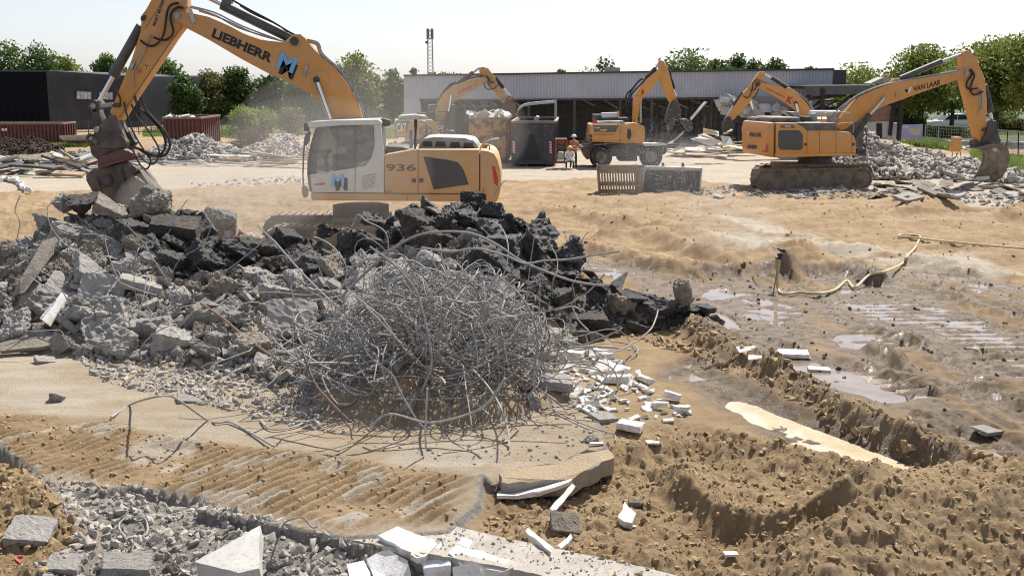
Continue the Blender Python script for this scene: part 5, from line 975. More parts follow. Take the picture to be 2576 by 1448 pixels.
h.plate('bracket', zR((1530, 400), (1545, 396), (1552, 440), (1538, 446)), 0.8, 0.06, M_pip, 0.005, bo2); h.pin('pin', zR((1440, 452))[0], 0.78, 0.1, 0.7, M_pip, bo2); h.pin('pin', zR((2112, 245))[0], 0.78, 0.1, 0.7, M_pip, bo2)
h.hoses('boom_pipes', [zR((1000, 640), (1080, 560), (1180, 460), (1300, 395), (1480, 335), (1800, 272), (2060, 226), (2100, 212)), zR((1020, 645), (1120, 530), (1240, 425), (1420, 350), (1600, 305), (1900, 252), (2050, 222)), zR((980, 630), (1060, 550), (1160, 470), (1260, 408), (1420, 345)), zR((1040, 650), (1140, 540), (1250, 440), (1400, 365))], 0.9, 0.035, M_pip)
h.plate('lug', zR((1500, 335), (1530, 290), (1570, 290), (1600, 315)), 1.0, 0.3, M_or, 0.02); h.rod('stick_cylinder', *zR((1570, 292), (1905, 152)), 1.12, 0.13, M_cyl); h.rod('stick_cylinder_rod', *zR((1900, 154), (2090, 88)), 1.12, 0.065, M_chr); h.rod('lift_cylinder_rod', *zR((1438, 455), (1312, 598)), 0.7, 0.06, M_chr); h.rod('lift_cylinder', *zR((1325, 583), (1195, 765)), 0.7, 0.12, M_drk)
st2 = h.plate('stick', zR((2082, 205), (2078, 120), (2090, 75), (2112, 62), (2145, 72), (2200, 130), (2218, 210), (2262, 300), (2278, 500), (2262, 700), (2242, 826), (2206, 808), (2070, 285)), 0.92, 0.42, M_or, 0.025)
h.hose('hose', zG((215, 170), (240, 220), (190, 290), (180, 350), (220, 375), (295, 365)), 0.8, 0.04, M_rub); h.hose('hose', zG((225, 170), (262, 230), (235, 310), (220, 380), (260, 435), (350, 400)), 0.82, 0.04, M_rub); h.hose('feed_pipe', zG((300, 390), (315, 400), (318, 560), (300, 630)), 0.9, 0.03, M_pip, 3); h.hose('feed_pipe', zG((330, 380), (345, 480), (335, 600)), 0.9, 0.03, M_pip, 3)
h.rod('bucket_cylinder', *zG((365, 330), (435, 615)), 1.1, 0.14, M_drk); h.rod('bucket_cylinder_rod', *zG((425, 600), (445, 690)), 1.1, 0.06, M_chr); h.plate('link', zG((340, 810), (350, 790), (440, 730), (452, 745), (360, 815)), 0.85, 0.6, M_drk, 0.02)
h.plate('tilt_rotator', zG((380, 870), (400, 760), (440, 700), (500, 700), (490, 790), (515, 850), (545, 900), (540, 940), (380, 990), (340, 960), (345, 890)), 0.8, 0.55, M_drk, 0.06); h.plate('stick_foot', zG((278, 905), (345, 930), (355, 965), (300, 995), (275, 970)), 0.85, 0.5, M_drk, 0.03)
bm = B(); Lc = catmull([h.pt(q, 0.45) for q in zG((300, 992), (335, 1040), (345, 1090), (318, 1180), (252, 1305))], 5); Rc = catmull([h.pt(q, 1.5) for q in zG((490, 985), (538, 1030), (550, 1080), (510, 1180), (420, 1300))], 5)
Lo = [p + pr_.t * 0.06 for p in Lc]; Ro = [p + pr_.t * 0.06 for p in Rc]; rows = [[bm.verts.new(p) for p in r_] for r_ in (Lc, Rc, Ro, Lo)]
for k in range(len(Lc) - 1):
    for i in range(4): bm.faces.new((rows[i][k], rows[(i + 1) % 4][k], rows[(i + 1) % 4][k + 1], rows[i][k + 1]))
bkt = fin('bucket', bm, M_trk, e2, True); bm = B()
for i in range(11):
    f = (i + 0.7) / 11.5; tube(bm, [a_.lerp(b_, f) - pr_.n * 0.02 - pr_.t * 0.015 for a_, b_ in zip(Lc, Rc)], 0.022, 5)
fin('wear_ribs', bm, mat('worn_rib', (0.20, 0.165, 0.13), rough=0.6), bkt); h.plate('side_plate', zG((485, 945), (540, 936), (585, 945), (622, 1010), (636, 1100), (600, 1220), (540, 1310), (440, 1345), (415, 1300), (512, 1180), (552, 1080), (538, 1030)), 1.5, 0.06, M_trk, 0.01, bkt); h.plate('top_plate', zG((300, 990), (480, 945), (500, 960), (490, 990), (310, 1005)), 0.5, 1.0, M_trk, 0.02, bkt); h.plate('cutting_edge', zG((248, 1312), (262, 1290), (420, 1280), (425, 1310), (330, 1330)), 0.5, 0.3, mat('worn_steel', (0.45, 0.44, 0.42), rough=0.35, metal=0.6), 0.02, bkt)

# ---------- the worn yellow excavator that loads the container
z3 = zoomf(1440, 80, 2160, 640, 1862); zC = zoomf(1620, 220, 1980, 500, 1862)
pc = Plane(1080, 66.0, radians(-6)); bse = pc(1080, VH, 1.4); bse.z = 0
e3 = empty('excavator', bse, 'worn yellow crawler excavator with a rusty grab emptying into the yellow container', 'excavator', 'excavators on the site'); k3 = Rig(e3, pc)
track(k3, *[z3((x, 1200))[0][0] for x in (150, 800)], z3((0, 1200))[0][1], 0, 0.6, shoes=40); track(k3, *[z3((x, 1200))[0][0] for x in (150, 800)], z3((0, 1200))[0][1], 2.3, 0.6, shoes=40); k3.plate('undercarriage', z3((280, 1160), (640, 1160), (640, 1220), (280, 1220)), 0.5, 1.7, M_trk, 0.05)
b3 = k3.plate('body', z3((105, 960), (470, 956), (512, 988), (598, 992), (610, 1060), (690, 1065), (692, 1122), (520, 1132), (98, 1126), (95, 1040)), 0, 2.7, M_cat, 0.06)
pp = k3.plate('badge_panel', z3((118, 962), (240, 962), (224, 1082), (116, 1080)), -0.015, 0.03, M_gry, 0.0, b3); k3.text('CAT', *z3((122, 1072), (216, 1072), (122, 984)), -0.02, M_wtx, pp, 0.03); k3.plate('logo', z3((136, 1070), (166, 1030), (204, 1070)), -0.04, 0.01, M_yel, 0, pp, False)
pp = k3.plate('front_panel', z3((518, 994), (598, 994), (600, 1110), (548, 1112)), -0.015, 0.03, M_txt, 0.0, b3); k3.text('CAT', *z3((528, 1044), (586, 1046), (528, 1004)), -0.02, M_wtx, pp, 0.03); k3.plate('logo', z3((545, 1047), (562, 1024), (580, 1047)), -0.04, 0.01, M_yel, 0, pp, False); k3.text('329', *z3((552, 1074), (586, 1075), (552, 1056)), -0.02, M_wtx, pp, 0.01)
bm = B(); cc = z3((405, 1062))[0]
tube(bm, [k3.pt((cc[0] + 15.5 * cos(a * pi / 12), cc[1] + 11.5 * sin(a * pi / 12)), -0.01) for a in range(25)], 0.035, 5); fin('logo', bm, M_btx, b3); k3.text('GC', *z3((362, 1085), (452, 1085), (362, 1036)), -0.004, M_btx, b3, 0.02, 'logo')
k3.plate('engine_hood', z3((135, 956), (142, 930), (168, 912), (300, 906), (410, 912), (432, 955)), 0.4, 1.9, M_hood, 0.08); k3.plate('deck', z3((318, 905), (322, 886), (490, 882), (492, 905)), 1.6, 0.8, M_drk, 0.04); k3.plate('toolbox', z3((604, 1062), (680, 1068), (682, 1108), (604, 1108)), -0.05, 0.6, M_drk, 0.03); k3.hose('handrail', z3((440, 955), (442, 880), (600, 880), (610, 900)), 0.2, 0.03, M_btx, 2)
bm = B(); box(bm, k3.pt(z3((560, 960))[0], 2.15), (1.6, 1.0, 1.9), Matrix.Rotation(-pc.yaw, 3, 'Z')); fin('cab', bm, M_gry, e3)
bb = k3.plate('boom', z3((505, 985), (495, 870), (530, 770), (580, 692), (640, 642), (760, 592), (920, 545), (990, 530), (1012, 545), (1000, 575), (975, 602), (850, 680), (740, 742), (655, 800), (620, 880), (592, 930), (580, 985)), 1.0, 0.6, M_cat, 0.03)
k3.text('GJ GRIENEN & ZN bv', *zC((512, 682), (905, 490), (498, 640)), 1.0, M_rtx, bb, 0.03); k3.hoses('boom_pipes', [z3((505, 940), (500, 860), (545, 740), (620, 640), (760, 578), (900, 540), (960, 528)), z3((512, 940), (515, 850), (570, 710), (650, 626), (800, 565), (920, 535)), z3((498, 930), (505, 830), (560, 710), (640, 615), (700, 590))], 1.05, 0.05, M_drk)
s3 = k3.plate('stick', zC((920, 180), (985, 160), (1090, 190), (1140, 260), (1200, 330), (1280, 490), (1400, 660), (1455, 760), (1420, 872), (1370, 862), (1250, 690), (1030, 460), (935, 350)), 1.1, 0.42, M_cat, 0.02)
k3.rod('stick_cylinder', *zC((485, 500), (800, 272)), 1.3, 0.13, M_drk); k3.rod('stick_cylinder_rod', *zC((795, 276), (918, 182)), 1.3, 0.06, M_chr); k3.rod('bucket_cylinder', *zC((1228, 365), (1390, 570)), 1.3, 0.13, M_drk); k3.rod('bucket_cylinder_rod', *zC((1380, 560), (1515, 718)), 1.3, 0.06, M_chr); k3.rod('lift_cylinder_rod', *zC((375, 715), (322, 1050)), 0.85, 0.06, M_chr); k3.rod('lift_cylinder', *zC((325, 1030), (270, 1240)), 0.85, 0.12, M_drk)
for px in (zC((1060, 350), (1110, 420), (1090, 470), (1150, 580), (1200, 590), (1250, 530)), zC((1010, 470), (1030, 550), (1090, 600), (1140, 590)), zC((1340, 850), (1360, 950), (1420, 1010)), zC((1050, 340), (1095, 390), (1120, 450), (1200, 470))): k3.hose('hose', px, 1.0, 0.04, M_rub)
M_rst = mat('rust_steel', (0.20, 0.075, 0.04), (0.10, 0.05, 0.035), 3, 0.8)
gr_ = k3.plate('grab', zC((1460, 760), (1480, 720), (1570, 718), (1592, 800), (1560, 860), (1622, 905), (1610, 1020), (1570, 1095), (1440, 1085), (1398, 960), (1420, 860)), 1.0, 0.7, M_rst, 0.06); k3.plate('claw', zC((1440, 1040), (1500, 1060), (1480, 1150), (1400, 1170)), 1.0, 0.7, M_drk, 0.04, gr_); k3.plate('claw', zC((1570, 1040), (1640, 1080), (1720, 1170), (1640, 1180)), 1.0, 0.7, M_rst, 0.04, gr_); k3.plate('yoke', zC((1470, 790), (1490, 770), (1570, 720), (1575, 745), (1500, 800)), 0.95, 0.8, M_cat, 0.02, gr_)

# ---------- the wheeled excavator in the spray
z4 = zoomf(2080, 180, 2800, 760, 1798); z5 = zoomf(2180, 400, 2520, 640, 2051)
pw = Plane(1550, 59.0, radians(0)); bse = pw(1570, VH, 1.3); bse.z = 0
e4 = empty('excavator', bse, 'orange wheeled excavator seen from behind in the water spray with a red triangle', 'excavator', 'excavators on the site'); w4 = Rig(e4, pw)
b4 = w4.plate('body', z4((335, 722), (350, 714), (800, 714), (832, 730), (845, 800), (840, 884), (820, 892), (640, 890), (325, 880), (322, 860)), 0, 2.6, M_or, 0.07); dp = w4.plate('dark_panel', z4((362, 722), (605, 726), (566, 790), (368, 786)), -0.015, 0.03, M_gry, 0.01, b4); w4.plate('side_window', z4((682, 765), (698, 752), (716, 775), (720, 820), (712, 850), (692, 858), (676, 830)), -0.015, 0.03, M_drk, 0.01, b4)
w4.text('LHP', *z5((300, 490), (430, 490), (300, 460)), -0.02, M_wtx, dp, 0.02); w4.plate('badge', z5((430, 515), (580, 512), (572, 552), (418, 552)), -0.025, 0.012, M_or, 0, dp); w4.text('sloopwerk', *z5((280, 638), (740, 638), (280, 606)), -0.004, M_btx, b4, 0.02); w4.seam(z4((618, 720), (618, 888)), -0.004, 0.02, b4); w4.seam(z4((330, 865), (845, 872)), -0.004, 0.03, b4, M_btx)
for y in (665, 750): w4.pin('light', z5((212, y))[0], -0.02, 0.09, 0.03, M_drk, b4)
w4.plate('warning_triangle', z4((352, 712), (381, 658), (406, 712)), -0.02, 0.03, M_red, 0.01); w4.plate('engine_cover', z4((400, 712), (405, 690), (520, 682), (655, 684), (660, 712)), 0.4, 1.6, mat('dusted_cover', (0.5, 0.5, 0.48), (0.3, 0.3, 0.3), 3, 0.6), 0.05); w4.plate('cab_front', z4((300, 800), (330, 800), (330, 860), (290, 860)), 1.8, 0.4, M_hood, 0.02)
bm = B(); box(bm, w4.pt(z4((450, 760))[0], 2.2), (1.1, 1.0, 1.6)); fin('cab', bm, M_gry, e4)
w4.plate('chassis', z4((300, 930), (380, 905), (560, 892), (820, 896), (1030, 905), (1060, 960), (1030, 1000), (900, 1010), (560, 1015), (330, 1010)), 0.35, 1.8, M_drk, 0.06); w4.plate('dozer_blade', z4((248, 925), (330, 945), (345, 1035), (300, 1046), (285, 1020)), 0.1, 2.4, M_redst, 0.04); w4.plate('mudguard', z4((360, 915), (375, 898), (580, 888), (580, 898), (395, 912)), 0.05, 0.7, M_gry, 0.02); w4.plate('mudguard', z4((832, 900), (850, 890), (1045, 896), (1050, 914), (840, 920)), 0.05, 0.8, mat('dusted_guard', (0.55, 0.54, 0.50), rough=0.7), 0.03)
for x in (435, 905):
    for off in (0.05, 1.85):
        p = w4.pt(z4((x, 1015))[0], off); r_ = 0.60; p.z = r_ - 0.02; bm = B(); V = []
        for (rr_, o_) in ((0.30, 0.02), (0.50, 0.0), (r_, 0.08), (r_, 0.42), (0.50, 0.5), (0.30, 0.48)): V.append([bm.verts.new(p + Vector((cos(a * pi / 16) * rr_, o_, sin(a * pi / 16) * rr_))) for a in range(32)])
        for i in range(5):
            for a in range(32): bm.faces.new((V[i][a], V[i][(a + 1) % 32], V[i + 1][(a + 1) % 32], V[i + 1][a]))
        wh = fin('wheel', bm, M_rub, e4, True); bm = B(); cyl(bm, p + Vector((0, 0.05, 0)), p + Vector((0, 0.45, 0)), 0.31, 20); cyl(bm, p, p + Vector((0, 0.1, 0)), 0.14, 12); fin('rim', bm, M_trk, wh, True)
w4.plate('tank', z4((590, 950), (770, 950), (775, 1060), (600, 1060)), 0.5, 1.4, M_drk, 0.06)
o4 = w4.plate('boom', z4((735, 700), (738, 500), (752, 448), (822, 458), (818, 520), (795, 540), (775, 700)), 1.0, 0.5, M_or, 0.03); w4.plate('upper_boom', z4((745, 452), (850, 300), (985, 190), (1012, 182), (1008, 235), (985, 290), (830, 462), (790, 475)), 1.05, 0.42, M_or, 0.03); s4 = w4.plate('stick', z4((972, 135), (988, 112), (1022, 125), (1060, 190), (1075, 245), (1100, 360), (1142, 450), (1122, 532), (1085, 522), (1040, 440), (985, 285)), 1.12, 0.36, M_or, 0.025)
w4.plate('logo', z4((808, 410), (825, 388), (838, 395), (836, 428), (818, 445)), 1.035, 0.01, M_rtx, 0, o4); [w4.hose('boom_hose', q_, 1.0 + 0.06 * i_, 0.045, M_rub) for i_, q_ in enumerate([z4((690, 600), (668, 520), (672, 440), (730, 380), (800, 300), (840, 290)), z4((700, 600), (690, 480), (710, 420), (770, 330), (830, 285)), z4((720, 600), (710, 470), (740, 410), (800, 350), (860, 280)), z4((1060, 190), (1085, 240), (1080, 280), (1040, 240)), z4((1075, 245), (1110, 330), (1118, 380), (1090, 380))])]
w4.rod('stick_cylinder', *z4((855, 285), (945, 190)), 1.3, 0.11, M_drk); w4.rod('stick_cylinder_rod', *z4((945, 190), (985, 130)), 1.3, 0.06, M_chr); w4.rod('bucket_cylinder', *z4((1075, 270), (1112, 385)), 1.35, 0.12, M_drk); w4.rod('bucket_cylinder_rod', *z4((1110, 380), (1138, 455)), 1.3, 0.05, M_chr); w4.rod('lift_cylinder', *z4((806, 700), (806, 520)), 0.8, 0.06, M_pip)
g4 = w4.plate('sorting_grab', z4((1085, 520), (1140, 470), (1165, 520), (1185, 600), (1180, 660), (1120, 700), (1040, 690), (1060, 600)), 0.9, 0.8, M_drk, 0.06); w4.plate('shell', z4((1190, 670), (1240, 665), (1280, 690), (1300, 760), (1260, 790), (1200, 700)), 0.9, 0.8, M_crush, 0.04, g4); w4.plate('shell', z4((1060, 690), (1130, 690), (1110, 760), (1070, 790)), 0.9, 0.8, M_drk, 0.04, g4)
w4.plate('post', z4((800, 530), (808, 530), (808, 655), (800, 655)), 0.6, 0.05, M_pip, 0)
bx = w4.plate('battery_box', z4((440, 608), (600, 603), (605, 650), (445, 655)), 1.2, 0.5, mat('white_box', (0.55, 0.55, 0.52), rough=0.6), 0.03); w4.plate('box_rack', z4((450, 655), (690, 650), (690, 690), (450, 690)), 1.2, 0.6, M_drk, 0.04); w4.plate('extinguisher', z4((588, 592), (604, 592), (606, 650), (590, 650)), 1.1, 0.1, M_or, 0.02)

# ---------- the excavator tearing at the collapsed hall
zD = zoomf(2680, 240, 3200, 500, 2576)
pd = Plane(1950, 66.0, radians(4)); bse = pd(2070, VH, 1.3); bse.z = 0
e5 = empty('excavator', bse, 'orange excavator with a red logo on its boom tearing down the hall', 'excavator', 'excavators on the site'); d5 = Rig(e5, pd)
b5 = d5.plate('boom', zD((830, 375), (880, 330), (1330, 472), (1342, 440), (1400, 440), (1480, 490), (1600, 620), (1700, 720), (1800, 875), (1840, 1010), (1620, 1010), (1560, 872), (1440, 800), (1360, 742), (850, 432), (800, 402)), 1.0, 0.55, M_or, 0.03); d5.plate('stick', zD((830, 147), (935, 152), (942, 190), (890, 300), (840, 430), (700, 650), (550, 850), (440, 940), (330, 1062), (270, 1060), (260, 980), (360, 790), (530, 530), (640, 440), (760, 240)), 1.08, 0.4, M_or, 0.025)
d5.text('knijsen emans bv', *zD((968, 470), (1305, 640), (985, 430)), 1.0, M_btx, b5, 0.01); d5.text('K', *zD((1318, 700), (1420, 740), (1370, 590)), 1.0, M_rtx, b5, 0.05, 'logo'); d5.pin('pin', zD((1512, 735))[0], 0.93, 0.12, 0.7, M_drk, b5); d5.pin('pin', zD((805, 375))[0], 0.95, 0.13, 0.65, M_drk, b5); d5.plate('bracket', zD((1400, 690), (1430, 670), (1450, 700), (1430, 730)), 0.95, 0.05, M_pip, 0, b5)
d5.rod('stick_cylinder_rod', *zD((945, 190), (1065, 262)), 1.25, 0.06, M_chr); d5.rod('stick_cylinder', *zD((1055, 256), (1365, 450)), 1.25, 0.12, M_drk); d5.rod('bucket_cylinder', *zD((525, 535), (345, 770)), 1.2, 0.1, M_drk); d5.rod('bucket_cylinder_rod', *zD((350, 765), (240, 930)), 1.2, 0.05, M_chr); d5.rod('lift_cylinder_rod', *zD((1512, 735), (1555, 890)), 0.85, 0.07, M_chr)
d5.hoses('boom_pipes', [zD((880, 310), (1000, 360), (1180, 430), (1310, 490)), zD((900, 320), (1040, 390), (1200, 460)), zD((1440, 500), (1600, 600), (1720, 690), (1820, 860)), zD((1480, 500), (1640, 620), (1760, 740), (1845, 860)), zD((1500, 520), (1660, 660), (1780, 800), (1800, 880))], 1.05, 0.05, M_pip)
for px in (zD((850, 310), (770, 300), (710, 380), (700, 470), (650, 600), (590, 630), (530, 590)), zD((790, 400), (740, 480), (700, 490), (670, 470)), zD((820, 460), (800, 520), (740, 610), (690, 630))): d5.hose('hose', px, 0.95, 0.03, M_rub)
d5.plate('demolition_grab', zD((270, 960), (330, 1060), (380, 1120), (350, 1250), (240, 1320), (150, 1280), (160, 1100), (200, 1000)), 0.95, 0.7, M_drk, 0.06)
d5.plate('body', zD((1450, 1010), (2250, 1010), (2250, 1200), (1450, 1200)), 0.0, 2.6, M_or, 0.08); track(d5, *[zD((x, 1500))[0][0] for x in (1500, 2200)], zD((0, 1500))[0][1], 0, 0.6, shoes=36); track(d5, *[zD((x, 1500))[0][0] for x in (1500, 2200)], zD((0, 1500))[0][1], 2.2, 0.6, shoes=36); d5.plate('undercarriage', zD((1600, 1200), (2100, 1200), (2100, 1330), (1600, 1330)), 0.4, 1.8, M_trk, 0.05)
# ------------------------------------------------------------------ buildings
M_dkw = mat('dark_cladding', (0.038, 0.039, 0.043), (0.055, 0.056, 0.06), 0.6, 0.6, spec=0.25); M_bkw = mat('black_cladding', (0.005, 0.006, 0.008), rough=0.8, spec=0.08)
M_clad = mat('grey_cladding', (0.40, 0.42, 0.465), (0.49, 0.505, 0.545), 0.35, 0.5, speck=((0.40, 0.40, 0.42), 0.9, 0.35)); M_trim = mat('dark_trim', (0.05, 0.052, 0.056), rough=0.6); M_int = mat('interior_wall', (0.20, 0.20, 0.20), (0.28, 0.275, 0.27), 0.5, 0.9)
M_win = mat('painted_sky_pane', (0.62, 0.65, 0.67), (0.35, 0.38, 0.38), 2.5, 0.15); M_stl = mat('site_steel', (0.055, 0.052, 0.05), (0.10, 0.09, 0.08), 1.5, 0.7); M_pst = mat('pale_strut', (0.40, 0.39, 0.37), rough=0.7)  # pane colour has the sky reflection and pale curtains painted in
def quad(bm, a, b, c, d): return bm.faces.new([bm.verts.new(p) for p in (a, b, c, d)])
def ribbed(bm, TL, TR, BL, BR, n, dep, nrm):               # sheet cladding with real ribs
    prev = None
    for i in range(n + 1):
        f = i / n; o = nrm * (dep if (i // 2) % 2 else 0.0); a, b = TL.lerp(TR, f) + o, BL.lerp(BR, f) + o; v = (bm.verts.new(a), bm.verts.new(b))
        if prev: bm.faces.new((prev[0], v[0], v[1], prev[1]))
        prev = v
# dark warehouse
Y0, Y1, YL = 101.0, 110.0, 118.0
c0, c1 = at(116, 181, Y0), at(347, 196, Y1); b0, b1 = Vector((c0.x, c0.y, 0)), Vector((c1.x, c1.y, 0)); l0 = at(-420, 178, YL); lb = Vector((l0.x, l0.y, 0))
wh_ = empty('warehouse', (c0.x, c0.y, 0), 'dark grey and black warehouse with two windows painted pale as if reflecting the sky on the left', 'warehouse')
nr = (c1 - c0).cross(Vector((0, 0, 1))).normalized(); bk_ = Vector((0.25, 1, 0)).normalized() * 18
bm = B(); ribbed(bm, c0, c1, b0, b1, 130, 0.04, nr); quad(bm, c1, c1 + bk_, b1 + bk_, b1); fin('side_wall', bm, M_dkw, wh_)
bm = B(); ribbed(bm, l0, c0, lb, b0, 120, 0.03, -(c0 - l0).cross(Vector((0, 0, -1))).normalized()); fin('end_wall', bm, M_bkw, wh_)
bm = B(); prism(bm, [c0 + Vector((0, 0, -0.05)), c1 + Vector((0, 0, -0.05)), c1 + bk_, l0 + bk_, l0 + Vector((0, 0, -0.05))], Vector((0, 0, 0.18))); fin('roof', bm, M_trim, wh_)
pw_ = lambda u, v: (lambda d: Vector((0, 0, CH)) + d * ((c0 - Vector((0, 0, CH))).dot(nr) / d.dot(nr)))(ray(u, v))
for u0, u1, va, vb in ((189, 228, 228, 251), (246, 282, 230, 252)):
    q = [pw_(u0, va), pw_(u1, va + 1.5), pw_(u1, vb + 0.6), pw_(u0, vb)]; sg = 1 if nr.y < 0 else -1
    bm = B(); prism(bm, [p + nr * 0.10 * sg for p in q], -nr * 0.12 * sg); wf = fin('window', bm, M_trim, wh_)
    for k in range(4):
        f0, f1 = 0.04 + 0.235 * k + 0.012, 0.04 + 0.235 * (k + 1) - 0.012; bm = B(); L_ = lambda f, g: q[0].lerp(q[1], f).lerp(q[3].lerp(q[2], f), g) + nr * 0.13 * sg
        prism(bm, [L_(f0, 0.1), L_(f1, 0.1), L_(f1, 0.9), L_(f0, 0.9)], -nr * 0.02 * sg); fin('pane', bm, M_win, wf)
# grey hall being pulled down
YA, YB = 80.0, 75.0
ph_ = Plane(1016, YA, math.atan2(YA - YB, at(2110, 200, YB).x - at(1016, 200, YA).x)); hall = empty('hall', (*ph_(1560, VH, 5)[:2], 0), 'long pale grey corrugated hall with its front torn open', 'hall'); H = Rig(hall, ph_)
bm = B(); TL, TR, BL, BR = ph_(1016, 192), ph_(2098, 176), ph_(1016, 250), ph_(2098, 242.5); ribbed(bm, TL, TR, BL, BR, 560, 0.05, ph_.n)
g0 = ph_(1016, 250); g1 = ph_(1058, 250); quad(bm, g0, g1, Vector((g1.x, g1.y, 0)), Vector((g0.x, g0.y, 0))); fin('front_cladding', bm, M_clad, hall)
bm = B(); bar(bm, TL + Vector((0, -0.03, 0.05)), TR + Vector((0, -0.03, 0.05)), 0.25, 0.12); fin('roof_edge', bm, M_trim, hall)
bm = B(); bar(bm, ph_(1057, 252.5, 0.1), ph_(1870, 246, 0.1), 0.3, 0.18); fin('lintel', bm, M_trim, hall); bm = B(); bar(bm, ph_(1150, 249.5, -0.05), ph_(1860, 243, -0.05), 0.05, 0.05); fin('lintel_strip', bm, M_pst, hall)
D = 11.0; bm = B(); P = [ph_(1016, 192, 0.1), ph_(2098, 176, 0.1), ph_(2098, 176, 0.1) + ph_.n * D, ph_(1016, 192, 0.1) + ph_.n * D]; prism(bm, [p + Vector((0, 0, -0.16)) for p in P], Vector((0, 0, 0.12))); fin('roof', bm, M_trim, hall)
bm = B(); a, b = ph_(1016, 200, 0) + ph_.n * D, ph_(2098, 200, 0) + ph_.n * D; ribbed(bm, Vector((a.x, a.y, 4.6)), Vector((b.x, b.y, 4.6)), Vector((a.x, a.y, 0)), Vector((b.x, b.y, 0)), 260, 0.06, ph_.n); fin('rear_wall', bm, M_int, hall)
bm = B(); a = ph_(1017, 200, 0.1); quad(bm, Vector((a.x, a.y, 4.7)), Vector((a.x, a.y, 4.7)) + ph_.n * D, Vector((a.x, a.y, 0)) + ph_.n * D, Vector((a.x, a.y, 0))); fin('end_wall', bm, M_clad, hall)
H.plate('corner_panel', [(2097, 176), (2130, 176), (2128, 228), (2094, 228)], -0.02, 6.0, M_trim, 0)
for u in (1058, 1104, 1330, 1445, 1560, 1640, 1790, 1860):
    for dep in ((0.15,) if u < 1200 else (0.15, 5.5)):
        p = ph_(u, 250, dep); bm = B(); bar(bm, Vector((p.x, p.y, 0)), Vector((p.x, p.y, 3.4)), 0.2, 0.18); fin('column', bm, M_stl, hall)
rnd = random.Random(4)
def strut(a, b, off, r, m, name='roof_strut'):
    bm = B(); bar(bm, H.pt(a, off), H.pt(b, off), r, r); fin(name, bm, m, hall)
for a, b in (((520, 830), (660, 930)), ((670, 820), (840, 930)), ((935, 835), (1085, 925)), ((1120, 820), (1280, 925)), ((1030, 825), (980, 930)), ((960, 895), (1150, 1110)), ((370, 900), (415, 935)), ((1600, 850), (1750, 940)), ((1050, 825), (1075, 870))): strut(*zC(a, b), 2.0, 0.09, M_pst)
for a, b in (((380, 925), (1280, 925)),): strut(*zC(a, b), 2.2, 0.06, M_pst)
for a, b in (((645, 940), (655, 1230)), ((838, 830), (838, 1090)), ((640, 830), (645, 930))): strut(*zC(a, b), 2.1, 0.07, M_pst)
for a, b in (((350, 1180), (460, 1390)), ((460, 1390), (980, 950)), ((470, 950), (760, 1150))): strut(*zC(a, b), 3.0, 0.11, M_stl, 'brace')
for k in range(16):
    u = 1440 + 27 * k; a, b = (u, 252), (u + rnd.uniform(25, 60), 252 + rnd.uniform(14, 26)); strut(a, b, rnd.uniform(1.0, 4.0), 0.07, M_pst if k % 2 else M_stl)
strut((1400, 266), (1860, 262), 3.0, 0.07, M_stl); strut((1395, 292), (1700, 296), 4.5, 0.12, M_stl); strut((1700, 318), (1850, 296), 2.0, 0.14, M_stl); strut((1060, 254), (1104, 254), 0.2, 0.2, M_stl); strut((1064, 256), (1085, 272), 0.25, 0.09, M_stl); strut((1085, 272), (1100, 268), 0.25, 0.08, M_stl)
strut((1838, 330), (1845, 250), 1.0, 0.25, M_stl); strut((1770, 345), (1774, 290), 0.6, 0.12, mat('timber_post', (0.22, 0.15, 0.09), rough=0.9), 'timber_post')
bm = B(); prism(bm, [H.pt(q, 0.05) for q in zD((640, 620), (1665, 592), (1660, 690), (1370, 880), (900, 870), (560, 800))], ph_.n * 0.15); fin('inner_wall', bm, mat('inner_wall', (0.34, 0.30, 0.28), (0.40, 0.36, 0.33), 1.0, 0.9), hall)
bm = B(); prism(bm, [H.pt(q, -0.6) for q in zD((330, 960), (520, 900), (900, 880), (1400, 870), (1700, 900), (1900, 930), (1900, 1010), (1500, 1000), (900, 1020), (500, 1100), (390, 1100))], ph_.n * 1.2, 0.05); fin('fallen_roof', bm, mat('fallen_roof', (0.07, 0.068, 0.066), (0.12, 0.115, 0.11), 1.5, 0.9), hall)
M_sht = mat('white_sheet', (0.66, 0.66, 0.64), (0.54, 0.53, 0.50), 2, 0.7); M_wood = mat('timber', (0.36, 0.26, 0.15), (0.46, 0.35, 0.22), 3, 0.85, rnd=0.25); M_chip = mat('chipboard', (0.50, 0.42, 0.31), (0.58, 0.50, 0.39), 3, 0.85, rnd=0.18)
def board(name, c, w, d, th, rot, m, label, cat, group=None, bend=0.0):
    bm = B(); box(bm, (0, 0, 0), (w, d, th)); 
    if bend: bmesh.ops.subdivide_edges(bm, edges=[e for e in bm.edges if abs(e.verts[0].co.x - e.verts[1].co.x) > w * 0.5], cuts=4); [setattr(v.co, 'z', v.co.z + bend * (1 - (2 * v.co.x / w) ** 2)) for v in bm.verts]
    bmesh.ops.recalc_face_normals(bm, faces=bm.faces[:]); me = bpy.data.meshes.new(name); bm.to_mesh(me); bm.free(); me.materials.append(m); o = bpy.data.objects.new(name, me); COL.objects.link(o); o.location = c; o.rotation_euler = rot; WL[o] = Vector(c); return tag(o, label, cat, group)
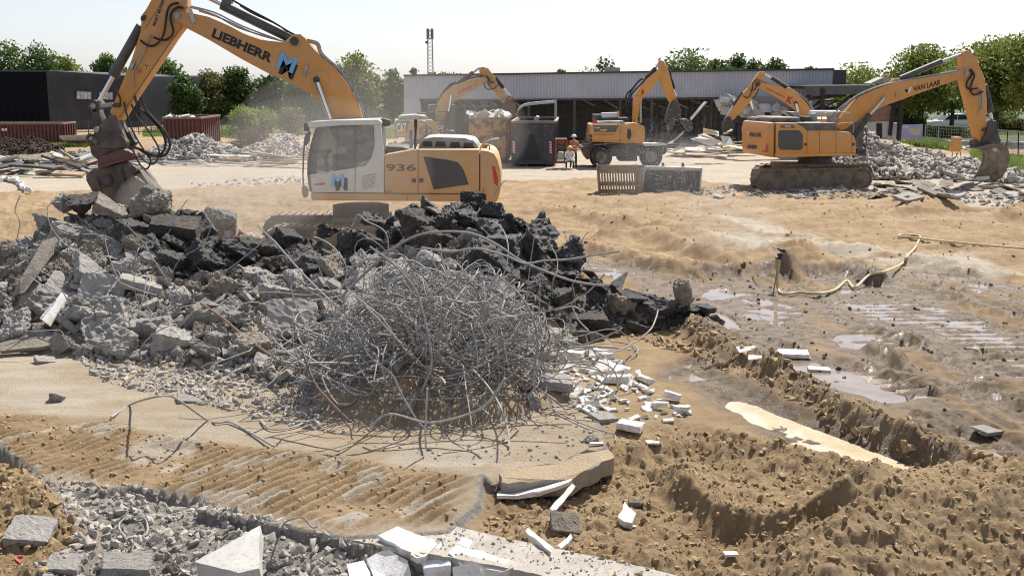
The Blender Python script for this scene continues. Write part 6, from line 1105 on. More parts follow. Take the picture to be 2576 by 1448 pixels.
for (x0, y0, x1, y1, n, s0, s1) in ((130, 640, 420, 880, 26, 0.5, 1.2), (540, 745, 860, 930, 22, 0.5, 1.3), (420, 880, 640, 960, 8, 0.4, 1.0), (900, 820, 1160, 880, 6, 0.4, 0.9), (1180, 880, 1390, 930, 3, 0.8, 1.4)):
    for i in range(n):
        q = zD((rnd.uniform(x0, x1), rnd.uniform(y0, y1)))[0]; board('roof_sheet', H.pt(q, rnd.uniform(-1.4, -0.4)), rnd.uniform(s0, s1), rnd.uniform(0.3, 0.8), 0.03, (rnd.uniform(-0.3, 1.2), rnd.uniform(-0.7, 0.7), rnd.uniform(0, 3)), M_sht, 'torn white roof sheet hanging at the collapsed end of the hall', 'roof sheet', 'torn white roof sheets on the collapsed hall', 0.06)
for i in range(14):
    q = zR((rnd.uniform(830, 960), rnd.uniform(440, 540)))[0]; board('roof_sheet', H.pt(q, rnd.uniform(-3.0, -1.5)), rnd.uniform(0.5, 1.3), rnd.uniform(0.2, 0.5), 0.03, (rnd.uniform(-0.3, 1.2), rnd.uniform(-0.9, 0.2), rnd.uniform(0, 3)), M_sht, 'torn pale roof strip under the dark fascia of the burnt annex', 'roof sheet', 'torn pale strips under the dark fascia', 0.05)
# black annex at the right end
an = empty('annex', (*ph_(2110, VH, -3)[:2], 0), 'blackened annex with a slate fascia, leaning posts and brick infill right of the hall', 'annex'); A_ = Rig(an, Plane(2110, 71.0)); aw = A_
M_fas = mat('slate_fascia', (0.085, 0.09, 0.105), (0.11, 0.115, 0.13), 2, 0.5); M_chr2 = mat('charred_timber', (0.018, 0.017, 0.017), (0.035, 0.03, 0.028), 3, 0.85); M_brk = mat('brick_infill', (0.20, 0.10, 0.075), (0.27, 0.15, 0.11), 3, 0.9); M_wht = mat('pale_render', (0.50, 0.49, 0.47), (0.40, 0.39, 0.37), 1, 0.9)
bm = B(); TL, TR, BL, BR = [A_.pt(q, 0) for q in zR((795, 352), (1325, 346), (792, 426), (1320, 416))]; ribbed(bm, TL, TR, BL, BR, 120, 0.03, Vector((0, 1, 0))); fin('fascia', bm, M_fas, an); A_.plate('fascia_cap', zR((793, 346), (1327, 340), (1327, 348), (793, 354)), -0.05, 0.5, M_pst, 0); A_.plate('annex_roof', zR((797, 354), (1322, 350), (1320, 372), (797, 376)), 0.1, 6.0, M_chr2, 0)
A_.plate('post', zR((930, 372), (958, 372), (955, 560), (930, 560)), -0.1, 0.3, M_chr2, 0); 
for a, b, w in (((810, 440), (910, 392), 0.12), ((830, 455), (1130, 425), 0.2), ((850, 530), (1000, 420), 0.12), ((960, 470), (1180, 480), 0.08), ((1130, 560), (1200, 420), 0.18), ((1010, 560), (1170, 430), 0.12), ((900, 560), (1060, 470), 0.1), ((1180, 430), (1480, 420), 0.2)):
    q = zR(a, b); bm = B(); bar(bm, A_.pt(q[0], 0.2), A_.pt(q[1], 0.4), w, w); fin('charred_beam', bm, M_chr2, an)
A_.plate('debris_shelf', zR((850, 540), (1290, 520), (1290, 590), (850, 600)), 0.6, 3.0, M_chr2, 0.1); A_.plate('brick_infill', zR((1290, 520), (1500, 510), (1500, 638), (1290, 645)), 0.3, 0.3, M_brk, 0); A_.plate('upper_wall', zR((1290, 430), (1545, 425), (1545, 512), (1290, 520)), 0.5, 0.2, M_chr2, 0); A_.plate('lower_wall', zR((1285, 640), (1500, 640), (1490, 775), (1285, 775)), 0.35, 0.2, M_wht, 0)
A_.plate('corner_post', zR((1575, 462), (1606, 460), (1572, 832), (1552, 832)), -0.3, 0.4, M_chr2, 0); A_.plate('leaning_post', zR((1515, 480), (1545, 478), (1500, 760), (1480, 750)), 0.1, 0.3, M_chr2, 0); A_.plate('white_pier', zR((1500, 660), (1552, 650), (1545, 800), (1480, 790)), 0.5, 0.3, M_wht, 0); A_.plate('doorway', zR((1380, 655), (1425, 655), (1425, 775), (1380, 775)), 0.3, 0.1, M_chr2, 0)
bm = B(); Pm = [at(u, v, 76) for u, v in zR((1330, 330), (1440, 280), (1550, 290), (1490, 330))]; prism(bm, Pm, (0, 1.5, 0)); tag(fin('ventilation_unit', bm, M_hood), 'grey ventilation unit showing behind the boom above the annex', 'ventilation unit')
# bent gutter, striped sack, roof box
bm = B(); Pg = catmull([at(u, v, 66) for u, v in z3((1285, 930), (1300, 850), (1350, 805), (1450, 785), (1670, 765))], 6); prism(bm, [p for p in Pg] + [p + Vector((0, 0, -0.16)) for p in reversed(Pg)], (0, 0.5, 0)); tag(fin('bent_panel', bm, M_sht, smooth=False), 'long pale bent metal panel arching above the grey container', 'panel')
bm = B(); bar(bm, at(*z3((1665, 765))[0], 65), at(*z3((1665, 975))[0], 65), 0.14, 0.14); tag(fin('post', bm, M_pst), 'pale vertical post standing behind the grey container', 'post')
bm = B(); prism(bm, [at(u, v, 64.5) for u, v in z3((1455, 965), (1480, 922), (1508, 928), (1500, 968))], (0, 0.4, 0.05), 0.03); tag(fin('striped_sack', bm, mat('blue_sack', (0.20, 0.30, 0.50), (0.6, 0.62, 0.66), 9, 0.7)), 'small blue and white sack on the rim of the grey container', 'sack')
bm = B(); box(bm, at(1540, 179, 84), (1.1, 0.8, 0.5)); tag(fin('roof_unit', bm, M_pst), 'small grey box on the hall roof', 'roof unit')
# ------------------------------------------------------------------ containers, buckets, hydraulic unit
M_rcon = mat('rusty_red_container', (0.155, 0.040, 0.034), (0.10, 0.032, 0.028), 2.5, 0.65, dust=(0.25, 0.17, 0.13), dust_amt=0.3); M_ycon = mat('rusty_yellow_container', (0.48, 0.25, 0.06), (0.10, 0.045, 0.025), 1.6, 0.75, contrast=(0.48, 0.56), detail=9, speck=((0.09, 0.04, 0.025), 5, 0.8)); M_gcon = mat('grey_container', (0.060, 0.066, 0.072), (0.042, 0.045, 0.05), 1.5, 0.55, speck=((0.22, 0.17, 0.11), 4, 0.35))
M_rim = mat('container_rim', (0.20, 0.15, 0.11), (0.10, 0.06, 0.045), 3, 0.7, dust=(0.45, 0.38, 0.30), dust_amt=0.7)
def container(name, fl, fr, Y, depth, ztop, m, label, ribs=12, front_ribs=0, rimz=0.12, skew=0.0):
    x0, x1 = at(fl, VH, Y).x, at(fr, VH, Y).x; w = x1 - x0; r = empty(name, ((x0 + x1) / 2, Y, 0), label, 'container', 'roll-off containers on the site'); t = 0.08; sk = lambda y: skew * (y - Y)
    bm = B(); prism(bm, [(x0, Y, 0.12), (x1, Y, 0.12), (x1, Y, ztop), (x0, Y, ztop)], (0, t, 0)); fin('end_wall', bm, m, r); bm = B(); prism(bm, [(x0 + skew * depth, Y + depth, 0.12), (x1 + skew * depth, Y + depth, 0.12), (x1 + skew * depth, Y + depth, ztop), (x0 + skew * depth, Y + depth, ztop)], (0, -t, 0)); fin('end_wall', bm, m, r)
    for x, s in ((x0, 1), (x1, -1)):
        bm = B(); prism(bm, [(x, Y + t, 0.12), (x + skew * depth, Y + depth, 0.12), (x + skew * depth, Y + depth, ztop), (x, Y + t, ztop)], (s * t, 0, 0)); sw = fin('side_wall', bm, m, r); bm = B()
        for k in range(ribs): y = Y + 0.3 + (depth - 0.6) * k / max(ribs - 1, 1); box(bm, (x - s * 0.06 + sk(y), y, 0.12 + (ztop - 0.12) / 2), (0.12, 0.12, ztop - 0.2))
        fin('side_ribs', bm, m, sw)
    bm = B(); e = 0.06
    for a, b in (((x0 - e, Y - e, ztop), (x1 + e, Y - e, ztop)), ((x0 - e, Y, ztop), (x0 - e + skew * depth, Y + depth, ztop)), ((x1 + e, Y, ztop), (x1 + e + skew * depth, Y + depth, ztop)), ((x0 - e + skew * depth, Y + depth, ztop), (x1 + e + skew * depth, Y + depth, ztop))): bar(bm, a, b, rimz, rimz)
    fin('rim', bm, M_rim, r); bm = B()
    for k in range(front_ribs): x = x0 + w * (k + 0.5) / front_ribs; box(bm, (x, Y - 0.05, ztop / 2), (0.1, 0.1, ztop - 0.3))
    if front_ribs: fin('front_ribs', bm, m, r)
    else: bm.free()
    bm = B(); prism(bm, [(x0 + 0.1, Y + 0.1, 0.14), (x1 - 0.1, Y + 0.1, 0.14), (x1 - 0.1 + skew * depth, Y + depth - 0.1, 0.14), (x0 + 0.1 + skew * depth, Y + depth - 0.1, 0.14)], (0, 0, 0.05)); [box(bm, ((x0 + x1) / 2 + s * w * 0.25 + skew * depth / 2, Y + depth / 2, 0.07), (0.15, depth * 0.95, 0.13)) for s in (-1, 1)]; fin('floor_frame', bm, m, r)
    return r, x0, x1
yc_, xa, xb = container('container', 1183, 1272, 62.5, 5.5, at(1183, 298, 62.5).z, M_ycon, 'rust-streaked yellow container heaped with white debris', 14, skew=0.05)
for i in range(34):
    f = rnd.random(); board('white_scrap', (xa + (xb - xa) * f, 62.7 + rnd.uniform(0, 2), at(1183, 297, 62.5).z + rnd.uniform(-0.1, 0.25)), rnd.uniform(0.3, 0.8), rnd.uniform(0.2, 0.5), 0.04, (rnd.uniform(-1, 1), rnd.uniform(-1, 1), rnd.uniform(0, 3)), M_sht, 'white scrap of sheet heaped in the yellow container', 'scrap', 'white scraps in the yellow container', 0.04)
gc_, xa, xb = container('container', 1291, 1396, 60.0, 6.2, at(1291, 307, 60).z, M_gcon, 'dark grey container with red and white chevron boards on its end', 15, skew=0.06)
pq = Plane(1340, 60.0); Q = Rig(gc_, pq); Q.plate('hook_recess', z3((1362, 1345), (1418, 1100), (1458, 1100), (1512, 1345)), -0.03, 0.05, M_txt, 0); Q.plate('front_post', z3((1350, 990), (1362, 990), (1358, 1350), (1346, 1350)), -0.1, 0.1, M_gcon, 0); Q.plate('front_post', z3((1512, 990), (1526, 990), (1526, 1350), (1512, 1350)), -0.1, 0.1, M_gcon, 0)
for x0_ in (1247, 1603):
    cb = Q.plate('chevron_board', z3((x0_, 1165), (x0_ + 24, 1165), (x0_ + 25, 1277), (x0_, 1277)), -0.14, 0.02, M_wtx, 0)
    for k in range(4): y = 1172 + 28 * k; Q.plate('stripe', z3((x0_, y + 14), (x0_ + 24, y - 6), (x0_ + 24, y + 8), (x0_, y + 28)) if k < 3 else z3((x0_, y + 12), (x0_ + 24, y - 6), (x0_ + 24, y + 8), (x0_, y + 20)), -0.15, 0.008, M_red, 0, cb, False)
container('container', 406, 495, 73.0, 5.0, at(406, 297, 73).z, M_rcon, 'dark red container topped with white rubble behind the grey pile', 10, 9)
for i in range(14): board('white_scrap', (at(rnd.uniform(412, 480), 296, 74).x, 74 + rnd.uniform(0, 1.5), at(420, 296, 74).z + rnd.uniform(-0.05, 0.12)), rnd.uniform(0.3, 0.7), rnd.uniform(0.2, 0.4), 0.04, (rnd.uniform(-.6, .6), rnd.uniform(-.6, .6), rnd.uniform(0, 3)), M_sht, 'white scrap heaped on the dark red container', 'scrap', 'white scraps on the red container')
rc_, xa, xb = container('container', -60, 146, 79.0, 2.4, at(0, 311, 79).z, M_rcon, 'long low rusty red container in front of the dark warehouse', 5, 22)
Qr = Rig(rc_, Plane(60, 79.0)); [Qr.plate('white_plate', z1((x, 918), (x + 16, 918), (x + 14, 936), (x, 934)), -0.12, 0.02, M_wtx, 0) for x in (12, 34)]
# hydraulic unit and two workers
M_hyd = mat('worn_red_paint', (0.24, 0.035, 0.028), (0.14, 0.04, 0.03), 4, 0.6, dust=(0.3, 0.24, 0.18), dust_amt=0.5)
hu = empty('hydraulic_unit', (*at(1412, 395, 58.5)[:2], 0), 'red tubular hydraulic unit standing beside the workers', 'hydraulic unit'); U = Rig(hu, Plane(1412, 58.5)); bm = B()
fr_ = zoomf(2080, 180, 2800, 760, 1798); A0 = [U.pt(q, 0) for q in fr_((14, 858), (112, 858), (112, 1072), (14, 1072))]
for o_ in (0, 0.8):
    for a, b in zip(A0, A0[1:] + A0[:1]): cyl(bm, a + Vector((0, o_, 0)), b + Vector((0, o_, 0)), 0.045, 8)
for a in A0: cyl(bm, a, a + Vector((0, 0.8, 0)), 0.045, 8)
fin('frame', bm, M_hyd, hu); U.plate('engine', fr_((22, 900), (104, 900), (104, 970), (22, 970)), 0.1, 0.6, M_drk, 0.04); U.plate('tank', fr_((30, 985), (80, 985), (80, 1050), (30, 1050)), 0.05, 0.6, M_wht, 0.04); U.plate('cover', fr_((18, 864), (108, 864), (108, 900), (18, 900)), 0.05, 0.7, M_hyd, 0.03); U.plate('side_cover', fr_((86, 975), (106, 975), (106, 1060), (86, 1060)), 0.05, 0.6, M_hyd, 0.03)
def skin_mesh(name, J, E, m, parent, lev=1):
    me = bpy.data.meshes.new(name); me.from_pydata([j[0] for j in J], E, []); o = bpy.data.objects.new(name, me); COL.objects.link(o); sk = o.modifiers.new('s', 'SKIN'); sb = o.modifiers.new('d', 'SUBSURF'); sb.levels = sb.render_levels = lev
    for i, j in enumerate(J): me.skin_vertices[0].data[i].radius = (j[1], j[1]) if not isinstance(j[1], tuple) else j[1]
    me.skin_vertices[0].data[0].use_root = True
    dg = bpy.context.evaluated_depsgraph_get(); m2 = bpy.data.meshes.new_from_object(o.evaluated_get(dg)); bpy.data.objects.remove(o); bpy.data.meshes.remove(me); m2.name = name
    for p in m2.polygons: p.use_smooth = True
    if isinstance(m, (list, tuple)):
        for k in m[0]: m2.materials.append(k)
        for p in m2.polygons: p.material_index = m[1](p.center)
    else: m2.materials.append(m)
    ob = bpy.data.objects.new(name, m2); COL.objects.link(ob)
    if parent is not None: ob.parent = parent; WL[ob] = WL[parent].copy()
    return ob
M_skin = mat('skin', (0.50, 0.30, 0.21), rough=0.6); M_vest = mat('orange_vest', (0.50, 0.17, 0.07), rough=0.8); M_trou = mat('dark_trousers', (0.035, 0.035, 0.045), rough=0.9); M_shrt = mat('white_shirt', (0.62, 0.60, 0.58), rough=0.9); M_helm = mat('white_helmet', (0.78, 0.77, 0.74), rough=0.35); M_helmy = mat('yellow_helmet', (0.75, 0.50, 0.06), rough=0.35); M_shoe = mat('work_boot', (0.02, 0.018, 0.016), rough=0.8); M_refl = mat('reflective_strip', (0.75, 0.75, 0.70), rough=0.4)
def worker(loc, label, J, helm, vest, headp, hh, zw, scale=1.0, rz=0.0):
    r = empty('person', loc, label, 'person', 'workers beside the grey container')
    pick_ = lambda c: (2 if c.z < 0.10 else 1 if c.z < zw[0] else 0 if c.z < zw[1] and abs(c.x) < 0.27 else 3)
    E = [(0, 1), (1, 2), (2, 3), (3, 4), (2, 5), (5, 6), (6, 7), (2, 8), (8, 9), (9, 10), (0, 11), (11, 12), (12, 13), (13, 14), (0, 15), (15, 16), (16, 17), (17, 18)]
    for hd, el in ((7, 6), (10, 9)):
        hp = Vector(J[hd][0]); d = (hp - Vector(J[el][0])).normalized(); s = d.cross(Vector((0, 1, 0.2))).normalized()
        for k in range(4): J.append((tuple(hp + d * (0.075 + 0.006 * (k % 3)) + s * (k - 1.5) * 0.022), 0.010)); E.append((hd, len(J) - 1))
        J.append((tuple(hp + d * 0.03 + s * 0.055), 0.011)); E.append((hd, len(J) - 1))
    skin_mesh('body', J, E, ([vest, M_trou, M_shoe, M_skin], pick_), r)
    bm = B(); bmesh.ops.create_uvsphere(bm, u_segments=16, v_segments=8, radius=0.145, matrix=Matrix.Translation(headp) @ Matrix.Diagonal((0.92, 1.08, 0.85, 1))); bmesh.ops.delete(bm, geom=[v for v in bm.verts if v.co.z < headp[2] - 0.005], context='VERTS'); cyl(bm, Vector(headp) + Vector((0, -0.03, -0.01)), Vector(headp) + Vector((0, -0.03, 0.008)), 0.165, 16); [setattr(v, 'co', v.co + WL[r]) for v in bm.verts]; fin('helmet', bm, helm, r, True)
    bm = B(); [box(bm, WL[r] + Vector((s * 0.035, headp[1] - 0.125, headp[2] - 0.07)), (0.022, 0.012, 0.012)) for s in (-1, 1)]; box(bm, WL[r] + Vector((0, headp[1] - 0.14, headp[2] - 0.10)), (0.024, 0.03, 0.045)); box(bm, WL[r] + Vector((0, headp[1] - 0.118, headp[2] - 0.145)), (0.05, 0.012, 0.01)); fin('face_features', bm, mat('face_shade', (0.22, 0.11, 0.08), rough=0.7), r)
    return r
pB = at(*fr_((178, 1035))[0], 59.0); pB.z = 0
JS = [((0, 0, 0.86), 0.135), ((0, 0.0, 1.08), 0.14), ((0, 0.0, 1.34), 0.15), ((0, -0.02, 1.46), 0.055), ((0, -0.04, 1.60), 0.095), ((0.2, -0.0, 1.36), 0.06), ((0.26, -0.10, 1.12), 0.045), ((0.12, -0.30, 1.02), 0.03), ((-0.2, 0, 1.36), 0.06), ((-0.26, -0.08, 1.10), 0.045), ((-0.10, -0.28, 1.0), 0.03), ((0.09, 0, 0.80), 0.09), ((0.12, -0.04, 0.46), 0.065), ((0.13, 0.03, 0.08), 0.045), ((0.15, -0.13, 0.045), 0.04), ((-0.09, 0, 0.80), 0.09), ((-0.12, 0.0, 0.46), 0.065), ((-0.16, 0.06, 0.08), 0.045), ((-0.17, -0.10, 0.045), 0.04)]
w_ = worker(pB, 'standing worker in an orange vest and white helmet behind the red hydraulic unit', JS, M_helm, M_vest, (0, -0.04, 1.655), 1.7, (0.84, 1.42))
bm = B(); [cyl(bm, WL[w_] + Vector((0, 0, z)), WL[w_] + Vector((0, 0, z + 0.05)), 0.162, 16, caps=False) for z in (1.0, 1.14)]; fin('reflective_strips', bm, M_refl, w_)
pB = at(*fr_((140, 1035))[0], 58.4); pB.z = 0
JC = [((0, 0.1, 0.42), 0.14), ((0, 0.03, 0.62), 0.14), ((0, -0.06, 0.84), 0.14), ((0, -0.12, 0.94), 0.05), ((0, -0.18, 1.05), 0.095), ((0.19, -0.08, 0.85), 0.055), ((0.24, -0.26, 0.66), 0.045), ((0.10, -0.44, 0.56), 0.03), ((-0.19, -0.08, 0.85), 0.055), ((-0.25, -0.24, 0.66), 0.045), ((-0.08, -0.42, 0.54), 0.03), ((0.12, 0.02, 0.42), 0.09), ((0.2, -0.38, 0.46), 0.065), ((0.18, -0.2, 0.08), 0.045), ((0.19, -0.34, 0.045), 0.04), ((-0.12, 0.02, 0.42), 0.09), ((-0.2, -0.36, 0.48), 0.065), ((-0.18, -0.16, 0.08), 0.045), ((-0.19, -0.30, 0.045), 0.04)]
worker(pB, 'crouching worker in a white shirt and yellow helmet beside the red hydraulic unit', JC, M_helmy, M_shrt, (0, -0.18, 1.10), 1.1, (0.40, 0.92))
# loose buckets
Yb = G(1560, 494).y
sb_ = empty('sieve_bucket', (*at(1562, 450, Yb)[:2], 0), 'tan slotted sieve bucket standing on the yard', 'bucket', 'digger buckets standing on the yard'); S = Rig(sb_, Plane(1562, Yb)); M_tan = mat('dusty_steel', (0.17, 0.125, 0.075), (0.24, 0.18, 0.115), 4, 0.85)
S.plate('back_plate', z4((405, 1095), (772, 1095), (776, 1172), (412, 1172)), 0.0, 0.05, M_tan, 0.01); bm = B()
for k in range(15): f = k / 14; a = (415 + 360 * f, 1168); b = (425 + 358 * f, 1290); c = (432 + 362 * f, 1396); P = [S.pt(q, o_) for q, o_ in zip(z4(a, b, c), (0.02, -0.04, 0.12))]; bar(bm, P[0], P[1], 0.05, 0.05); bar(bm, P[1], P[2], 0.05, 0.05)
for y, xo in ((1270, 0), (1340, 6), (1390, 10)): bar(bm, S.pt(z4((418 + xo, y))[0], 0.02), S.pt(z4((790 + xo, y))[0], 0.02), 0.05, 0.16)
fin('slotted_shell', bm, M_tan, sb_); S.plate('side_plate', z4((776, 1095), (826, 1140), (815, 1300), (798, 1400), (780, 1400)), 0.0, 1.0, M_tan, 0.01); S.plate('side_plate', z4((405, 1095), (414, 1095), (440, 1395), (428, 1395)), 0.0, 1.0, M_tan, 0.01); S.plate('floor_plate', z4((430, 1380), (798, 1385), (798, 1400), (430, 1396)), 0.0, 1.0, M_tan, 0.0)
S.plate('slot_light', z4((444, 1180), (456, 1182), (456, 1262), (446, 1262)), -0.04, 0.02, M_pst, 0.0)
Yb = G(1690, 490).y
db_ = empty('ditch_bucket', (*at(1690, 450, Yb)[:2], 0), 'wide dark ditching bucket lying open beside the sieve bucket', 'bucket', 'digger buckets standing on the yard'); S = Rig(db_, Plane(1690, Yb)); M_wst = mat('worn_bucket_edge', (0.40, 0.38, 0.34), (0.30, 0.28, 0.25), 6, 0.5, metal=0.4)
S.plate('back_shell', z4((845, 1138), (1378, 1150), (1352, 1372), (812, 1352)), 0.25, 0.06, mat('bucket_black', (0.022, 0.02, 0.022), (0.04, 0.036, 0.034), 4, 0.8), 0.02); S.plate('top_rail', z4((850, 1106), (1385, 1120), (1380, 1150), (845, 1138)), -0.02, 0.3, M_wst, 0.03); S.plate('cutting_edge', z4((806, 1350), (1356, 1373), (1354, 1382), (804, 1360)), -0.1, 0.5, M_wst, 0.005); S.plate('side_plate', z4((848, 1106), (858, 1106), (820, 1352), (808, 1352)), -0.05, 0.5, M_wst, 0.005); S.plate('side_plate', z4((1374, 1120), (1386, 1120), (1360, 1378), (1350, 1375)), -0.05, 0.5, M_wst, 0.005)
for x in (1018, 1204): S.plate('lug', z4((x - 10, 1076), (x + 8, 1074), (x + 14, 1130), (x - 12, 1130)), 0.1, 0.2, M_drk, 0.015)
# ------------------------------------------------------------------ boards and timber by the hall
def pilez(u, v, Y, spread, n, maker):
    for i in range(n): maker(i)
for px, Y, lab in [([(1390, 748), (1538, 780), (1540, 826), (1392, 800)], 63.0, 'tan chipboard sheet leaning at the top of the board heap'), ([(1268, 850), (1360, 828), (1560, 880), (1470, 925)], 62.0, 'large pale board sloping on the left of the board heap'), ([(1335, 815), (1400, 800), (1572, 878), (1500, 895)], 62.5, 'grey-white board sliding below the leaning chipboard'), ([(1560, 820), (1640, 830), (1690, 900), (1530, 915), (1580, 880)], 62.4, 'white board at the right of the board heap'), ([(1050, 900), (1170, 820), (1215, 770), (1200, 800), (1100, 890)], 63.5, 'long pale plank rising from the board heap'), ([(1265, 660), (1400, 500), (1432, 505), (1280, 680)], 68.0, 'pale sheet-metal strip leaning against the hall front'), ([(1575, 800), (1660, 758), (1668, 768), (1590, 812)], 63.0, 'pale timber sticking up right of the chipboard')]:
    slab_from(z4(*px), [Y + 0.4 * (k % 2) for k in range(len(px))], 0.05, M_chip if 'chip' in lab or 'plank' in lab or 'timber' in lab else M_sht, 'board', lab, 'board', bev=0.004, wob=0.01)
for i in range(95):
    u, v = rnd.uniform(1655, 1880), rnd.uniform(355, 396); p = G(u, v); hh_ = max(0, (0.75 * (1 - abs(u - 1800) / 130))) * rnd.random(); m_ = rnd.choice((M_chip, M_chip, M_sht, M_wood)); long_ = rnd.random() < 0.4
    board('loose_board', p + Vector((0, 0, 0.05 + hh_)), rnd.uniform(1.2, 2.6), rnd.uniform(0.08, 0.2) if long_ else rnd.uniform(0.3, 0.9), 0.04, (rnd.uniform(-0.15, 0.25), rnd.uniform(-0.2, 0.2), rnd.gauss(0.2, 0.5)), m_, 'loose board in the heap of boards between the wheeled machine and the ribbed-bucket machine', 'board', 'loose boards of the heap in front of the hall')
for i in range(26):
    u, v = rnd.uniform(1488, 1560), rnd.uniform(370, 383); board('loose_board', G(u, v) + Vector((0, 0, rnd.uniform(0.05, 0.5))), rnd.uniform(1.5, 2.8), rnd.uniform(0.08, 0.25), 0.05, (rnd.uniform(-.2, .2), rnd.uniform(-.2, .2), rnd.uniform(-0.3, 0.3)), M_wood, 'loose timber left of the wheeled machine', 'timber', 'timbers left of the wheeled machine')
for i in range(70):
    u, v = rnd.uniform(440, 765), 372 + rnd.uniform(0, 50); board('timber', G(u, v) + Vector((0, 0, rnd.uniform(0.05, 0.45))), rnd.uniform(1.2, 4.0), rnd.uniform(0.08, 0.3), 0.06, (rnd.uniform(-.15, .15), rnd.uniform(-.15, .15), rnd.gauss(-0.15, 0.35)), rnd.choice((M_wood, M_wood, M_sht, M_stl, M_chip)), 'loose timber or strip lying in front of the rubble piles behind the crusher', 'timber', 'timbers and strips in front of the left rubble piles')
for i in range(85):
    u, v = rnd.uniform(-10, 235), 400 + rnd.uniform(0, 47); k = rnd.random(); board('scrap_piece', G(u, v) + Vector((0, 0, rnd.uniform(0.03, 0.5) * (1 - abs(u - 100) / 180))), rnd.uniform(0.4, 2.6), rnd.uniform(0.05, 0.5), rnd.choice((0.03, 0.05, 0.12)), (rnd.uniform(-.5, .5), rnd.uniform(-.4, .4), rnd.uniform(-0.8, 0.8)), rnd.choice((M_sht, M_pst, M_wood, M_stl, M_stl, M_concb, M_stl)), 'piece of mixed scrap strewn on the yard at the left edge', 'scrap', 'mixed scrap at the left edge', 0.05 if k < 0.3 else 0)
bm = B(); fq = [at(u, v, G(u, 415).y) for u, v in z1((690, 1168), (1410, 1165), (1460, 1205), (1030, 1228), (620, 1180))]
for a, b in ((0, 1), (1, 2), (2, 3), (3, 4), (4, 0)): bar(bm, fq[a] + Vector((0, 0, 0.1)), fq[b] + Vector((0, 0, 0.1)), 0.14, 0.1)
for f in (0.25, 0.55, 0.8): bar(bm, fq[0].lerp(fq[1], f) + Vector((0, 0, 0.1)), fq[3].lerp(fq[2], f) + Vector((0, 0, 0.1)), 0.1, 0.08)
tag(fin('steel_frame', bm, mat('galvanised', (0.42, 0.44, 0.45), (0.34, 0.35, 0.36), 5, 0.45, metal=0.3)), 'galvanised steel frame lying on the yard beside the crusher hoses', 'frame')
for i in range(9): q = [at(u, v, 76 + 0.3 * i) for u, v in ((150 + 3 * i, 344 + 2.2 * i), (232, 341 + 2.6 * i))]; bm = B(); bar(bm, q[0], q[1], 0.16, 0.14); tag(fin('steel_beam', bm, M_rust if i in (4, 6) else M_pip if i < 4 else M_stl), 'long steel beam stacked behind the crusher by the warehouse', 'beam', 'steel beams stacked by the warehouse')
_hb = hit(35, 480); bm = B(); tube(bm, catmull([hit(u, v) + Vector((0, 0, 0.12)) for u, v in ((-20, 462), (20, 457), (50, 466), (60, 480), (76, 487))], 6), [0.05 + 0.14 * abs(sin(k * 1.7)) * (1 - k / 26) for k in range(25)], 10)
for v in bm.verts: v.co += Vector([mnoise.noise(v.co * 5 + Vector((k * 9, 0, 0))) * 0.16 for k in range(3)])
tag(fin('plastic_sheet', bm, M_foam, smooth=True), 'crumpled white plastic sheeting lying on the sand at the left edge', 'plastic sheet')
for u, v, lab in ((592, 412, 'grey crumpled tin sheet on the yard left of the cab'), (1895, 375, 'pale metal sheet lying flat by the board heap')): slab_from([(u - 30, v), (u + 10, v - 8), (u + 40, v - 2), (u, v + 8)], [0] * 4, 0.04, M_pst, 'metal_sheet', lab, 'metal sheet')
# ------------------------------------------------------------------ rubble piles at the back
M_brw = mat('pale_brick', (0.46, 0.41, 0.37), (0.34, 0.27, 0.235), 2.0, 0.9); M_brg = mat('grey_rubble', (0.25, 0.235, 0.22), (0.36, 0.34, 0.315), 2.0, 0.9); M_bro = mat('mixed_rubble', (0.24, 0.21, 0.18), (0.44, 0.41, 0.37), 1.6, 0.9)
M_soil = mat('dark_compost', (0.045, 0.03, 0.02), (0.09, 0.06, 0.04), 5, 0.95, bump=0.8, bscale=14, bdist=0.1)
_bk = []
for i in range(8):
    bm = B(); box(bm, (0, 0, 0), (1, R.uniform(0.45, 0.8), R.uniform(0.25, 0.5))); [setattr(v, 'co', v.co + Vector([R.uniform(-.13, .13) for _ in range(3)])) for v in bm.verts]; me = bpy.data.meshes.new('b'); bm.to_mesh(me); bm.free(); _bk.append(me)
BRK = [mesh_np(m) for m in _bk]
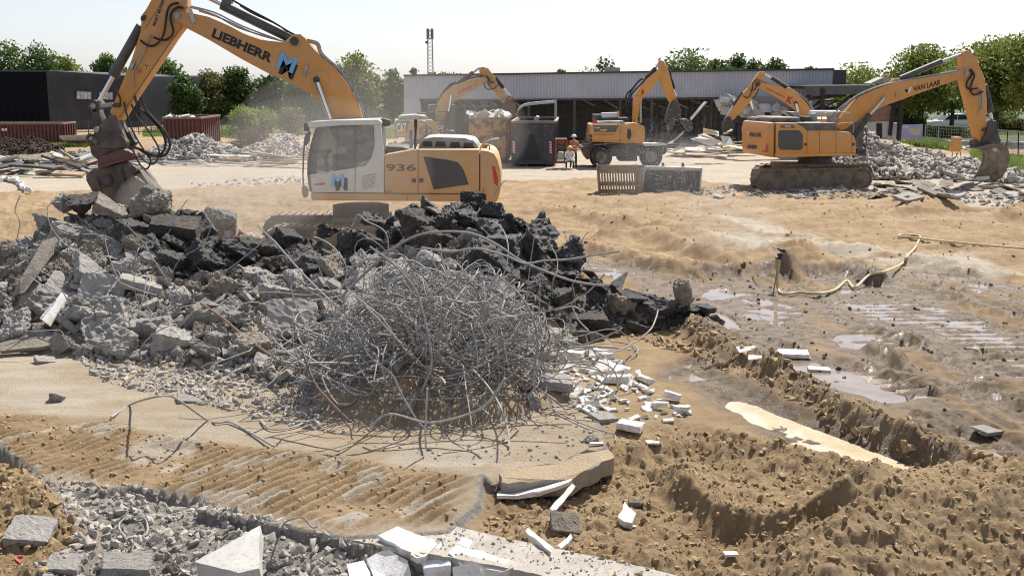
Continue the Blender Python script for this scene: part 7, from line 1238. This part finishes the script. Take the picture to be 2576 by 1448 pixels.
def rubble_pile(name, peaks, n, s0, s1, m, mbase, label, seed, shapes=None, cat='rubble pile', nbig=0, biglab=None):
    rs_ = np.random.RandomState(seed); hf = lambda x, y: np.max([heap(x, y, cx, cy, rx, ry, h, p) for cx, cy, rx, ry, h, p in peaks], 0)
    x0 = min(p[0] - p[2] for p in peaks); x1 = max(p[0] + p[2] for p in peaks); y0 = min(p[1] - p[3] for p in peaks); y1 = max(p[1] + p[3] for p in peaks)
    nx, ny = 60, 36; X, Y = np.meshgrid(np.linspace(x0, x1, nx), np.linspace(y0, y1, ny)); Z_ = hf(X, Y) + 0.12 * fbm(X, Y, 0.8, 3, seed) - 0.12; i = (np.arange(ny - 1)[:, None] * nx + np.arange(nx - 1)[None, :]).ravel()
    V = [np.stack([X.ravel(), Y.ravel(), Z_.ravel()], 1)]; T = [np.concatenate([np.stack([i, i + 1, i + nx + 1], 1), np.stack([i, i + nx + 1, i + nx], 1)])]; o = nx * ny
    x, y = rs_.uniform(x0, x1, n * 6), rs_.uniform(y0, y1, n * 6); h = hf(x, y); k = (h > 0.02) & (rs_.rand(n * 6) < 0.35 + h); x, y, h = x[k][:n], y[k][:n], h[k][:n]; shapes = shapes or BRK
    for a, b, c in zip(x, y, h): v, t = shapes[rs_.randint(len(shapes))]; V.append((v @ rotm(rs_).T) * (s0 + (s1 - s0) * rs_.rand() ** 2) + [a, b, c + 0.02]); T.append(t + o); o += len(v)
    ob = from_np(name, np.concatenate(V), np.concatenate(T), m); tag(ob, label, cat, None, 'stuff')
    for j in range(nbig):
        a, b = x[j], y[j]; o2 = bpy.data.objects.new('brick_chunk', BKM[m.name][j % 8]); COL.objects.link(o2); o2.location = (a, b, h[j] + 0.08); o2.rotation_euler = rs_.uniform(-1, 1, 3) * 1.5; s = s1 * rs_.uniform(0.8, 1.4); o2.scale = (s, s, s); tag(o2, biglab, 'chunk', label.split(' of ')[0] + ' chunks')
BKM = {m.name: [with_mat(b, m) for b in _bk] for m in (M_brw, M_brg, M_bro)}
def PK(u, vp, vb, Y, rx, ry, p=1.0): c = at(u, vp, Y); return (c.x, Y, rx, ry, max(0.2, c.z), p)
rubble_pile('rubble_pile', [PK(490, 338, 0, 66, 2.9, 3.2), PK(430, 362, 0, 65, 2.4, 2.5), PK(560, 368, 0, 65, 2.2, 2.4)], 1900, 0.12, 0.42, M_brg, None, 'pile of grey broken stone and brick behind the crusher', 3, nbig=30, biglab='larger chunk on the grey stone pile behind the crusher')
rubble_pile('rubble_pile', [PK(715, 338, 0, 67, 2.8, 2.8, 0.9), PK(650, 362, 0, 66, 1.8, 2.0)], 1700, 0.16, 0.36, M_brw, None, 'pile of pale bricks left of the white cab', 4, nbig=30, biglab='larger pale brick on the pile left of the white cab')
rubble_pile('rubble_pile', [PK(2175, 325, 0, 58, 2.2, 3.0), PK(2250, 362, 0, 57, 2.6, 3.0), PK(2340, 385, 0, 55.5, 3.0, 3.0), PK(2430, 402, 0, 54, 2.6, 2.6), PK(2530, 432, 0, 52, 2.4, 2.0), PK(2230, 398, 0, 53.5, 2.4, 2.0)], 4200, 0.10, 0.42, M_bro, None, 'long pile of pale bricks and broken concrete under the ribbed bucket', 5, nbig=90, biglab='larger chunk on the long pile under the ribbed bucket')
rubble_pile('rubble_strip', [PK(990, 362, 0, 66, 2.5, 1.5), PK(930, 366, 0, 65, 1.6, 1.5)], 500, 0.12, 0.4, M_brw, None, 'low strip of white rubble seen behind the orange engine hood', 6)
rubble_pile('soil_heap', [PK(75, 343, 0, 69, 2.3, 2.0, 0.75), PK(15, 346, 0, 69, 2.4, 2.0, 0.75)], 900, 0.06, 0.26, M_soil, None, 'heap of dark compost in front of the low red container', 7, shapes=LUMPS, cat='soil heap')
rubble_pile('low_rubble', [PK(200, 378, 0, 68, 2.0, 1.0), PK(230, 382, 0, 67, 1.4, 1.0)], 300, 0.08, 0.25, M_brg, None, 'low grey rubble left of the crusher on the dirt', 8)
rubble_pile('stone_rubble', [PK(565, 566, 0, 26.2, 1.5, 1.2), PK(620, 585, 0, 26, 1.0, 0.8)], 160, 0.12, 0.5, M_brw, None, 'pale dusty rubble behind the heap left of the crawler track', 9)
for i in range(95):
    if i < 60: u, v = rnd.uniform(2230, 2600), rnd.uniform(452, 505)
    elif i < 80: u, v = rnd.uniform(1800, 2240), rnd.uniform(482, 500)
    else: u, v = rnd.uniform(2180, 2260), rnd.uniform(440, 470)
    s = rnd.uniform(0.2, 1.0) if u > 2220 else rnd.uniform(0.15, 0.5); o2 = place(rnd.choice(SLABS[rnd.choice(('c', 'b', 'b'))]), None, 'slab_fragment', hit(u, v) + Vector((0, 0, 0.05)), (rnd.uniform(-.35, .35), rnd.uniform(-.35, .35), rnd.uniform(0, 6)), (s, s, s * 0.5), 'flat broken slab fragment strewn on the dirt below the ribbed bucket', 'slab fragment', 'slab fragments strewn before the right machine')
C1 = region(900, GP([(1700, 478), (2100, 478), (2576, 495), (2600, 525), (2250, 505), (1750, 497)]), 61); scatter('strip_rubble', C1, 0.05 + 0.25 * np.random.RandomState(5).rand(len(C1)) ** 3, SMALL, M_brg, 17, 'small grey rubble along the edge of the yard')
C1 = region(260, GP([(480, 462), (760, 440), (770, 460), (500, 475)]), 62); scatter('yard_edge_rubble', C1, 0.04 + 0.16 * np.random.RandomState(6).rand(len(C1)) ** 3, SMALL, M_brg, 18, 'small rubble along the yard edge left of the cab')
# dead branches
bm = B(); rb = random.Random(3)
for i in range(900):
    a = rb.uniform(0, 2 * pi); rr_ = rb.random() ** 0.5; c = at(635, 345, 70) + Vector((rr_ * cos(a) * 1.5, rr_ * sin(a) * 1.2, 0)); c.z = rb.uniform(0.05, max(0.1, 1.75 * (1 - rr_ ** 2))); d = Vector((rb.gauss(0, 1), rb.gauss(0, 1), rb.gauss(0.1, 0.5))).normalized() * rb.uniform(0.2, 0.6); tube(bm, [c - d, c + Vector((rb.uniform(-.1, .1), 0, rb.uniform(-.1, .1))), c + d], 0.016, 3)
tag(fin('branch_heap', bm, mat('dead_branch', (0.10, 0.055, 0.042), (0.17, 0.10, 0.08), 5, 0.9)), 'heap of reddish brown dead branches left of the pale brick pile', 'brush heap')
# ------------------------------------------------------------------ trees and shrubs
def leafmat(name, c1, c2, tr=0.35):
    m = bpy.data.materials.new(name); m.use_nodes = True; N, L = m.node_tree.nodes, m.node_tree.links; b = N['Principled BSDF']; b.inputs['Roughness'].default_value = 0.55; b.inputs['Specular IOR Level'].default_value = 0.3
    tc = N.new('ShaderNodeTexCoord'); nz = N.new('ShaderNodeTexNoise'); nz.inputs['Scale'].default_value = 0.9; nz.inputs['Detail'].default_value = 4; L.new(tc.outputs['Object'], nz.inputs['Vector']); rp = N.new('ShaderNodeMapRange'); rp.inputs[1].default_value = 0.35; rp.inputs[2].default_value = 0.65; L.new(nz.outputs[0], rp.inputs[0])
    mx = N.new('ShaderNodeMix'); mx.data_type = 'RGBA'; mx.inputs[6].default_value = (*c1, 1); mx.inputs[7].default_value = (*c2, 1); L.new(rp.outputs[0], mx.inputs[0]); L.new(mx.outputs[2], b.inputs['Base Color'])
    t = N.new('ShaderNodeBsdfTranslucent'); L.new(mx.outputs[2], t.inputs[0]); ms = N.new('ShaderNodeMixShader'); ms.inputs[0].default_value = tr; L.new(b.outputs[0], ms.inputs[1]); L.new(t.outputs[0], ms.inputs[2]); L.new(ms.outputs[0], N['Material Output'].inputs[0]); return m
LF = {'d': leafmat('dark_leaf', (0.055, 0.095, 0.029), (0.109, 0.164, 0.047)), 'm': leafmat('green_leaf', (0.082, 0.137, 0.036), (0.164, 0.227, 0.058)), 'y': leafmat('yellow_green_leaf', (0.127, 0.178, 0.036), (0.273, 0.291, 0.064), 0.4), 'o': leafmat('olive_leaf', (0.137, 0.137, 0.047), (0.218, 0.191, 0.073)), 'b': leafmat('bright_leaf', (0.155, 0.218, 0.055), (0.273, 0.346, 0.091), 0.4)}
M_bark = mat('bark', (0.05, 0.04, 0.03), (0.09, 0.07, 0.055), 4, 0.95)
def tree(base, H, W, leaf, label, cat='tree', n=3600, ls=0.2, trunk=0.24, group=None, seed=0, flat=0.75, name='tree', dy=0.8, lobes=15):
    rs_ = np.random.RandomState(seed); root = empty(name, base, label, cat, group); base = Vector(base); cz = H * (trunk + (1 - trunk) / 2); hz_ = H * (1 - trunk) / 2
    lb = []
    for i in range(lobes):
        while True:
            q = rs_.uniform(-1, 1, 3)
            if np.linalg.norm(q) < 1 and np.linalg.norm(q) > 0.25: break
        taper = 1.0 - 0.35 * max(0, q[2]) ; lb.append((np.array([q[0] * W / 2 * 0.72 * taper, q[1] * W / 2 * 0.72 * dy, cz + q[2] * hz_ * 0.74]), rs_.uniform(0.17, 0.34) * W, rs_.uniform(0.6, 1.3)))
    lb.append((np.array([0, 0, H - 0.2 * W]), 0.2 * W, 1.0))
    wts = np.array([l[1] ** 2 * l[2] for l in lb]); wts /= wts.sum(); idx = rs_.choice(len(lb), n, p=wts); d = rs_.normal(size=(n, 3)); d /= np.linalg.norm(d, axis=1)[:, None]; rad = rs_.rand(n) ** 0.45
    C = np.stack([l[0] for l in lb])[idx]; Rr = np.array([l[1] for l in lb])[idx]; P = C + d * (Rr * rad)[:, None] * np.array([1, dy, flat]); P += rs_.normal(size=(n, 3)) * ls * 0.6; P[:, 2] = np.clip(P[:, 2], H * trunk * 0.75, H)
    a = rs_.normal(size=(n, 3)); a /= np.linalg.norm(a, axis=1)[:, None]; b = np.cross(a, rs_.normal(size=(n, 3))); b /= np.linalg.norm(b, axis=1)[:, None]; s = (ls * rs_.uniform(0.6, 1.4, n))[:, None]
    V = np.stack([P - a * s, P + b * s * 0.55, P + a * s, P - b * s * 0.55], 1).reshape(-1, 3) + np.array(base); from_np('crown', V, np.arange(4 * n).reshape(-1, 4), LF[leaf], root)
    bm = B(); tw = max(0.09, W * 0.035); top = base + Vector((0, 0, H * 0.62)); tube(bm, [base + Vector((0, 0, -0.2)), base + Vector((rs_.uniform(-.1, .1), 0, H * 0.25)), base + Vector((rs_.uniform(-.2, .2), 0, H * 0.45)), top], [tw * 1.3, tw, tw * 0.7, tw * 0.3], 8)
    for i in range(8): l = lb[i][0]; st = base + Vector((0, 0, H * rs_.uniform(0.2, 0.45))); e = base + Vector(l); tube(bm, [st, st.lerp(e, 0.5) + Vector((0, 0, H * 0.03)), e], [tw * 0.5, tw * 0.35, tw * 0.1], 5)
    fin('trunk', bm, M_bark, root, True); return root
def T(u, top, w, Y, leaf, label, **k):
    p = at(u, top, Y); dd = math.hypot(p.x, p.y); W = w / F * dd * 1.02; tree((p.x, p.y, 0), p.z, W, leaf, label, seed=int(u), **k)
g1 = 'trees behind the left part of the site'; g2 = 'treetops rising behind the grey hall'
for u, top, w, Y, lf, lab in [(12, 96, 140, 128, 'm', 'tall green tree at the far left above the black warehouse wall'), (92, 98, 105, 130, 'm', 'tall round green tree right of the leftmost one above the warehouse'), (160, 130, 100, 132, 'y', 'lower yellow-green tree above the warehouse corner'), (268, 128, 92, 125, 'm', 'green tree seen between the warehouse and the big arm'), (338, 170, 90, 120, 'd', 'dark green tree behind the arm of the big excavator'), (415, 141, 105, 118, 'm', 'green tree just right of the big arm'), (468, 190, 80, 112, 'd', 'low dark tree between two taller ones under the boom'), (520, 166, 105, 116, 'o', 'olive brown tinted tree under the long boom'), (600, 164, 105, 118, 'd', 'dark round tree under the middle of the long boom'), (680, 178, 105, 116, 'd', 'dark broad tree under the boom lettering'), (762, 188, 100, 114, 'd', 'dark tree under the boom near the lift cylinder'), (830, 205, 90, 116, 'd', 'dark low tree hidden behind the boom bend'), (897, 121, 125, 112, 'y', 'tall bright green tree right of the big boom'), (985, 168, 95, 118, 'm', 'green tree left of the grey hall end'), (1040, 172, 34, 130, 'm', 'small green treetop at the left end of the hall roof')]:
    T(u, top, w * 1.02, Y, lf, lab, n=4400, group=g1, trunk=0.14, ls=0.185, lobes=18)
for u, v0, w, lab in [(300, 260, 120, 'dark undergrowth'), (420, 270, 130, 'a'), (540, 268, 130, 'b'), (660, 270, 130, 'c'), (780, 265, 130, 'd'), (900, 262, 130, 'e'), (1000, 258, 80, 'f')]: pass
bm = None
rs_ = np.random.RandomState(8); n = 11000; ux = rs_.uniform(330, 1015, n); P = []
for i in range(n): Y = rs_.uniform(119, 124); p = at(ux[i], 0, Y); P.append((p.x, Y, rs_.rand() ** 0.8 * (2.5 + 1.0 * math.sin(ux[i] * 0.05) + 0.5 * math.sin(ux[i] * 0.17))))
P = np.array(P); a = rs_.normal(size=(n, 3)); b = rs_.normal(size=(n, 3)); s = 0.16; tag(from_np('undergrowth', np.stack([P - a * s, P + b * s * .6, P + a * s, P - b * s * .6], 1).reshape(-1, 3), np.arange(4 * n).reshape(-1, 4), LF['d']), 'dark undergrowth between the trunks behind the site', None, None, 'stuff')
for u, top, w, Y, lf, lab in [(1085, 176, 70, 110, 'm', 'low green treetop left behind the mast foot'), (1135, 172, 80, 112, 'm', 'broad low green treetop beside the mast foot'), (1410, 171, 52, 112, 'd', 'small dark treetop above the middle of the hall roof'), (1525, 140, 76, 105, 'd', 'rounded dark green treetop above the roof box'), (1680, 160, 60, 110, 'm', 'green treetop behind the wheeled machine arm'), (1740, 124, 130, 108, 'm', 'largest green treetop above the hall roof'), (1810, 140, 70, 112, 'd', 'green treetop right beside the largest one'), (1858, 130, 62, 114, 'd', 'narrow dark green treetop above the hall'), (1900, 142, 62, 112, 'd', 'dark green treetop third from the right end of the roof'), (1950, 138, 62, 112, 'd', 'dark rounded treetop near the right end of the roof'), (2037, 164, 44, 118, 'm', 'tiny green treetop at the right end of the roof'), (2170, 158, 110, 110, 'y', 'light green tree right of the dark hall corner'), (2205, 200, 100, 104, 'm', 'green tree low behind the annex')]:
    T(u, top, w * 1.55, Y, lf, lab, n=5200, group=g2, ls=0.17, trunk=0.1, lobes=22)
for u, top, w, Y, lf, lab in [(2250, 195, 110, 98, 'm', 'green tree behind the right boom'), (2330, 112, 190, 92, 'y', 'large yellow-green tree behind the right boom'), (2405, 150, 130, 96, 'm', 'green tree just left of the raised stick'), (2520, 78, 220, 84, 'y', 'largest yellow-green tree right of the raised stick'), (2620, 50, 200, 80, 'y', 'tall yellow-green tree cut by the right edge')]:
    T(u, top, w, Y, lf, lab, n=11000, group='big trees at the right edge', ls=0.15, trunk=0.22, lobes=26)
def shrub(u, top, w, Y, lf, lab, n=2500, h0=None, ls=0.10): p = at(u, top, Y); W = w / F * p.y; tree((p.x, p.y, 0), max(p.z, 0.6), W, lf, lab, 'shrub', n, ls, 0.02, None, int(u) + 7, 0.9, 'shrub', lobes=14)
shrub(605, 262, 85, 84, 'b', 'bright light green shrub behind the branch heap', 4000, ls=0.08); shrub(660, 268, 100, 88, 'b', 'green shrub right of the bright one'); shrub(725, 272, 95, 88, 'o', 'grey-green shrub behind the pale brick pile'); shrub(2520, 284, 80, 98, 'b', 'clipped light green hedge by the parked cars', 3500); shrub(2560, 300, 80, 97, 'o', 'reddish low shrub at the right edge'); shrub(2290, 290, 120, 92, 'd', 'dark shrub behind the annex corner', 3500); shrub(2210, 290, 90, 94, 'd', 'dark shrub beside the brick infill')
shrub(2400, 322, 170, 90, 'd', 'long low dark hedge behind the wire fence', 4000)
# grass
def grass(poly, n, seed, label, hgt=0.22):
    rs_ = np.random.RandomState(seed); Pp = np.array(GP(poly)); x, y = rs_.uniform(Pp[:, 0].min(), Pp[:, 0].max(), n * 5), rs_.uniform(Pp[:, 1].min(), Pp[:, 1].max(), n * 5); k = inpoly(x, y, Pp); x, y = x[k][:n], y[k][:n]; m = len(x); z = terrain(x, y); a = rs_.uniform(0, 2 * pi, m); w = 0.05; h = hgt * rs_.uniform(0.4, 1.2, m); dx, dy = np.cos(a) * w, np.sin(a) * w; lx, ly = rs_.normal(size=m) * 0.08, rs_.normal(size=m) * 0.08
    V = np.stack([np.stack([x - dx, y - dy, z], 1), np.stack([x + dx, y + dy, z], 1), np.stack([x + lx, y + ly, z + h], 1)], 1).reshape(-1, 3); tag(from_np('grass', V, np.arange(3 * m).reshape(-1, 3), LF['b']), label, None, None, 'stuff')
grass([(95, 360), (225, 357), (232, 372), (130, 375)], 5000, 1, 'grass strip in front of the steel beams'); grass([(360, 330), (420, 328), (420, 345), (360, 345)], 3000, 2, 'grass left of the dark red container'); grass([(500, 332), (620, 330), (615, 352), (540, 345)], 5000, 3, 'grass behind the branch heap'); grass([(900, 330), (1010, 325), (1000, 350), (930, 352)], 3000, 4, 'grass at the left end of the hall')
grass([(2260, 355), (2330, 352), (2420, 372), (2400, 382), (2300, 372)], 6000, 5, 'grass strip in front of the wire fence', 0.3); grass([(2440, 385), (2576, 400), (2640, 440), (2520, 435), (2450, 410)], 7000, 6, 'grass right of the ribbed bucket', 0.3); grass([(2330, 325), (2640, 330), (2640, 345), (2330, 338)], 6000, 7, 'lawn under the big trees', 0.3); grass([(2150, 335), (2330, 330), (2330, 345), (2150, 345)], 3000, 8, 'grass beside the annex', 0.3)
M_lawn = mat('lawn', (0.05, 0.07, 0.025), (0.10, 0.12, 0.045), 0.8, 0.95)
for q in ([(27, 90), (36, 84), (70, 84), (90, 118), (28, 118)], [(-700, 118), (900, 118), (900, 1200), (-700, 1200)], [(-16, 94), (-4, 94), (-4, 118), (-30, 118), (-30, 104)]):
    bm = B(); bm.faces.new([bm.verts.new((a, b, 0.07)) for a, b in q]); tag(fin('lawn', bm, M_lawn), kind='structure')
M_road = mat('brick_road', (0.40, 0.345, 0.31), (0.47, 0.415, 0.37), 3, 0.9)
bm = B(); bm.faces.new([bm.verts.new(G(u, v, 0.05)) for u, v in ((2310, 346), (2420, 340), (2700, 346), (2800, 400), (2570, 392), (2420, 372))]); tag(fin('road', bm, M_road), kind='structure')
# fences, banner, box on legs, cars
M_wire = mat('fence_wire', (0.36, 0.37, 0.38), rough=0.4, metal=0.6); FP = Plane(2400, 78.0)
for i, (q, Y0_, Y1_) in enumerate((([(2329, 314), (2362, 315), (2360, 364), (2326, 358)], 76, 76), ([(2362, 316), (2414, 319), (2412, 371), (2358, 364)], 75, 74), ([(2414, 319), (2462, 322), (2466, 382), (2412, 372)], 74, 72), ([(2506, 327), (2535, 329), (2530, 400), (2500, 392)], 70, 69), ([(2535, 329), (2562, 331), (2560, 408), (2530, 400)], 69, 67), ([(2562, 331), (2600, 333), (2600, 414), (2560, 408)], 67, 65))):
    P = [at(*q[0], Y0_), at(*q[1], Y1_), at(*q[2], Y1_), at(*q[3], Y0_)]; zb = 0.08; P[2].z = P[3].z = zb; r = empty('fence_panel', P[3].lerp(P[2], 0.5), 'temporary wire mesh fence panel standing along the brick road', 'fence panel', 'temporary fence panels on the right'); bm = B()
    for a, b in ((0, 1), (1, 2), (2, 3), (3, 0)): bar(bm, P[a], P[b], 0.05, 0.05)
    fin('frame', bm, M_wire, r); bm = B(); nv = max(6, int((P[1] - P[0]).length / 0.16))
    for k in range(1, nv): f = k / nv; bar(bm, P[0].lerp(P[1], f), P[3].lerp(P[2], f), 0.012, 0.012)
    for f in (0.14, 0.28, 0.42, 0.56, 0.70, 0.85): bar(bm, P[0].lerp(P[3], f), P[1].lerp(P[2], f), 0.014, 0.014)
    fin('wire_mesh', bm, M_wire, r); bm = B(); [box(bm, Vector((p.x, p.y, 0.06)), (0.35, 0.6, 0.12)) for p in (P[2], P[3])]; fin('foot', bm, M_stl, r)
Bn = Rig(None, Plane(2294, 77.0)); br = empty('banner', (*at(2294, 349, 77)[:2], 0.3), 'lilac site banner with a pale map picture beside the corner post', 'banner'); Bn.r = br; Bn.plate('cloth', zR((1580, 668), (1756, 662), (1750, 780), (1580, 780)), 0, 0.02, mat('lilac_banner', (0.34, 0.36, 0.62), (0.44, 0.45, 0.68), 0.8, 0.7), 0); Bn.plate('map_picture', zR((1645, 695), (1738, 690), (1725, 748), (1690, 752), (1640, 730)), -0.01, 0.008, mat('banner_map', (0.66, 0.64, 0.52), (0.50, 0.44, 0.30), 2.5, 0.7), 0); Bn.plate('white_field', zR((1590, 676), (1640, 675), (1640, 690), (1590, 692)), -0.01, 0.008, mat('banner_field', (0.60, 0.60, 0.68), rough=0.7), 0)
ob = empty('orange_box', (*at(2405, 392, 58)[:2], 0), 'plain orange box on thin legs above the right rubble', 'box'); Bo = Rig(ob, Plane(2405, 58.0)); Bo.plate('case', zR((2012, 768), (2075, 768), (2060, 886), (1996, 882)), 0, 0.5, M_or, 0.02); bm = B()
for x0_, x1_ in ((2000, 1988), (2058, 2066), (2020, 2040), (2045, 2015)): tube(bm, [Bo.pt(zR((x0_, 884))[0], 0.25), Bo.pt(zR((x1_, 945))[0], 0.25)], 0.02, 5)
fin('legs', bm, M_stl, ob)
M_carw = mat('white_car_paint', (0.70, 0.71, 0.72), rough=0.25, coat=0.5); M_cars = mat('silver_car_paint', (0.48, 0.50, 0.52), rough=0.25, metal=0.3, coat=0.5); M_cgl = mat('car_glass', (0.03, 0.035, 0.04), rough=0.08)
def car(u, v, Y, m, label, L=4.2, flip=1):
    c = at(u, v, Y); c.z = 0.05; r = empty('parked_car', c, label, 'car', 'cars parked under the trees'); X = lambda x, z, y=0: c + Vector((flip * x, y, z))
    bm = B(); prism(bm, [X(x * L, z, -0.85) for x, z in ((-.5, .28), (-.5, .62), (-.47, .80), (-.25, .88), (.28, .92), (.48, .85), (.5, .5), (.49, .28))], (0, 1.7, 0), 0.06); fin('body', bm, m, r, True)
    bm = B(); prism(bm, [X(x * L, z, -0.72) for x, z in ((-.27, .86), (-.12, 1.36), (-.05, 1.44), (.22, 1.44), (.33, 1.36), (.46, .88))], (0, 1.44, 0), 0.06); rf = fin('roof', bm, m, r, True)
    for P in (((-.22, .92), (-.10, 1.32), (.06, 1.36), (.06, .92)), ((.08, .92), (.08, 1.36), (.22, 1.36), (.36, .95))): bm = B(); prism(bm, [X(x * L, z, -0.745) for x, z in P], (0, 0.02, 0)); fin('side_window', bm, M_cgl, rf)
    bm = B(); prism(bm, [X(-.265 * L, .90, -0.62), X(-.125 * L, 1.34, -0.6), X(-.125 * L, 1.34, 0.6), X(-.265 * L, .90, 0.62)], (-0.03 * flip, 0, 0.012)); fin('windscreen', bm, M_cgl, rf)
    for x in (-.32, .30):
        for y in (-.80, .62): bm = B(); cyl(bm, X(x * L, .31, y), X(x * L, .31, y + .2), .31, 20); w = fin('wheel', bm, M_rub, r, True); bm = B(); cyl(bm, X(x * L, .31, y - .012), X(x * L, .31, y + .1), .19, 14); fin('rim', bm, M_chr, w, True)
    for y in (-.6, .6): bm = B(); box(bm, X(-.495 * L, .66, y), (.08, .3, .13)); fin('headlight', bm, M_wtx, r)
car(2392, 316, 104, M_carw, 'white hatchback parked under the trees behind the fence'); car(2440, 312, 112, M_cars, 'silver car parked behind the white hatchback', 4.6)
bm = B(); pz = at(1083, 190, 150); mx_, w0, zt = pz.x, 0.42, at(1083, 74, 150).z; ms_ = empty('telecom_mast', (mx_, 150, 0), 'tall slender lattice telecom mast rising behind the hall', 'mast'); legs = [(-1, -1), (1, -1), (1, 1), (-1, 1)]; LW = lambda z: 0.40 - 0.12 * z / zt
for a, b in legs: bar(bm, (mx_ + a * LW(0), 150 + b * LW(0), 0), (mx_ + a * LW(zt), 150 + b * LW(zt), zt - 0.3), 0.075, 0.075)
nz_ = 22
for i in range(nz_):
    za, zb_ = zt * i / nz_, zt * (i + 1) / nz_ - 0.02
    for k in range(4): a, b = legs[k], legs[(k + 1) % 4]; bar(bm, (mx_ + a[0] * LW(za), 150 + a[1] * LW(za), za), (mx_ + b[0] * LW(zb_), 150 + b[1] * LW(zb_), zb_), 0.045, 0.045)
fin('lattice', bm, mat('mast_steel', (0.34, 0.37, 0.40), rough=0.5, metal=0.3), ms_)
for k in range(6): bm = B(); a = k * pi / 3; p = Vector((mx_ + 0.38 * cos(a), 150 + 0.38 * sin(a), zt - 0.55)); box(bm, p, (0.16, 0.16, 1.25)); fin('antenna', bm, mat('antenna', (0.20, 0.22, 0.25), rough=0.5) if k == 0 else MATS['antenna'], ms_)
bm = B(); cyl(bm, (mx_, 150, zt - 1.25), (mx_, 150, zt - 1.15), 0.5, 12); fin('platform', bm, MATS['mast_steel'], ms_); bm = B(); cyl(bm, (mx_ - 0.4, 149.6, zt - 1.7), (mx_ - 0.4, 149.4, zt - 1.7), 0.2, 14); fin('dish', bm, MATS['antenna'], ms_)
def railfence(px, Y, label, n):
    P = [at(u, VH, Y) for u in px]; r = empty('rail_fence', (*P[0][:2], 0), label, 'fence'); bm = B(); a, b = P[0], P[-1]
    for z in (0.25, 1.05): bar(bm, Vector((a.x, Y, z)), Vector((b.x, Y, z)), 0.04, 0.05)
    for k in range(n * 6): x = a.x + (b.x - a.x) * k / (n * 6); box(bm, (x, Y, 0.65), (0.02, 0.02, 0.85))
    fin('rails', bm, M_trim, r)
    for k in range(n + 1): x = a.x + (b.x - a.x) * k / n; bm = B(); box(bm, (x, Y, 0.6), (0.07, 0.07, 1.2)); fin('post', bm, M_trim, r)
railfence([150, 405], 95.0, 'black metal rail fence along the dark warehouse', 8); railfence([495, 610], 92.0, 'black metal rail fence right of the dark red container', 4); railfence([720, 800], 90.0, 'black metal rail fence behind the pale brick pile', 3)
# ------------------------------------------------------------------ spray, dust and haze
rs_ = np.random.RandomState(12); N_ = NOZ; n = 5000; V, Tt = [], []; octa = np.array([[1, 0, 0], [-1, 0, 0], [0, 1, 0], [0, -1, 0], [0, 0, 1], [0, 0, -1]], float); of = np.array([[0, 2, 4], [2, 1, 4], [1, 3, 4], [3, 0, 4], [2, 0, 5], [1, 2, 5], [3, 1, 5], [0, 3, 5]])
PTS = []
for i in range(n):
    f = rs_.rand()
    if f < 0.22: t = rs_.rand() ** 1.6; c = at(1963 + (1700 - 1963) * t + rs_.normal() * (1 + 26 * t), 652 + (455 - 652) * t ** 0.9 + rs_.normal() * (1 + 26 * t), N_.y + 12 * t); s = 0.004 + 0.009 * t
    else:
        Y = rs_.uniform(28, 46); c = at(1660 + rs_.normal() * 62 + (rs_.rand() < 0.25) * rs_.normal() * 60, 400 + rs_.normal() * 58, Y); s = 0.0075
    if c.z < 0.2: continue
    PTS.append((c, s * rs_.uniform(0.5, 1.35)))
for k, (c, s) in enumerate(PTS): V.append(octa * s + np.array(c)); Tt.append(of + 6 * k)
md = bpy.data.materials.new('water_drop'); md.use_nodes = True; bb_ = md.node_tree.nodes['Principled BSDF']; bb_.inputs['Base Color'].default_value = (0.9, 0.92, 0.95, 1); bb_.inputs['Roughness'].default_value = 0.25; bb_.inputs['Transmission Weight'].default_value = 0.25
tag(from_np('water_spray', np.concatenate(V), np.concatenate(Tt), md), 'cloud of fine water drops thrown by the sprinkler', None, None, 'stuff')
bm = B(); jp = [NOZ.lerp(at(1915, 600, NOZ.y + 2.0), f) + Vector((0, 0, 0.12 * f * (1 - f))) for f in np.linspace(0, 1, 12)]; tube(bm, jp, [0.006 + 0.016 * f for f in np.linspace(0, 1, 12)], 6); jm = glass('water_jet', (0.9, 0.92, 0.95), 0.6); tag(fin('water_jet', bm, jm, smooth=True), 'thin white water jet leaving the sprinkler', None, None, 'stuff')
def vol(name, c, s, dens, col, label):
    m = bpy.data.materials.new(name); m.use_nodes = True; Nn = m.node_tree.nodes; Nn.remove(Nn['Principled BSDF']); v = Nn.new('ShaderNodeVolumePrincipled'); v.inputs['Density'].default_value = dens; v.inputs['Color'].default_value = (*col, 1); v.inputs['Anisotropy'].default_value = 0.2; m.node_tree.links.new(v.outputs[0], Nn['Material Output'].inputs['Volume'])
    bm = B(); bmesh.ops.create_icosphere(bm, subdivisions=3, radius=1.0, matrix=Matrix.Translation(c) @ Matrix.Diagonal((*s, 1))); o = fin(name, bm, m, smooth=True); return tag(o, label, None, None, 'stuff')
vol('dust_cloud', at(560, 500, 27.0), (2.6, 1.6, 1.0), 0.13, (0.9, 0.84, 0.76), 'thin dust cloud rising between the crusher and the big excavator')
vol('dust_cloud', at(780, 440, 26.6), (3.0, 0.9, 1.9), 0.07, (0.9, 0.85, 0.78), 'thin dust drifting in front of the white cab')
vol('dust_cloud', at(960, 330, 45.0), (6.0, 5.0, 3.0), 0.018, (0.9, 0.87, 0.82), 'dust hanging behind the big excavator')
vol('mist_cloud', at(1690, 430, 38.0), (2.6, 4.0, 1.3), 0.010, (0.95, 0.95, 0.95), 'fine mist around the sprayed area')
vol('mist_cloud', at(1830, 560, 27.0), (1.4, 2.0, 0.8), 0.03, (0.95, 0.95, 0.95), 'fine mist beside the sprinkler jet')
